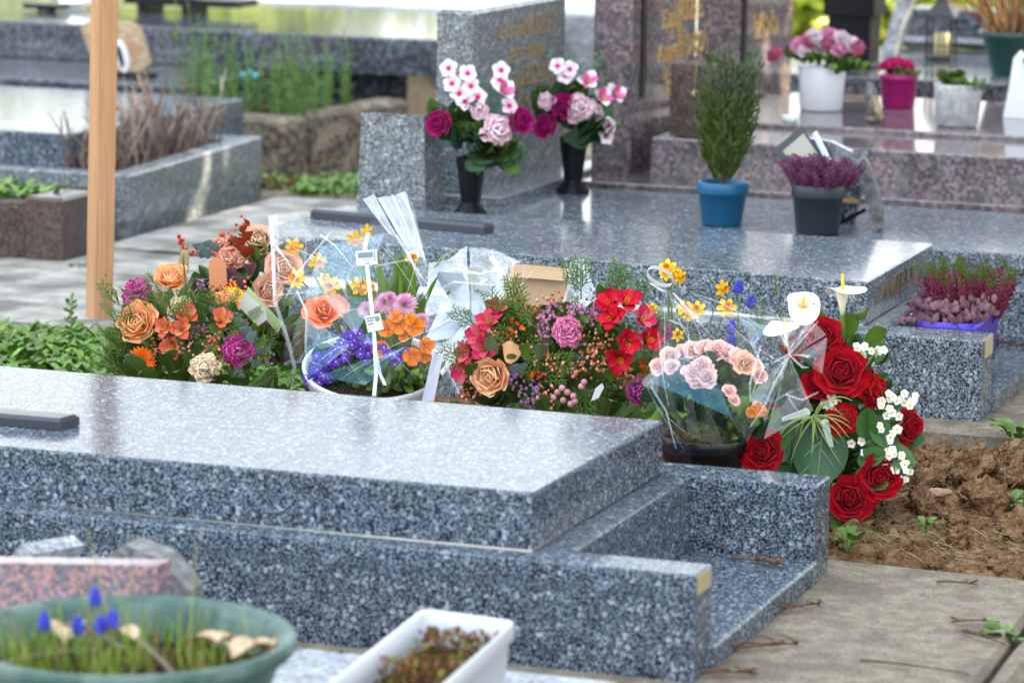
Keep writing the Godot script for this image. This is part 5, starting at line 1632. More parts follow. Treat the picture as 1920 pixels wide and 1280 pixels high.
func orange_bouquet() -> void:
	var c := Vector3(-3.4131, 0.1594, -7.45)
	c.y = 0.03
	var b := thing("flower_bouquet", "round bouquet with an orange rose, magenta carnations and an orange gerbera", "bouquet", c)
	var fr := Transform3D(Basis(Vector3(0.001346, 0.000096, 0.000000), Vector3(0.000002, -0.001245, 0.000000), Vector3(0.458149, 0.183000, 1.000000)), Vector3(-3.3078, 0.2787, -7.22))
	var at := func(x: float, y: float, dz: float) -> Vector3: return fr * Vector3(x - 362, y - 640, dz)
	dress(b, c + Vector3(0, 0.06, 0.02), Vector3(0.21, 0.25, 0.18), 190, ["ovate", "ovate", "fresh", "ovate", "pale"], 0.075, -0.2)
	for k in 34:
		var q: Vector3 = at.call(rng.randf_range(200, 520), rng.randf_range(560, 715), rng.randf_range(-0.08, 0.0))
		leaf_at(b, "sprig" if k % 2 else "needle", q, rng.randf_range(0.05, 0.09), Vector3((q.x - c.x) * 4.0 + rng.randf_range(-0.4, 0.4), rng.randf_range(0.2, 1.0), 0.3), FRONT, "fine_sprig")
	for p in [[190,650,-0.9,0.5],[205,632,-0.8,0.9],[225,620,-0.5,1.0],[215,668,-0.9,0.3],[240,690,-0.7,0.1],[205,690,-1.0,0.1],[350,520,0.0,1.0],[470,720,0.8,0.3],[500,690,0.9,0.6],[505,640,0.6,0.9],[290,560,-0.4,1.0],[300,545,-0.6,1.0]]: leaf_at(b, "needle", at.call(p[0] - p[2] * 40.0, p[1] + 40, -0.04), 0.11, Vector3(p[2], p[3], 0.2), FRONT, "feathery_sprig")
	for p in [[300,720,-0.5,0.2],[345,715,-0.1,0.3],[330,690,-0.3,0.6],[380,725,0.1,0.1],[470,735,0.8,0.15],[500,730,0.9,0.1],[400,715,0.3,0.4],[430,735,0.3,0.1],[280,700,-0.8,0.3]]: leaf_at(b, "ovate", at.call(p[0], p[1] + 10, 0.02), 0.10, Vector3(p[2], p[3] + 0.4, 0.3), FRONT)
	fill(b, fr, -12, 0, 155, 95, 120, ["ovate", "ovate", "fresh", "sprig"], 0.06)
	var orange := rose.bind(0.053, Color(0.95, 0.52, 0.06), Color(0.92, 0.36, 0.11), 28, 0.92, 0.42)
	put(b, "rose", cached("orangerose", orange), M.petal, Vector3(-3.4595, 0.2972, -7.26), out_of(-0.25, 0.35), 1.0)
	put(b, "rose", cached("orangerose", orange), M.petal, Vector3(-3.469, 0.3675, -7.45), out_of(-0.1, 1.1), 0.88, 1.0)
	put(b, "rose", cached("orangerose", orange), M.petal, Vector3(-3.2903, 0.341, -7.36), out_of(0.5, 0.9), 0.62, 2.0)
	var mag := carnation.bind(0.044, Color(0.55, 0.035, 0.27), Color(0.66, 0.12, 0.42, 0.7))
	put(b, "carnation", cached("magcarn", mag), M.petal, Vector3(-3.5384, 0.3401, -7.42), out_of(-0.35, 0.8), 1.0)
	put(b, "carnation", cached("magcarn", mag), M.petal, Vector3(-3.2081, 0.2629, -7.24), out_of(0.2, 0.1), 1.0, 2.0)
	var cream := carnation.bind(0.041, Color(0.90, 0.68, 0.44), Color(0.92, 0.80, 0.62, 0.6))
	put(b, "carnation", cached("creamcarn", cream), M.petal, Vector3(-3.2586, 0.2239, -7.18), out_of(0.0, 0.1), 1.0)
	put(b, "carnation", cached("creamcarn", cream), M.petal, Vector3(-3.3811, 0.3279, -7.32), out_of(-0.05, 0.9), 0.95, 1.2)
	put(b, "gerbera", cached("gerbera", gerbera.bind(0.037, Color(0.72, 0.10, 0.008), Color(0.80, 0.16, 0.012), Color(0.40, 0.12, 0.05))), M.petal, Vector3(-3.4309, 0.2255, -7.2), out_of(0.25, 0.15), 1.0)
	put(b, "gerbera", cached("gerbyellow", gerbera.bind(0.034, Color(0.80, 0.42, 0.02), Color(0.82, 0.45, 0.03), Color(0.6, 0.2, 0.03))), M.petal, Vector3(-3.2775, 0.358, -7.38), out_of(0.5, 0.7), 1.0)
	var sal := lily.bind(0.034, Color(0.66, 0.12, 0.07), Color(0.74, 0.24, 0.11), Color(0.80, 0.42, 0.05))
	for f in [[328,645,-7.2,-0.3,-0.3],[352,598,-7.25,0.1,0.6],[318,618,-7.22,-0.5,0.2],[412,606,-7.22,0.3,0.6],[340,618,-7.22,0.0,0.1]]: put(b, "alstroemeria", cached("salmonlily", sal), M.petal, at.call(f[0], f[1], f[2] + 7.22), out_of(f[3], f[4]), 1.0, f[0])
	for f in [[425,582],[441,588],[450,604],[462,618],[472,630],[484,652],[478,676],[404,580],[436,600],[250,668]]: leaf_at(b, "round", at.call(f[0], f[1], 0.04 - (660 - f[1]) * 0.0008) - Vector3(0, 0.015, 0), 0.036, Vector3(rng.randf_range(-0.6, 0.6), 1, 0.1), out_of(rng.randf_range(-0.4, 0.6), rng.randf_range(-0.1, 0.5)), "eucalyptus_leaf")
	sprinkle(b, "orange_buds", [Vector3(-3.4573, 0.3462, -7.36), Vector3(-3.4209, 0.3217, -7.3), Vector3(-3.4051, 0.2718, -7.22), Vector3(-3.2541, 0.2639, -7.22), Vector3(-3.237, 0.2372, -7.2), Vector3(-3.2675, 0.2816, -7.22), Vector3(-3.322, 0.3713, -7.4), Vector3(-3.2926, 0.3768, -7.42), Vector3(-3.302, 0.3627, -7.38)], 0.0042, [Color(0.62, 0.12, 0.03), Color(0.66, 0.20, 0.10)], 22, 0.016)
	sprinkle(b, "pink_buds", [Vector3(-3.3868, 0.2497, -7.21), Vector3(-3.2485, 0.2478, -7.19), Vector3(-3.3417, 0.2607, -7.2)], 0.0038, [Color(0.68, 0.30, 0.25), Color(0.60, 0.16, 0.10)], 20, 0.015)
	sprinkle(b, "lilac_florets", [Vector3(-3.3127, 0.3149, -7.26), Vector3(-3.3135, 0.2988, -7.25), Vector3(-3.4141, 0.3644, -7.5), Vector3(-3.1796, 0.2305, -7.35)], 0.007, [Color(0.42, 0.22, 0.40), Color(0.50, 0.30, 0.45)], 12, 0.010, Color(0.07, 0.11, 0.03), true)
	sprinkle(b, "dusky_florets", [Vector3(-3.5893, 0.2185, -7.36), Vector3(-3.5663, 0.205, -7.35), Vector3(-3.5387, 0.3058, -7.4)], 0.006, [Color(0.40, 0.14, 0.08), Color(0.30, 0.20, 0.08)], 16, 0.014, Color(0.1, 0.13, 0.04), true)
	var specks := []
	for k in 16: specks.append(at.call(rng.randf_range(200, 520), rng.randf_range(545, 715), rng.randf_range(-0.03, 0.025)))
	sprinkle(b, "fine_greens", specks, 0.0055, [Color(0.10, 0.18, 0.03), Color(0.16, 0.24, 0.05), Color(0.22, 0.26, 0.10)], 16, 0.018, Color(0.09, 0.15, 0.03), true)
	# leaflet in a film sleeve stuck in at the right
	var st := flat()
	plate(st, Vector3(-3.2318, 0.384, -7.35) - c, (SIDE * 0.75 + Vector3(0, -0.62, 0)), Vector3(0.35, 0.9, 0.1), PackedVector2Array([Vector2(0, -0.012), Vector2(0.11, -0.035), Vector2(0.115, -0.005), Vector2(0.0, 0.012)]), FRONT * 0.002)
	obj("green_card", st, mat(0.44, 0.55, 0.28, 0.5), b)
	st = flat()
	plate(st, Vector3(-3.2319, 0.3669, -7.32) - c, (SIDE * 0.8 + Vector3(0, -0.6, 0)), Vector3(0.4, 0.9, 0.1), PackedVector2Array([Vector2(0, -0.018), Vector2(0.06, -0.03), Vector2(0.075, 0.0), Vector2(0.06, 0.02), Vector2(0.0, 0.022)]), FRONT * 0.002)
	obj("white_card", st, mat(0.70, 0.68, 0.62, 0.5), b)

func back_bouquet() -> void:
	var c := Vector3(-3.4616, 0.2805, -7.85)
	c.y = 0.03
	var b := thing("flower_bouquet", "peach and rust bouquet with red leaves behind the orange one", "bouquet", c)
	var fr := Transform3D(Basis(Vector3(0.001429, 0.000089, 0.000000), Vector3(0.000006, -0.001324, 0.000000), Vector3(0.441033, 0.154445, 1.000000)), Vector3(-3.4312, 0.3984, -7.78))
	var at := func(x: float, y: float, dz: float) -> Vector3: return fr * Vector3(x - 455, y - 480, dz)
	dress(b, c + Vector3(0, 0.13, 0), Vector3(0.17, 0.22, 0.13), 130, ["ovate", "pale", "ovate", "mauve"], 0.075, -0.1)
	fill(b, fr, 15, 30, 90, 80, 80, ["ovate", "pale", "ovate", "fresh"], 0.055, -0.03)
	var peach := rose.bind(0.05, Color(0.84, 0.42, 0.20), Color(0.84, 0.48, 0.36), 26, 0.95, 0.42)
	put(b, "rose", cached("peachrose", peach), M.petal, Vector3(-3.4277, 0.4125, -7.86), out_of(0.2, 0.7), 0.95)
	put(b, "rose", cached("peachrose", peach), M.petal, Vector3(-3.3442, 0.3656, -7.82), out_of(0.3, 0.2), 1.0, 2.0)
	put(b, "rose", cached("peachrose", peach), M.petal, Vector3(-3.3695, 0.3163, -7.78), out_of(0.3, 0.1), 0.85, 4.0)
	var pc := carnation.bind(0.04, Color(0.80, 0.30, 0.16), Color(0.84, 0.48, 0.36, 0.8))
	put(b, "carnation", cached("peachcarn", pc), M.petal, Vector3(-3.4641, 0.3804, -7.78), out_of(-0.1, 0.5), 1.0)
	put(b, "carnation", cached("peachcarn", pc), M.petal, Vector3(-3.5198, 0.3986, -7.84), out_of(-0.2, 0.9), 0.8, 2.0)
	for f in [[448,455,0.0,1.0,0.05],[458,470,0.3,0.9,0.055],[462,440,0.0,1.2,0.04],[444,480,-0.3,0.4,0.05],[466,485,0.5,0.4,0.045],[455,425,-0.1,1.0,0.03],[462,410,0.3,1.0,0.026]]: leaf_at(b, "red", at.call(f[0], f[1] + 12, 0.0), f[4], Vector3(f[2], f[3], 0.1), out_of(rng.randf_range(-0.5, 0.5), 0.2), "red_leaf")
	sprinkle(b, "red_berries", [Vector3(-3.5157, 0.4351, -7.85), Vector3(-3.4882, 0.4326, -7.84), Vector3(-3.4625, 0.4743, -7.85), Vector3(-3.6363, 0.4143, -7.85), Vector3(-3.629, 0.4013, -7.85), Vector3(-3.5923, 0.3914, -7.84), Vector3(-3.4595, 0.4623, -7.84)], 0.0055, [Color(0.50, 0.06, 0.02), Color(0.60, 0.12, 0.05)], 5, 0.009, Color(0.25, 0.08, 0.05))
	for f in [[370,455],[385,458],[395,450],[378,470],[392,470],[408,455]]: leaf_at(b, "round", at.call(f[0], f[1] + 14, -0.02), 0.03, Vector3(rng.randf_range(-0.8, 0.3), 1, 0.1), out_of(rng.randf_range(-0.5, 0.5), 0.1), "eucalyptus_leaf")
	for f in [[440,510],[455,525],[430,520],[470,500]]: leaf_at(b, "mauve", at.call(f[0], f[1] + 16, 0.06), 0.055, Vector3(rng.randf_range(-0.6, 0.6), 1, 0.2), out_of(rng.randf_range(-0.5, 0.5), 0.2), "mauve_leaf")
	var st := flat()
	var o := PackedVector2Array()
	for i in 12: o.append(Vector2(0.021 * cos(PI * i / 11.0), 0.03 + 0.02 * sin(PI * i / 11.0)))
	o.append(Vector2(-0.021, -0.03)); o.append(Vector2(0.021, -0.03))
	plate(st, Vector3(-3.4175, 0.3702, -7.6) - c, SIDE, Vector3(-0.15, 0.95, -0.2), o, FRONT * 0.012)
	obj("terracotta_tag", st, mat(0.52, 0.20, 0.085, 0.7), b)
	st = flat()
	plate(st, Vector3(-3.6122, 0.3713, -7.82) - c, SIDE, Vector3(0.12, 0.97, 0), PackedVector2Array([Vector2(-0.014, -0.03), Vector2(0.016, -0.03), Vector2(0.012, 0.026), Vector2(-0.006, 0.03)]), FRONT * 0.02)
	obj("wood_chip", st, mat(0.50, 0.34, 0.20, 0.7), b)

func spring_bowl() -> void:
	var c := Vector3(-2.9298, 0.2334, -7.4)
	var top := c.y
	c.y = top - 0.13
	var b := thing("planted_bowl", "white bowl of daffodils, pansies and bellflowers wrapped in clear film", "planted bowl", c)
	var tilt := Basis(SIDE, 0.32)
	var fr := Transform3D(Basis(Vector3(0.001308, 0.000090, 0.000000), Vector3(0.000014, -0.001232, 0.000000), Vector3(0.396063, 0.171832, 1.000000)), Vector3(-2.8913, 0.3456, -7.3))
	var at := func(x: float, y: float, dz: float) -> Vector3: return fr * Vector3(x - 702, y - 600, dz)
	var st := begin()
	lathe(st, [Vector2(0.002, 0.0), Vector2(0.09, 0.0), Vector2(0.14, 0.05), Vector2(0.163, 0.12), Vector2(0.166, 0.132), Vector2(0.158, 0.133), Vector2(0.152, 0.12)], Vector3.ZERO, 48)
	obj("bowl", st, M.white, b, Transform3D(tilt, Vector3.ZERO))
	st = begin()
	lathe(st, [Vector2(0.0, 0.122), Vector2(0.153, 0.118)], Vector3.ZERO, 30)
	obj("soil", st, M.compost, b, Transform3D(tilt, Vector3.ZERO))
	dress(b, c + Vector3(0.0, 0.11, 0.03), Vector3(0.155, 0.07, 0.15), 190, ["fresh", "fresh", "ovate"], 0.04, -0.1)
	# daffodils with their leaves
	var d := daffodil(0.026)
	for f in [[548,458,-0.2,-0.5,0.9],[553,520,-0.7,0.1,1.0],[592,488,0.4,-0.3,0.9],[618,534,-0.2,-0.2,1.0],[686,432,0.9,-0.4,0.8],[666,446,0.0,-0.7,0.9],[672,535,0.5,0.0,0.9],[690,538,0.9,-0.1,0.8],[773,482,0.5,0.2,0.75],[606,522,0.3,0.6,0.7]]:
		var p: Vector3 = at.call(f[0], f[1], -0.12 - f[0] % 3 * 0.01)
		var n := Node3D.new()
		n.name = "daffodil"
		b.add_child(n, true)
		n.transform = Transform3D(upright(out_of(f[2], f[3])).scaled(Vector3.ONE * f[4]), p - c)
		obj("tepals", d[0], M.petal, n)
		obj("corona", d[1], M.petal, n)
		st = begin()
		tube(st, arc(Vector3(lerpf(p.x - c.x, 0.0, 0.7), 0.12, -0.03), p - c - out_of(f[2], f[3]) * 0.008, Vector3(0, 0.02, 0), 6), 0.003, 0.0022, Color(0.08, 0.15, 0.03), Color(0.12, 0.19, 0.05), 5)
		obj("daffodil_stem", st, M.stem, b)
	for k in 64: leaf_at(b, "blade", c + Vector3(rng.randf_range(-0.05, 0.05), 0.11, rng.randf_range(-0.10, -0.05)), rng.randf_range(0.17, 0.25) if k % 5 else rng.randf_range(0.24, 0.29), Vector3(lerpf(-0.36, 0.30, k / 63.0) + rng.randf_range(-0.08, 0.08), 1, -0.05), out_of(rng.randf_range(-0.8, 0.8), 0), "blade")
	put(b, "ranunculus", cached("ranunculus", begonia.bind(0.05, Color(0.88, 0.10, 0.004), Color(0.92, 0.20, 0.008))), M.petal, Vector3(-3.0314, 0.3364, -7.34), out_of(0.0, 0.7))
	put(b, "ranunculus", cached("ranunculus", begonia.bind(0.05, Color(0.88, 0.10, 0.004), Color(0.92, 0.20, 0.008))), M.petal, Vector3(-3.0325, 0.3462, -7.42), out_of(0.3, 0.6), 0.6, 2.0)
	for f in [[688,583,0.9],[722,570,1.05],[760,574,1.2],[742,592,0.9],[768,600,0.85],[790,603,0.8],[730,560,0.7]]: put(b, "daisy", cached("bellis", pompon.bind(0.026, Color(0.60, 0.05, 0.27), Color(0.84, 0.66, 0.76))), M.petal, at.call(f[0], f[1], -0.02), out_of(rng.randf_range(-0.4, 0.4), 0.5), f[2])
	for f in [[725,616,-0.4,0.3,1.1],[747,612,0.1,0.2,1.05],[776,612,0.2,0.2,1.2],[742,594,0.0,0.5,0.8],[768,598,0.2,0.5,0.7],[772,668,0.1,0.1,1.15],[798,647,0.5,0.1,1.0],[714,655,-0.2,0.2,1.1],[795,667,0.4,-0.1,0.8],[756,632,0.0,0.0,0.6]]:
		put(b, "pansy", cached("pansy", pansy.bind(0.020, Color(0.86, 0.25, 0.006), Color(0.76, 0.13, 0.006))), M.petal, at.call(f[0], f[1], 0.04), out_of(f[2], f[3]), f[4])
		st = begin()
		tube(st, arc(at.call(f[0] * 0.7 + 215.0, 690, 0.0) - c, at.call(f[0], f[1], 0.032) - c, Vector3(0, 0.012, 0), 4), 0.0017, 0.0014, Color(0.10, 0.17, 0.03), Color(0.12, 0.19, 0.04), 4)
		obj("pansy_stem", st, M.stem, b)
	var bell := five_petals(0.0125, Color(0.13, 0.045, 0.50), Color(0.09, 0.03, 0.36), Color(0.5, 0.4, 0.6))
	for k in 84:
		var s: Array = [[655,630],[690,655],[592,692],[620,672],[585,712],[640,662],[605,685],[668,640],[730,670]][k % 9]
		put(b, "bellflower", bell, M.petal, at.call(s[0] + rng.randfn() * 12, s[1] + rng.randfn() * 8, 0.05 + rng.randf_range(-0.015, 0.01)), out_of(rng.randf_range(-0.5, 0.5), rng.randf_range(0, 0.9)), rng.randf_range(0.8, 1.2))
	fill(b, fr, 15, 100, 118, 38, 110, ["fresh", "fresh", "ovate"], 0.032, 0.06)
	# ribbon stake with two printed cards
	ribbon(b, [Vector3(-2.8773, 0.5574, -7.22), Vector3(-2.8827, 0.5262, -7.215), Vector3(-2.875, 0.4813, -7.21), Vector3(-2.8584, 0.3867, -7.2), Vector3(-2.8491, 0.3151, -7.195), Vector3(-2.8425, 0.2432, -7.19), Vector3(-2.8431, 0.1935, -7.18)], 0.0045, SIDE)
	ribbon(b, [Vector3(-2.8471, 0.2905, -7.197), Vector3(-2.8374, 0.242, -7.2), Vector3(-2.8242, 0.2161, -7.2)], 0.004, SIDE)
	card(b, Vector3(-2.8745, 0.5026, -7.205), 0.048, 0.034, 0.10, true)
	card(b, Vector3(-2.8489, 0.3584, -7.19), 0.036, 0.038, 0.24, false)
	# the clear film, gathered into two stiff fins
	var F: Material = M.film
	var H: Material = M.film_haze
	film(b, F, Vector3(-3.1697, 0.3694, -7.35), Vector3(-3.0256, 0.4154, -7.22), Vector3(-2.9565, 0.1901, -7.2), Vector3(-3.11, 0.1571, -7.33), 6, 9, 0.03, 3)
	film(b, F, Vector3(-3.0256, 0.4154, -7.22), Vector3(-2.8597, 0.4136, -7.18), Vector3(-2.834, 0.1922, -7.17), Vector3(-2.9565, 0.1901, -7.2), 7, 8, 0.02, 4)
	film(b, F, Vector3(-2.8597, 0.4136, -7.18), Vector3(-2.7642, 0.385, -7.3), Vector3(-2.6983, 0.2565, -7.25), Vector3(-2.834, 0.1922, -7.17), 7, 8, 0.02, 5)
	film(b, F, Vector3(-3.218, 0.5483, -7.45), Vector3(-2.9743, 0.5186, -7.3), Vector3(-2.8597, 0.4136, -7.18), Vector3(-3.1643, 0.3697, -7.35), 7, 7, 0.02, 6)
	film(b, F, Vector3(-2.9743, 0.5186, -7.3), Vector3(-2.8769, 0.5993, -7.45), Vector3(-2.7716, 0.3803, -7.33), Vector3(-2.8597, 0.4136, -7.18), 8, 8, 0.03, 7)
	film(b, H, Vector3(-3.2164, 0.5495, -7.44), Vector3(-3.1363, 0.5665, -7.42), Vector3(-3.0735, 0.5089, -7.38), Vector3(-3.1934, 0.4929, -7.4), 3, 3, 0.012, 8)
	film(b, M.film_haze, Vector3(-3.2164, 0.5457, -7.44), Vector3(-3.1837, 0.5564, -7.43), Vector3(-3.1501, 0.4193, -7.36), Vector3(-3.1686, 0.368, -7.36), 2, 5, 0.012, 9)
	film(b, M.film_fold, Vector3(-2.9897, 0.6017, -7.46), Vector3(-2.9606, 0.6158, -7.46), Vector3(-2.8763, 0.5247, -7.4), Vector3(-2.9015, 0.5343, -7.4), 3, 5, 0.02, 10)
	film(b, M.film_fold, Vector3(-2.9498, 0.604, -7.46), Vector3(-2.8812, 0.6253, -7.46), Vector3(-2.7933, 0.4768, -7.38), Vector3(-2.8353, 0.4926, -7.38), 4, 7, 0.025, 11)
	film(b, H, Vector3(-2.8812, 0.6253, -7.46), Vector3(-2.8571, 0.5943, -7.45), Vector3(-2.7838, 0.4417, -7.37), Vector3(-2.7792, 0.3661, -7.34), 3, 6, 0.02, 12)
	film(b, M.film_teal, Vector3(-3.0144, 0.5113, -7.27), Vector3(-2.8439, 0.5558, -7.24), Vector3(-2.8682, 0.4588, -7.2), Vector3(-3.0294, 0.3968, -7.22), 4, 4, 0.008, 13)
	film(b, M.film_teal, Vector3(-3.0083, 0.3549, -7.18), Vector3(-2.8958, 0.317, -7.16), Vector3(-2.9021, 0.2983, -7.16), Vector3(-3.007, 0.2195, -7.17), 3, 3, 0.008, 14)
	film(b, M.film_teal, Vector3(-2.9729, 0.2322, -7.16), Vector3(-2.7596, 0.3161, -7.15), Vector3(-2.7759, 0.298, -7.15), Vector3(-2.8559, 0.2218, -7.15), 5, 3, 0.010, 15)
	film(b, M.film_teal, Vector3(-2.983, 0.4211, -7.19), Vector3(-2.8557, 0.4129, -7.17), Vector3(-2.8503, 0.3915, -7.17), Vector3(-2.8792, 0.3328, -7.16), 3, 3, 0.008, 16)
	film(b, M.film_teal, Vector3(-2.8843, 0.3275, -7.16), Vector3(-2.8381, 0.3429, -7.16), Vector3(-2.8352, 0.314, -7.16), Vector3(-2.8506, 0.3154, -7.16), 2, 2, 0.004, 17)
	film(b, H, Vector3(-3.1522, 0.3899, -7.3), Vector3(-3.0012, 0.4204, -7.24), Vector3(-3.0021, 0.3972, -7.23), Vector3(-3.1427, 0.3632, -7.3), 5, 2, 0.012, 18)
	crease(b, [Vector3(-3.211, 0.5498, -7.44), Vector3(-3.1778, 0.465, -7.38), Vector3(-3.1516, 0.3671, -7.33), Vector3(-3.109, 0.2793, -7.31), Vector3(-3.0883, 0.2199, -7.3), Vector3(-3.0959, 0.1631, -7.3)], 0.0045)
	crease(b, [Vector3(-3.1452, 0.5008, -7.36), Vector3(-3.164, 0.4934, -7.36), Vector3(-3.0792, 0.4319, -7.3)], 0.003)
	crease(b, [Vector3(-3.0117, 0.5348, -7.32), Vector3(-3.0667, 0.449, -7.27), Vector3(-3.0908, 0.3885, -7.25)], 0.003)
	crease(b, [Vector3(-3.0354, 0.5309, -7.32), Vector3(-2.9818, 0.5145, -7.28), Vector3(-2.9153, 0.4774, -7.22)], 0.002)
	crease(b, [Vector3(-2.8556, 0.4838, -7.2), Vector3(-2.8174, 0.488, -7.3), Vector3(-2.7845, 0.4824, -7.36)], 0.0022)
	crease(b, [Vector3(-2.8804, 0.5306, -7.4), Vector3(-2.7932, 0.4451, -7.34), Vector3(-2.7748, 0.4279, -7.34)], 0.003)
	crease(b, [Vector3(-3.0632, 0.4088, -7.25), Vector3(-3.0168, 0.3698, -7.2), Vector3(-3.0105, 0.3059, -7.18), Vector3(-3.007, 0.2195, -7.17)], 0.0025)
	crease(b, [Vector3(-2.9406, 0.6056, -7.45), Vector3(-2.8618, 0.5194, -7.4), Vector3(-2.7834, 0.3952, -7.35)], 0.004)
	crease(b, [Vector3(-2.9122, 0.6154, -7.455), Vector3(-2.8542, 0.5434, -7.41), Vector3(-2.8288, 0.498, -7.39)], 0.0025)
	crease(b, [Vector3(-2.8897, 0.6204, -7.455), Vector3(-2.8531, 0.5782, -7.43), Vector3(-2.7919, 0.4658, -7.37)], 0.003)
	# a bent sheet of lilac paper at the right rim
	film(b, mat(0.44, 0.43, 0.53, 0.5), Vector3(-2.7171, 0.2939, -7.22), Vector3(-2.694, 0.2908, -7.22), Vector3(-2.7055, 0.1885, -7.2), Vector3(-2.7362, 0.1862, -7.2), 3, 4, 0.008, 19, "lilac_paper")

func card(parent: Node3D, at: Vector3, w: float, h: float, turn: float, big: bool) -> void:
	var st := flat()
	var u := SIDE.rotated(FRONT, turn)
	var v := Vector3.UP.rotated(FRONT, turn)
	plate(st, at - parent.position, u, v, PackedVector2Array([Vector2(-w / 2, -h / 2), Vector2(w / 2, -h / 2), Vector2(w / 2, h / 2), Vector2(-w / 2, h / 2)]), FRONT * 0.001)
	var c := obj("card", st, M.ribbon, parent)
	st = flat()
	var ink := mat(0.22, 0.30, 0.36, 0.6)
	var lines := [[-0.40, 0.30, 0.02, 0.34], [0.36, 0.40, -0.30, 0.36], [-0.30, 0.34, 0.33, 0.36]] if big else [[-0.40, 0.1, 0.28, 0.36], [-0.4, 0.0, 0.12, 0.2], [-0.36, -0.05, -0.06, 0.02], [0.12, 0.4, 0.05, 0.34]]
	if big:
		for k in 4: lines.append([-0.22, 0.22 - 0.05 * (k % 2), 0.16 - 0.13 * k, 0.185 - 0.13 * k])
		lines.append([-0.1, 0.02, -0.42, -0.34]); lines.append([0.04, 0.12, -0.42, -0.34])
	for l in lines:
		plate(st, at + FRONT * 0.0012 - parent.position, u, v, PackedVector2Array([Vector2(l[0] * w, l[2] * h), Vector2(l[1] * w, l[2] * h), Vector2(l[1] * w, l[3] * h), Vector2(l[0] * w, l[3] * h)]), FRONT * 0.0004)
	obj("print", st, ink, c)

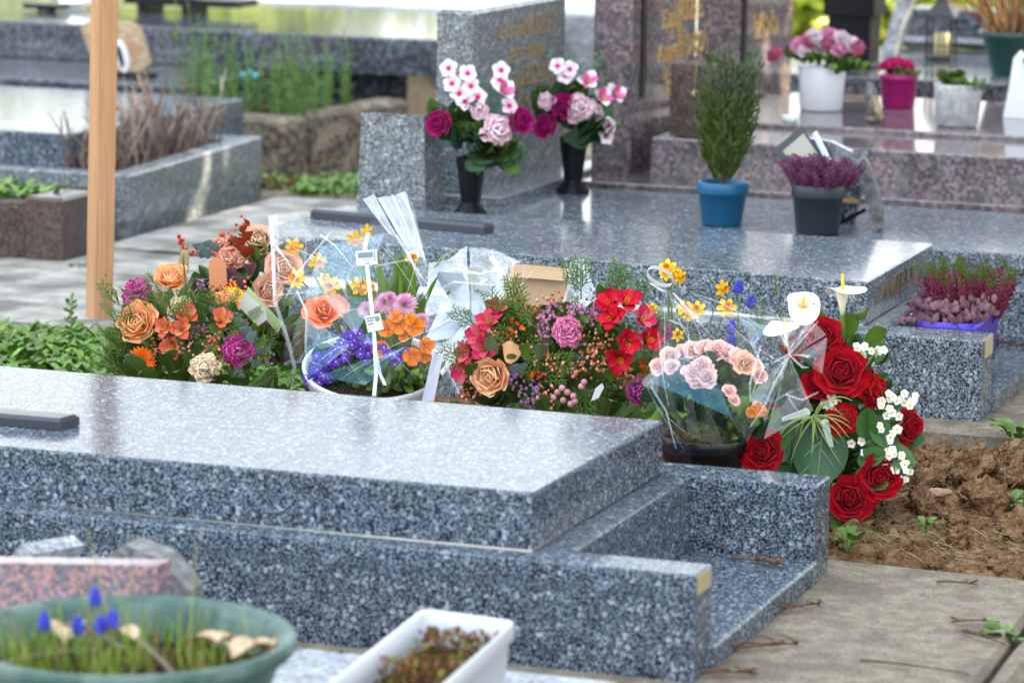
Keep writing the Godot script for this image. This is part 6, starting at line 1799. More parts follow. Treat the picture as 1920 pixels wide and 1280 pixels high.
func wrapped_parcel() -> void:
	var c := Vector3(-2.8976, 0.2512, -7.95)
	c.y = 0.03
	var b := thing("wrapped_bouquet", "bouquet hidden in crumpled bluish white film behind the mixed flowers", "bouquet", c)
	var paper := mat(0.38, 0.45, 0.53, 0.5)
	film(b, paper, Vector3(-3.0035, 0.2973, -7.95), Vector3(-2.881, 0.3651, -7.9), Vector3(-2.8327, 0.2177, -7.85), Vector3(-2.971, 0.188, -7.85), 8, 8, 0.11, 31, "paper")
	film(b, mat(0.46, 0.52, 0.59, 0.4), Vector3(-2.9134, 0.3696, -7.95), Vector3(-2.7835, 0.3189, -7.9), Vector3(-2.7915, 0.2206, -7.85), Vector3(-2.9026, 0.2653, -7.85), 8, 8, 0.11, 32, "paper")
	film(b, mat(0.33, 0.33, 0.28, 0.6), Vector3(-2.9091, 0.3857, -7.93), Vector3(-2.8437, 0.3833, -7.93), Vector3(-2.8459, 0.3345, -7.9), Vector3(-2.8915, 0.3249, -7.9), 4, 4, 0.02, 33, "paper")
	film(b, M.parcel, Vector3(-3.0194, 0.3868, -7.97), Vector3(-2.9004, 0.4299, -7.95), Vector3(-2.8579, 0.2961, -7.84), Vector3(-2.9654, 0.2625, -7.84), 8, 9, 0.035, 34)
	film(b, M.parcel, Vector3(-2.9004, 0.4299, -7.95), Vector3(-2.7613, 0.4082, -7.93), Vector3(-2.7617, 0.2896, -7.84), Vector3(-2.8579, 0.2961, -7.84), 8, 9, 0.035, 35)
	film(b, M.film_haze, Vector3(-2.9723, 0.2869, -7.85), Vector3(-2.7826, 0.3301, -7.82), Vector3(-2.8071, 0.204, -7.78), Vector3(-2.9439, 0.1548, -7.78), 9, 8, 0.035, 36)
	film(b, M.parcel, Vector3(-2.9523, 0.2167, -7.8), Vector3(-2.8218, 0.268, -7.78), Vector3(-2.8467, 0.1812, -7.74), Vector3(-2.9079, 0.1507, -7.74), 6, 6, 0.03, 37)
	film(b, M.film_haze, Vector3(-2.8172, 0.2385, -7.55), Vector3(-2.7458, 0.2639, -7.5), Vector3(-2.7334, 0.1554, -7.4), Vector3(-2.7832, 0.1491, -7.4), 5, 7, 0.04, 38)
	crease(b, [Vector3(-2.9714, 0.3592, -7.9), Vector3(-2.9156, 0.3852, -7.88), Vector3(-2.839, 0.3796, -7.86), Vector3(-2.7712, 0.3984, -7.9)], 0.005)
	crease(b, [Vector3(-2.9758, 0.3154, -7.88), Vector3(-2.9003, 0.3587, -7.84), Vector3(-2.7903, 0.3594, -7.84)], 0.005)
	crease(b, [Vector3(-2.8266, 0.4211, -7.9), Vector3(-2.7633, 0.365, -7.86), Vector3(-2.7681, 0.2789, -7.82)], 0.006)
	crease(b, [Vector3(-2.9533, 0.2399, -7.82), Vector3(-2.891, 0.2734, -7.8), Vector3(-2.8079, 0.256, -7.78)], 0.005)
	crease(b, [Vector3(-2.7132, 0.1728, -7.38), Vector3(-2.7577, 0.2253, -7.42), Vector3(-2.7722, 0.262, -7.5)], 0.004)
	var st := begin()
	tube(st, [Vector3(-3.0067, 0.3556, -7.96) - c, Vector3(-2.9843, 0.3957, -7.97) - c, Vector3(-2.9356, 0.4226, -7.97) - c], 0.003, 0.0015, Color(0.20, 0.30, 0.06), Color(0.22, 0.32, 0.08), 5)
	obj("stem", st, M.stem, b)
	leaf_at(b, "ovate", Vector3(-2.9052, 0.3108, -7.9), 0.04, Vector3(-0.8, 0.3, 0))
	leaf_at(b, "ovate", Vector3(-2.8912, 0.3051, -7.9), 0.04, Vector3(0.3, -1.0, 0))
	# kraft paper bag
	var k := thing("paper_bag", "brown kraft paper bag with a folded top among the wrapped flowers", "paper bag", Vector3(-2.6899, 0.28, -7.85))
	var bag := patch(Vector3(-2.7521, 0.397, -7.8) - k.position, Vector3(-2.5981, 0.3967, -7.8) - k.position, Vector3(-2.5816, 0.249, -7.76) - k.position, Vector3(-2.7527, 0.2369, -7.76) - k.position, 9, 8, 0.010, 41)
	obj("bag", bag, M.kraft, k)
	obj("folded_top", patch(Vector3(-2.7457, 0.4207, -7.8) - k.position, Vector3(-2.5905, 0.419, -7.8) - k.position, Vector3(-2.5949, 0.3912, -7.775) - k.position, Vector3(-2.7268, 0.3916, -7.775) - k.position, 8, 2, 0.004, 42), M.kraft, k)
	obj("back", patch(Vector3(-2.7492, 0.4192, -7.81) - k.position, Vector3(-2.5938, 0.4175, -7.81) - k.position, Vector3(-2.6339, 0.2167, -7.95) - k.position, Vector3(-2.8062, 0.2045, -7.95) - k.position, 6, 6, 0.006, 43), M.kraft, k)
	film(k, M.film_haze, Vector3(-2.7912, 0.4334, -7.82), Vector3(-2.7202, 0.434, -7.8), Vector3(-2.7197, 0.3067, -7.74), Vector3(-2.7807, 0.2867, -7.76), 4, 8, 0.03, 44)
	film(k, M.film_fold, Vector3(-2.5855, 0.436, -7.8), Vector3(-2.5599, 0.4325, -7.82), Vector3(-2.5065, 0.3568, -7.76), Vector3(-2.584, 0.3032, -7.74), 4, 8, 0.03, 45)
	film(k, M.film, Vector3(-2.7325, 0.428, -7.77), Vector3(-2.5646, 0.4284, -7.77), Vector3(-2.572, 0.3069, -7.72), Vector3(-2.7192, 0.2968, -7.72), 8, 6, 0.02, 46)
	crease(k, [Vector3(-2.7295, 0.4269, -7.8), Vector3(-2.7351, 0.3775, -7.78), Vector3(-2.7597, 0.3026, -7.75)], 0.004)
	crease(k, [Vector3(-2.5855, 0.436, -7.8), Vector3(-2.5822, 0.376, -7.77), Vector3(-2.5956, 0.3138, -7.75)], 0.004)
	crease(k, [Vector3(-2.5613, 0.4324, -7.8), Vector3(-2.5339, 0.3971, -7.78), Vector3(-2.5097, 0.3552, -7.77)], 0.004)

func mixed_bouquet() -> void:
	var c := Vector3(-2.4974, 0.1528, -7.45)
	c.y = 0.02
	var b := thing("flower_bouquet", "mixed bouquet of red lilies, a pink carnation, a peach rose and berries", "bouquet", c)
	dress(b, c + Vector3(0, 0.07, 0.02), Vector3(0.23, 0.24, 0.17), 200, ["ovate", "ovate", "pale", "fresh", "ovate"], 0.08, -0.2)
	for k in 30:
		var x := rng.randf_range(880, 1210)
		var y := rng.randf_range(600, 760)
		leaf_at(b, "sprig" if k % 3 else "ovate", (Transform3D(Basis(Vector3(0.001255, 0.000092, 0.000000), Vector3(0.000024, -0.001206, 0.000000), Vector3(0.335483, 0.180941, 1.000000)), Vector3(-2.4356, 0.2864, -7.26))) * Vector3(x - 1045, y - 680, -0.05), rng.randf_range(0.06, 0.09), Vector3((x - 1045) * 0.004 + rng.randf_range(-0.5, 0.5), rng.randf_range(0.1, 1.0), 0.3), FRONT, "fine_sprig")
	var fr := Transform3D(Basis(Vector3(0.001255, 0.000092, 0.000000), Vector3(0.000024, -0.001206, 0.000000), Vector3(0.335483, 0.180941, 1.000000)), Vector3(-2.4356, 0.2864, -7.26))
	var at := func(x: float, y: float, dz: float) -> Vector3: return fr * Vector3(x - 1045, y - 680, dz)
	fill(b, fr, 0, 0, 175, 115, 190, ["ovate", "ovate", "fresh", "sprig", "pale"], 0.062)
	put(b, "carnation", cached("pinkcarn", carnation.bind(0.043, Color(0.80, 0.30, 0.50), Color(0.64, 0.05, 0.26, 0.45), 60)), M.petal, at.call(1062, 627, 0.0), out_of(0.1, 0.35))
	put(b, "rose", cached("peachyellow", rose.bind(0.05, Color(0.90, 0.56, 0.18), Color(0.88, 0.42, 0.20), 24, 0.85, 0.45)), M.petal, at.call(928, 700, 0.0), out_of(-0.45, -0.2), 1.0, 1.0)
	leaf_at(b, "peachpetal" if false else "pale", at.call(955, 690, 0.02), 0.05, Vector3(0.2, 1, 0))
	var st := begin()
	petal(st, Transform3D(), 0.055, 0.045, 0.0, 0.5, 0.3, 0.03, Color(0.76, 0.40, 0.14), Color(0.78, 0.46, 0.26), 5, 6, 1.3, 0.6)
	obj("fallen_petal", st, M.petal, b, Transform3D(Basis(FRONT, -0.3), at.call(952, 680, 0.03) - c))
	var red := lily.bind(0.040, Color(0.52, 0.008, 0.03), Color(0.60, 0.015, 0.04), Color(0.76, 0.30, 0.03))
	var rosy := lily.bind(0.038, Color(0.50, 0.025, 0.08), Color(0.64, 0.10, 0.14), Color(0.74, 0.32, 0.14))
	for f in [[1150,600,0,-0.2,0.3,0],[1172,640,0.02,0.2,0.0,0],[1172,578,-0.03,0.2,0.9,0],[1145,580,-0.02,-0.4,0.8,0],[1205,640,0.0,0.6,0.2,0],[1160,665,0.02,0.0,-0.4,0],[1195,605,-0.02,0.6,0.5,1],[905,635,-0.02,-0.6,0.3,1],[888,660,-0.02,-0.8,0.0,1],[920,612,-0.04,-0.4,0.7,1],[935,592,-0.05,-0.3,1.0,1],[912,655,0.0,-0.3,0.1,1],[880,690,-0.02,-0.8,-0.2,1]]: put(b, "alstroemeria", cached("redlily" if f[5] == 0 else "rosylily", red if f[5] == 0 else rosy), M.petal, at.call(f[0], f[1], f[2]), out_of(f[3], f[4]), 1.0, f[0])
	sprinkle(b, "pink_florets", [at.call(1030, 592, -0.02), at.call(1022, 610, 0.0), at.call(1078, 578, -0.03), at.call(1100, 584, -0.03), at.call(1112, 592, -0.02), at.call(1040, 580, -0.04), at.call(1020, 625, 0.0)], 0.0075, [Color(0.60, 0.24, 0.42), Color(0.66, 0.32, 0.48)], 16, 0.013, Color(0.07, 0.11, 0.03), true)
	sprinkle(b, "lilac_florets", [at.call(962, 705, 0.02), at.call(975, 722, 0.03), at.call(1000, 738, 0.03), at.call(1012, 715, 0.02), at.call(1000, 762, 0.03), at.call(1125, 555, -0.06), at.call(1118, 565, -0.05), at.call(1020, 748, 0.03), at.call(990, 750, 0.03)], 0.007, [Color(0.40, 0.20, 0.40), Color(0.48, 0.27, 0.46)], 12, 0.011, Color(0.07, 0.11, 0.03), true)
	sprinkle(b, "coral_buds", [at.call(945, 622, -0.02), at.call(938, 645, 0), at.call(872, 712, -0.02), at.call(882, 738, 0.0), at.call(1095, 650, 0.0), at.call(1112, 668, 0.0), at.call(1022, 662, 0.01), at.call(1040, 685, 0.02), at.call(1080, 690, 0.02), at.call(1025, 742, 0.03), at.call(1015, 770, 0.03), at.call(1130, 640, 0.0), at.call(1125, 680, 0.01), at.call(1000, 660, 0.01), at.call(1030, 555, -0.08), at.call(1170, 700, 0.0), at.call(1185, 715, 0.0)], 0.0042, [Color(0.64, 0.22, 0.13), Color(0.68, 0.36, 0.28), Color(0.62, 0.14, 0.06)], 20, 0.016)
	sprinkle(b, "orange_florets", [at.call(965, 615, 0), at.call(1005, 708, 0.02), at.call(975, 560, -0.06), at.call(985, 575, -0.05), at.call(1215, 690, -0.02), at.call(1235, 695, -0.02), at.call(1225, 675, -0.04)], 0.010, [Color(0.66, 0.10, 0.01), Color(0.70, 0.18, 0.02)], 8, 0.012, Color(0.07, 0.11, 0.03), true)
	var specks := []
	for k in 16: specks.append(at.call(rng.randf_range(880, 1220), rng.randf_range(600, 770), rng.randf_range(-0.03, 0.02)))
	sprinkle(b, "fine_greens", specks, 0.0055, [Color(0.08, 0.15, 0.025), Color(0.14, 0.21, 0.04), Color(0.20, 0.24, 0.10)], 16, 0.018, Color(0.09, 0.15, 0.03), true)
	for f in [[1045,735],[1054,727],[1064,735],[1056,750],[1075,742],[1095,716],[1070,757],[1038,745],[1090,724],[1078,752]]:
		st = begin()
		ball(st, at.call(f[0], f[1], 0.04) - c, 0.0078, vary(Color(0.58, 0.26, 0.30), 0.15), 10)
		obj("pink_berry", st, M.leaf, b)
	for f in [[985,600,-0.35,1.0,0.11],[960,610,-0.7,0.9,0.10],[1010,690,0.7,0.25,0.10],[1000,705,0.9,0.1,0.09],[1150,575,0.15,1.0,0.11],[1180,580,0.5,0.9,0.09],[1095,720,0.2,-1.0,0.10],[1100,745,-0.1,-1.0,0.08],[890,680,-0.9,0.3,0.09],[1090,560,0.0,1.0,0.10],[1080,545,-0.3,1.0,0.08],[1015,650,-0.2,-0.5,0.08],[925,770,0.1,-0.4,0.08],[975,590,-0.2,0.8,0.08],[1160,560,0.3,1.0,0.08],[1040,670,-0.6,0.1,0.08]]: leaf_at(b, "sprig", at.call(f[0], f[1], 0.0 if f[1] > 620 else -0.05), f[4], Vector3(f[2], f[3], 0.15), FRONT, "conifer_sprig")
	for f in [[990,655,"fresh",0.06,-0.3,1.0],[1010,660,"pale",0.065,0.2,1.0],[975,690,"round",0.05,-0.2,1.0],[930,650,"pale",0.06,-0.5,1],[1180,730,"pale",0.07,0.3,1.0],[1150,700,"fresh",0.06,-0.3,0.8],[1110,600,"fresh",0.07,0.9,0.2],[1130,620,"ovate",0.08,0.6,0.8],[890,700,"ovate",0.07,-0.2,1],[960,770,"ovate",0.09,0.6,0.5],[1135,770,"ovate",0.10,0.3,0.9],[1180,780,"ovate",0.10,0.8,0.6],[880,770,"ovate",0.08,-0.7,0.4],[1040,770,"ovate",0.09,-0.4,0.6],[1090,580,"fresh",0.05,0.8,-0.2],[1120,545,"ovate",0.07,0.6,0.9]]: leaf_at(b, f[2], at.call(f[0], f[1] + 15, 0.02 if f[1] > 620 else -0.04), f[3], Vector3(f[4], f[5], 0.15))
	put(b, "carnation", cached("plumcarn", carnation.bind(0.036, Color(0.32, 0.03, 0.18), Color(0.46, 0.10, 0.30, 0.8))), M.petal, at.call(1190, 735, 0.03), out_of(0.6, 0.1))
	put(b, "carnation", cached("plumcarn", carnation.bind(0.036, Color(0.32, 0.03, 0.18), Color(0.46, 0.10, 0.30, 0.8))), M.petal, at.call(1238, 622, -0.06), out_of(0.5, 0.4), 0.8)
	st = flat()
	plate(st, at.call(1120, 735, 0.05) - c, Vector3(0.9, 0.1, -0.3), Vector3(0.25, 0.96, 0), PackedVector2Array([Vector2(-0.01, -0.02), Vector2(0.006, -0.014), Vector2(0.012, 0.012), Vector2(0.004, 0.022), Vector2(-0.008, 0.01)]), FRONT * 0.001)
	obj("white_label", st, M.white, b)

func spring_pot() -> void:
	var c := Vector3(-2.2123, 0.2464, -7.62)
	c.y = 0.02
	var b := thing("daffodil_pot", "pot of small yellow daffodils and grape hyacinths behind the pink begonias", "potted plant", c)
	flowerpot(b, 0.10, 0.08, 0.10, 0.025, M.black)
	var d := daffodil(0.021)
	var fr := Transform3D(Basis(Vector3(0.001273, 0.000085, 0.000000), Vector3(0.000033, -0.001237, 0.000000), Vector3(0.290845, 0.158056, 1.000000)), Vector3(-2.2104, 0.3988, -7.6))
	for f in [[1252,503,-0.3,0.2,1.1],[1262,512,0.5,-0.2,0.9],[1275,518,0.7,-0.3,0.9],[1250,512,-0.5,0.3,0.9],[1354,540,0.7,-0.2,1.0],[1363,577,0.1,0.3,1.15],[1308,580,-0.3,0.2,1.0],[1222,580,0.0,0.4,0.8],[1283,578,0.2,0.3,1.0],[1270,628,0.1,0.2,0.8],[1292,590,0.0,0.4,0.8]]:
		var p := fr * Vector3(f[0] - 1310, f[1] - 560, 0.0)
		var n := Node3D.new()
		n.name = "daffodil"
		b.add_child(n, true)
		n.transform = Transform3D(upright(out_of(f[2], f[3])).scaled(Vector3.ONE * f[4]), p - c)
		obj("tepals", d[0], M.petal, n)
		obj("corona", d[1], M.petal, n)
		var st := begin()
		tube(st, arc(Vector3((f[0] - 1310) * 0.0004, 0.09, 0), p - c - out_of(f[2], f[3]) * 0.006, Vector3(-0.015, 0.012, 0), 7), 0.0026, 0.0018, Color(0.10, 0.16, 0.03), Color(0.13, 0.19, 0.05), 5)
		obj("daffodil_stem", st, M.stem, b)
	for f in [[1385,540],[1408,568],[1372,640],[1372,615]]: muscari(b, fr * Vector3(f[0] - 1310, f[1] - 560, 0.02) - c, 0.12, 0.0095)
	for k in 30: leaf_at(b, "blade", c + Vector3(rng.randf_range(-0.06, 0.08), 0.08, rng.randf_range(-0.05, 0.05)), rng.randf_range(0.12, 0.24), Vector3(lerpf(-0.5, 0.5, k / 29.0), 1, 0.05), out_of(rng.randf_range(-0.8, 0.8), 0), "blade")
	for f in [[1425,600,0.05],[1440,610,0.35],[1460,615,0.6]]: leaf_at(b, "needle", fr * Vector3(f[0] - 1310, f[1] - 520, -0.02), 0.10, Vector3(f[2], 1, 0), FRONT, "feathery_sprig")
	# white ribbon tied in a loop
	var loop := []
	for i in 13:
		var a := TAU * i / 12.0 - 0.6
		loop.append(Vector3(-2.2492, 0.4721, -7.42) + SIDE * cos(a) * 0.030 + Vector3(0, 0.018 * sin(a) + 0.010 * cos(a) * -1.0, 0) + FRONT * 0.012 * sin(a))
	ribbon(b, loop, 0.005, (Vector3(0, 0.8, 0) + SIDE * 0.4 + FRONT * 0.4).normalized())
	ribbon(b, [Vector3(-2.233, 0.4503, -7.41), Vector3(-2.2581, 0.4233, -7.4), Vector3(-2.2943, 0.3883, -7.39)], 0.006, (SIDE * 0.7 + Vector3(0, 0.7, 0)).normalized())

func begonia_pot() -> void:
	var c := Vector3(-2.0087, 0.1372, -6.98)
	c.y = maxf(0.02, c.y - 0.02)
	var b := thing("begonia_pot", "black pot of pale pink begonias wrapped in clear glossy film", "potted plant", c)
	flowerpot(b, 0.095, 0.078, 0.2063 - c.y, 0.03, M.black_film)
	var ry := 0.212
	dress(b, Vector3(c.x, ry + 0.01, c.z - 0.02), Vector3(0.125, 0.155, 0.10), 150, ["heart", "ovate", "fresh", "ovate"], 0.062, -0.1)
	fill(b, Transform3D(Basis(Vector3(0.001166, 0.000089, 0.000000), Vector3(0.000031, -0.001139, 0.000000), Vector3(0.288381, 0.187347, 1.000000)), Vector3(-2.0014, 0.2998, -6.94)), 0, 0, 120, 80, 90, ["heart", "ovate", "fresh"], 0.055, -0.01)
	var soft := begonia.bind(0.024, Color(0.84, 0.36, 0.32), Color(0.86, 0.52, 0.47))
	var fr := Transform3D(Basis(Vector3(0.001166, 0.000089, 0.000000), Vector3(0.000031, -0.001139, 0.000000), Vector3(0.288381, 0.187347, 1.000000)), Vector3(-2.0014, 0.2998, -6.94))
	var at := func(x: float, y: float, dz: float) -> Vector3: return fr * Vector3(x - 1320, y - 740, dz)
	for f in [[1235,690,-0.02,0.9],[1258,670,-0.03,1.0],[1300,660,-0.05,1.0],[1322,657,-0.05,1.05],[1345,660,-0.04,1.1],[1362,665,-0.04,0.9],[1382,675,-0.03,1.0],[1412,692,-0.02,0.9],[1422,706,0.0,0.8],[1280,665,-0.05,0.9],[1366,735,0.05,0.7],[1375,752,0.05,0.6],[1316,690,0.05,1.05],[1302,704,0.06,1.0],[1324,712,0.06,1.1],[1310,718,0.06,0.9],[1294,700,0.05,0.8],[1260,690,0.02,0.8]]: put(b, "begonia", cached("softbegonia", soft), M.petal, at.call(f[0], f[1], f[2]), out_of((f[0] - 1320) * 0.004, 0.5), f[3], f[0])
	put(b, "begonia", cached("yellowbegonia", begonia.bind(0.027, Color(0.80, 0.52, 0.22), Color(0.80, 0.46, 0.30))), M.petal, at.call(1394, 685, 0.03), out_of(0.2, 0.2), 1.1)
	for f in [[1418,762],[1425,770],[1408,772]]: put(b, "orange_floret", cached("orangefloret", pansy.bind(0.013, Color(0.74, 0.22, 0.01), Color(0.70, 0.16, 0.01))), M.petal, at.call(f[0], f[1], 0.08), out_of(0.2, 0.2))
	var st := begin()
	for k in 520:
		var a := rng.randf() * TAU
		var q := 0.09 * sqrt(rng.randf_range(0.35, 1.0))
		var p := Vector3(cos(a) * q, ry - c.y - 0.012 + rng.randf() * 0.022, absf(sin(a)) * q)
		var cc := vary(Color(0.15, 0.105, 0.05), 0.45)
		tube(st, arc(p, p + Vector3(rng.randf_range(-0.02, 0.02), rng.randf_range(-0.012, 0.014), rng.randf_range(-0.01, 0.02)), Vector3(0, 0.006, 0.003), 3), 0.0009, 0.0006, cc, cc, 3)
	tag(obj("moss", st, M.dull_leaf, b), "", "", "", "stuff")
	# film: a cone of creased panels round the plant, tied above
	var F: Material = M.film
	film(b, F, at.call(1243, 550, -0.03), at.call(1256, 548, -0.03), at.call(1290, 815, 0.11), at.call(1213, 715, 0.07), 6, 9, 0.03, 51)
	film(b, F, at.call(1256, 548, -0.03), at.call(1262, 550, -0.03), at.call(1400, 830, 0.12), at.call(1290, 815, 0.11), 7, 9, 0.03, 52)
	film(b, F, at.call(1258, 548, -0.03), at.call(1266, 552, -0.03), at.call(1472, 672, 0.09), at.call(1400, 830, 0.12), 7, 7, 0.03, 53)
	film(b, F, at.call(1260, 546, -0.04), at.call(1270, 548, -0.04), at.call(1455, 592, 0.0), at.call(1478, 668, 0.09), 7, 6, 0.03, 54)
	film(b, F, at.call(1213, 715, 0.07), at.call(1290, 815, 0.11), at.call(1300, 870, 0.10), at.call(1252, 850, 0.08), 4, 5, 0.02, 64)
	film(b, M.film_haze, at.call(1476, 664, 0.09), at.call(1482, 664, 0.09), at.call(1545, 628, 0.03), at.call(1498, 582, 0.02), 5, 6, 0.03, 55)
	film(b, M.film_haze, at.call(1478, 668, 0.09), at.call(1484, 672, 0.09), at.call(1536, 705, 0.07), at.call(1546, 636, 0.04), 5, 6, 0.03, 56)
	film(b, M.film_haze, at.call(1474, 672, 0.09), at.call(1482, 676, 0.09), at.call(1522, 768, 0.10), at.call(1432, 822, 0.12), 6, 7, 0.04, 57)
	film(b, M.film_haze, at.call(1470, 668, 0.09), at.call(1476, 674, 0.09), at.call(1432, 790, 0.12), at.call(1405, 742, 0.11), 5, 5, 0.03, 58)
	film(b, M.film_haze, at.call(1440, 610, 0.03), at.call(1500, 575, 0.0), at.call(1482, 668, 0.09), at.call(1474, 666, 0.09), 5, 5, 0.03, 65)
	film(b, M.film_haze, at.call(1208, 520, -0.05), at.call(1240, 535, -0.04), at.call(1258, 552, -0.03), at.call(1246, 554, -0.03), 3, 4, 0.02, 66)
	film(b, M.film_teal, at.call(1262, 655, 0.12), at.call(1330, 675, 0.125), at.call(1372, 782, 0.12), at.call(1218, 715, 0.12), 4, 4, 0.006, 59)
	film(b, M.film_teal, at.call(1385, 598, 0.06), at.call(1440, 614, 0.065), at.call(1415, 652, 0.07), at.call(1412, 650, 0.07), 3, 3, 0.004, 60)
	film(b, M.film_teal, at.call(1405, 752, 0.115), at.call(1432, 735, 0.115), at.call(1458, 754, 0.115), at.call(1430, 756, 0.115), 2, 2, 0.004, 61)
	film(b, M.film_haze, at.call(1252, 560, -0.02), at.call(1264, 550, -0.02), at.call(1330, 600, 0.0), at.call(1318, 614, 0.0), 4, 4, 0.02, 62)
	film(b, M.film_haze, at.call(1205, 715, 0.10), at.call(1240, 680, 0.10), at.call(1235, 735, 0.11), at.call(1210, 725, 0.11), 3, 3, 0.01, 63)
	for q in [[[1450,680,0.08],[1478,665,0.08],[1500,640,0.07],[1530,605,0.05]], [[1478,668,0.09],[1450,720,0.10],[1432,760,0.11],[1405,800,0.11]], [[1478,668,0.09],[1470,630,0.06],[1455,590,0.02]], [[1478,668,0.09],[1500,690,0.10],[1512,690,0.10]], [[1425,650,0.08],[1405,720,0.11],[1405,752,0.11]], [[1262,548,-0.02],[1290,580,0.0],[1320,612,0.02]], [[1255,600,0.0],[1275,608,0.0],[1288,620,0.0]], [[1320,590,-0.02],[1370,588,0.0],[1440,600,0.03]], [[1470,740,0.11],[1500,750,0.11],[1530,735,0.1]], [[1475,745,0.11],[1495,775,0.11]], [[1222,725,0.11],[1250,770,0.11],[1268,840,0.10]], [[1405,640,0.09],[1430,690,0.1],[1410,735,0.11]]]:
		var pts := []
		for p in q: pts.append(at.call(p[0], p[1], p[2]))
		crease(b, pts, 0.0022)

func rose_spray() -> void:
	var c := Vector3(-1.8087, 0.0552, -7.35)
	c.y = 0.02
	var b := thing("rose_arrangement", "silk arrangement of red roses, white callas and ferns on the soil", "flower arrangement", c)
	var fr := Transform3D(Basis(Vector3(0.001179, 0.000092, 0.000000), Vector3(0.000038, -0.001167, 0.000000), Vector3(0.246720, 0.190665, 1.000000)), Vector3(-1.7764, 0.2272, -7.2))
	var at := func(x: float, y: float, dz: float) -> Vector3: return fr * Vector3(x - 1570, y - 780, dz)
	dress(b, Vector3(c.x - 0.01, c.y + 0.12, c.z + 0.03), Vector3(0.135, 0.19, 0.13), 130, ["ovate", "fresh", "fern", "ovate"], 0.085, -0.6)
	fill(b, fr, -10, 0, 130, 190, 110, ["ovate", "fern", "ovate", "fresh"], 0.07, -0.05)
	var red := Color(0.36, 0.004, 0.014)
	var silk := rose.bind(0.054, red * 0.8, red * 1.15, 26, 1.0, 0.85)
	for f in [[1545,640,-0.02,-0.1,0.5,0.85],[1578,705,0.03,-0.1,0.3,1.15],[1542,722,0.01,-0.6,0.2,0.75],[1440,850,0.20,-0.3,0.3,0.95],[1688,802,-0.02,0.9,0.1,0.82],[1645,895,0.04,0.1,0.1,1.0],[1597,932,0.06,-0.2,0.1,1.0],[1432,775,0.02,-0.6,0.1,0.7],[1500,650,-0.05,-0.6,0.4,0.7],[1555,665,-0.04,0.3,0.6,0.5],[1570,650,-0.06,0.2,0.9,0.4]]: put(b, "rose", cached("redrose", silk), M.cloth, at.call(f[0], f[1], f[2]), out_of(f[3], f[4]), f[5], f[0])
	var rc := carnation.bind(0.044, Color(0.44, 0.006, 0.012), Color(0.52, 0.012, 0.02, 0.7))
	put(b, "carnation", cached("redcarn", rc), M.cloth, at.call(1626, 735, -0.01), out_of(0.7, 0.2))
	put(b, "carnation", cached("redcarn", rc), M.cloth, at.call(1580, 788, 0.04), out_of(-0.1, 0.3), 0.95, 2.0)
	# callas
	var cm := calla(0.039)
	for f in [[1580,592,-0.05,Vector3(-0.02, 1, 0.05),1.0,0.5,0.0],[1503,598,-0.06,Vector3(0.2, 0.78, 0.58),1.0,0.0,0.45],[1474,655,-0.03,Vector3(0.0, 1, 0.25),0.95,-0.6,0.0]]:
		var n := Node3D.new()
		n.name = "calla"
		b.add_child(n, true)
		n.transform = Transform3D((upright(f[3]) * Basis(Vector3.UP, f[5])).scaled(Vector3.ONE * f[4]), at.call(f[0], f[1], f[2]) - c)
		obj("spathe", cm[0], M.petal, n)
		var sx := obj("spadix", cm[1], M.petal, n)
		if f[3].z > 0.2: sx.scale = Vector3(1, 0.8, 1)
		var st := begin()
		var p: Vector3 = at.call(f[0], f[1], f[2]) - c
		tube(st, arc(Vector3(p.x * 0.7, 0.2, 0.05), p + f[3].normalized() * 0.004, Vector3(0.004, 0, 0), 5), 0.0062, 0.0056, Color(0.035, 0.11, 0.015), Color(0.10, 0.20, 0.03), 8)
		obj("calla_stem", st, M.stem, b)
	# white blossoms with yellow eyes
	var wb := five_petals(0.0125, Color(0.86, 0.87, 0.92), Color(0.80, 0.80, 0.60), Color(0.78, 0.60, 0.05))
	for s in [[1608,648,4],[1598,665,3],[1642,655,4],[1616,682,4],[1608,672,3],[1560,752,5],[1548,760,3],[1568,768,3],[1660,748,4],[1650,760,3],[1668,775,3],[1694,748,4],[1702,752,3],[1685,756,3],[1612,828,2],[1622,845,2],[1655,805,2],[1668,818,3],[1640,850,4],[1655,862,5],[1665,848,4],[1675,862,4],[1690,850,4],[1698,862,3],[1695,880,3],[1690,895,2],[1385,862,2]]:
		for k in s[2]: put(b, "white_blossom", wb, M.cloth, at.call(s[0] + rng.randfn() * 9.0, s[1] + rng.randfn() * 8.0, 0.02 + rng.randf_range(-0.02, 0.02) + (0.03 if s[1] > 740 else 0.0)), out_of(rng.randf_range(-0.3, 0.7), rng.randf_range(-0.1, 0.6)), rng.randf_range(0.65, 0.98))
	for s in [[1620,690,1655,650],[1650,700,1616,680],[1640,790,1700,752],[1640,880,1690,850],[1620,800,1660,748],[1630,870,1655,860]]:
		var st := begin()
		tube(st, arc(at.call(s[0] - 20, s[1] + 20, -0.02) - c, at.call(s[2], s[3], 0.0) - c, Vector3(0, 0.01, 0), 4), 0.0012, 0.0009, Color(0.05, 0.13, 0.03), Color(0.06, 0.15, 0.035), 4)
		obj("fine_stem", st, M.stem, b)
	# foliage
	leaf_at(b, "heart", at.call(1545, 790, 0.06), 0.15, Vector3(-0.05, -1, 0.10), out_of(-0.1, 0.15), "big_leaf")
	leaf_at(b, "heart", at.call(1505, 800, 0.045), 0.10, Vector3(-0.6, -0.8, 0.1), out_of(-0.2, 0.2), "big_leaf")
	leaf_at(b, "striped", at.call(1600, 690, 0.0), 0.13, Vector3(0.95, -0.35, 0.1), out_of(0.2, 0.5), "striped_leaf")
	leaf_at(b, "striped", at.call(1550, 690, -0.03), 0.08, Vector3(0.5, 0.9, 0), out_of(0.2, 0.3), "striped_leaf")
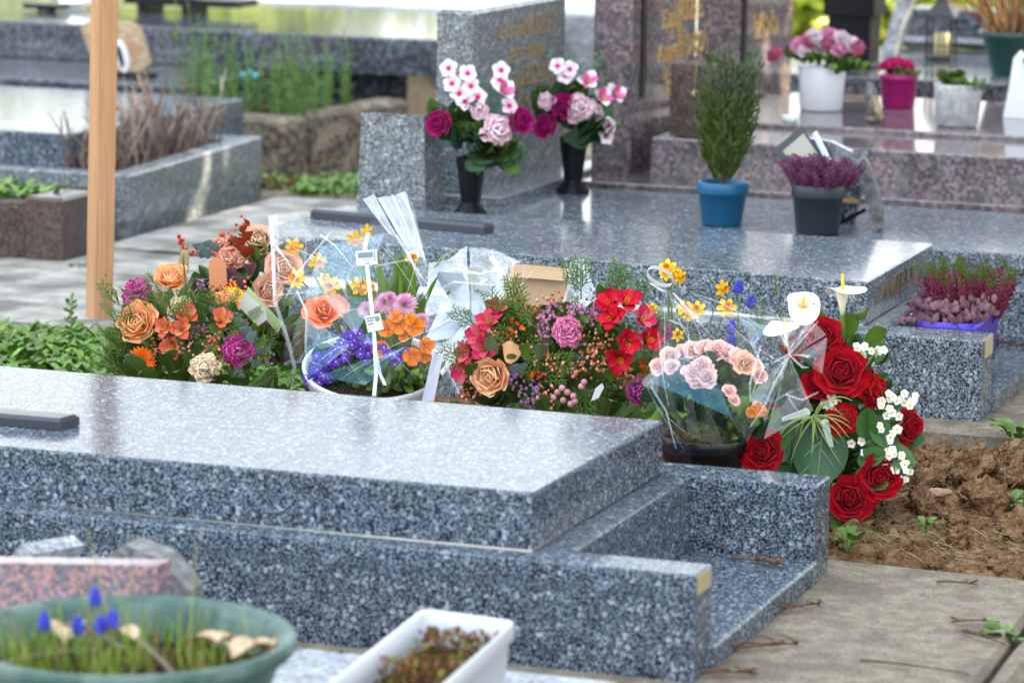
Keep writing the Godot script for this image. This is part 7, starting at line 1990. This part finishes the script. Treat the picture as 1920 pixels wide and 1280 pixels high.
	for f in [[1625,830,0.04,0.0,1.0,0.09],[1600,875,0.05,0.6,-0.3,0.10],[1600,862,0.05,0.9,0.2,0.09],[1650,830,0.03,0.8,-0.5,0.10],[1405,820,0.05,0.1,-1.0,0.07],[1520,880,0.05,-0.8,-0.3,0.10],[1480,800,0.06,-0.5,-0.9,0.08],[1640,770,0.02,0.3,-0.8,0.09]]: leaf_at(b, "fern", at.call(f[0], f[1], f[2]), f[5], Vector3(f[3], f[4], 0.15), out_of(0.0, 0.4), "fern_frond")
	for f in [[1600,590,0.9,0.05,0.06,"ovate",-0.06],[1690,820,0.95,-0.15,0.06,"heart",-0.02],[1572,945,0.05,-1,0.08,"ovate",0.06],[1680,750,0.6,0.6,0.05,"ovate",-0.02],[1640,745,0.8,0.5,0.05,"fresh",0.0],[1560,620,-0.7,0.5,0.09,"ovate",-0.07],[1430,640,-0.3,1.0,0.09,"needle",-0.12],[1455,560,-0.1,1,0.06,"needle",-0.1]]: leaf_at(b, f[5], at.call(f[0], f[1], f[6]), f[4], Vector3(f[2], f[3], 0.1), out_of(0.1, 0.5))
	for k in 19:
		var st := begin()
		var a := lerpf(-2.9, 0.6, k / 18.0) + rng.randf_range(-0.25, 0.25)
		var L := rng.randf_range(0.03, 0.12)
		var base: Vector3 = at.call(1528, 782, 0.075) - c
		var cc := vary(Color(0.34, 0.44, 0.14), 0.2)
		tube(st, arc(base, base + Vector3(cos(a), sin(a), 0.1) * L + Vector3(0, -0.02, 0), Vector3(rng.randf_range(-0.01, 0.01), rng.randf_range(0.005, 0.03), 0.012), 6), 0.0019, 0.0009, cc, cc, 4)
		obj("grass_blade", st, M.leaf, b)
	var st2 := begin()
	for k in 90:
		var t := k / 90.0
		petal(st2, Transform3D(upright(Vector3(cos(k * 2.4), -0.7, sin(k * 2.4))), Vector3(0, -0.06 * t, 0.01 * t)), 0.012 * (1.1 - 0.6 * t), 0.004, 0.0, 0.4, 0.2, 0.0, Color(0.30, 0.45, 0.28), Color(0.74, 0.80, 0.76), 1, 2)
	var spike := finish(st2)
	obj("white_spike", spike, M.cloth, b, Transform3D(Basis(FRONT, 0.35), at.call(1545, 785, 0.085) - c))
	obj("white_spike", spike, M.cloth, b, Transform3D(Basis(FRONT, -1.2), at.call(1520, 770, 0.075) - c))
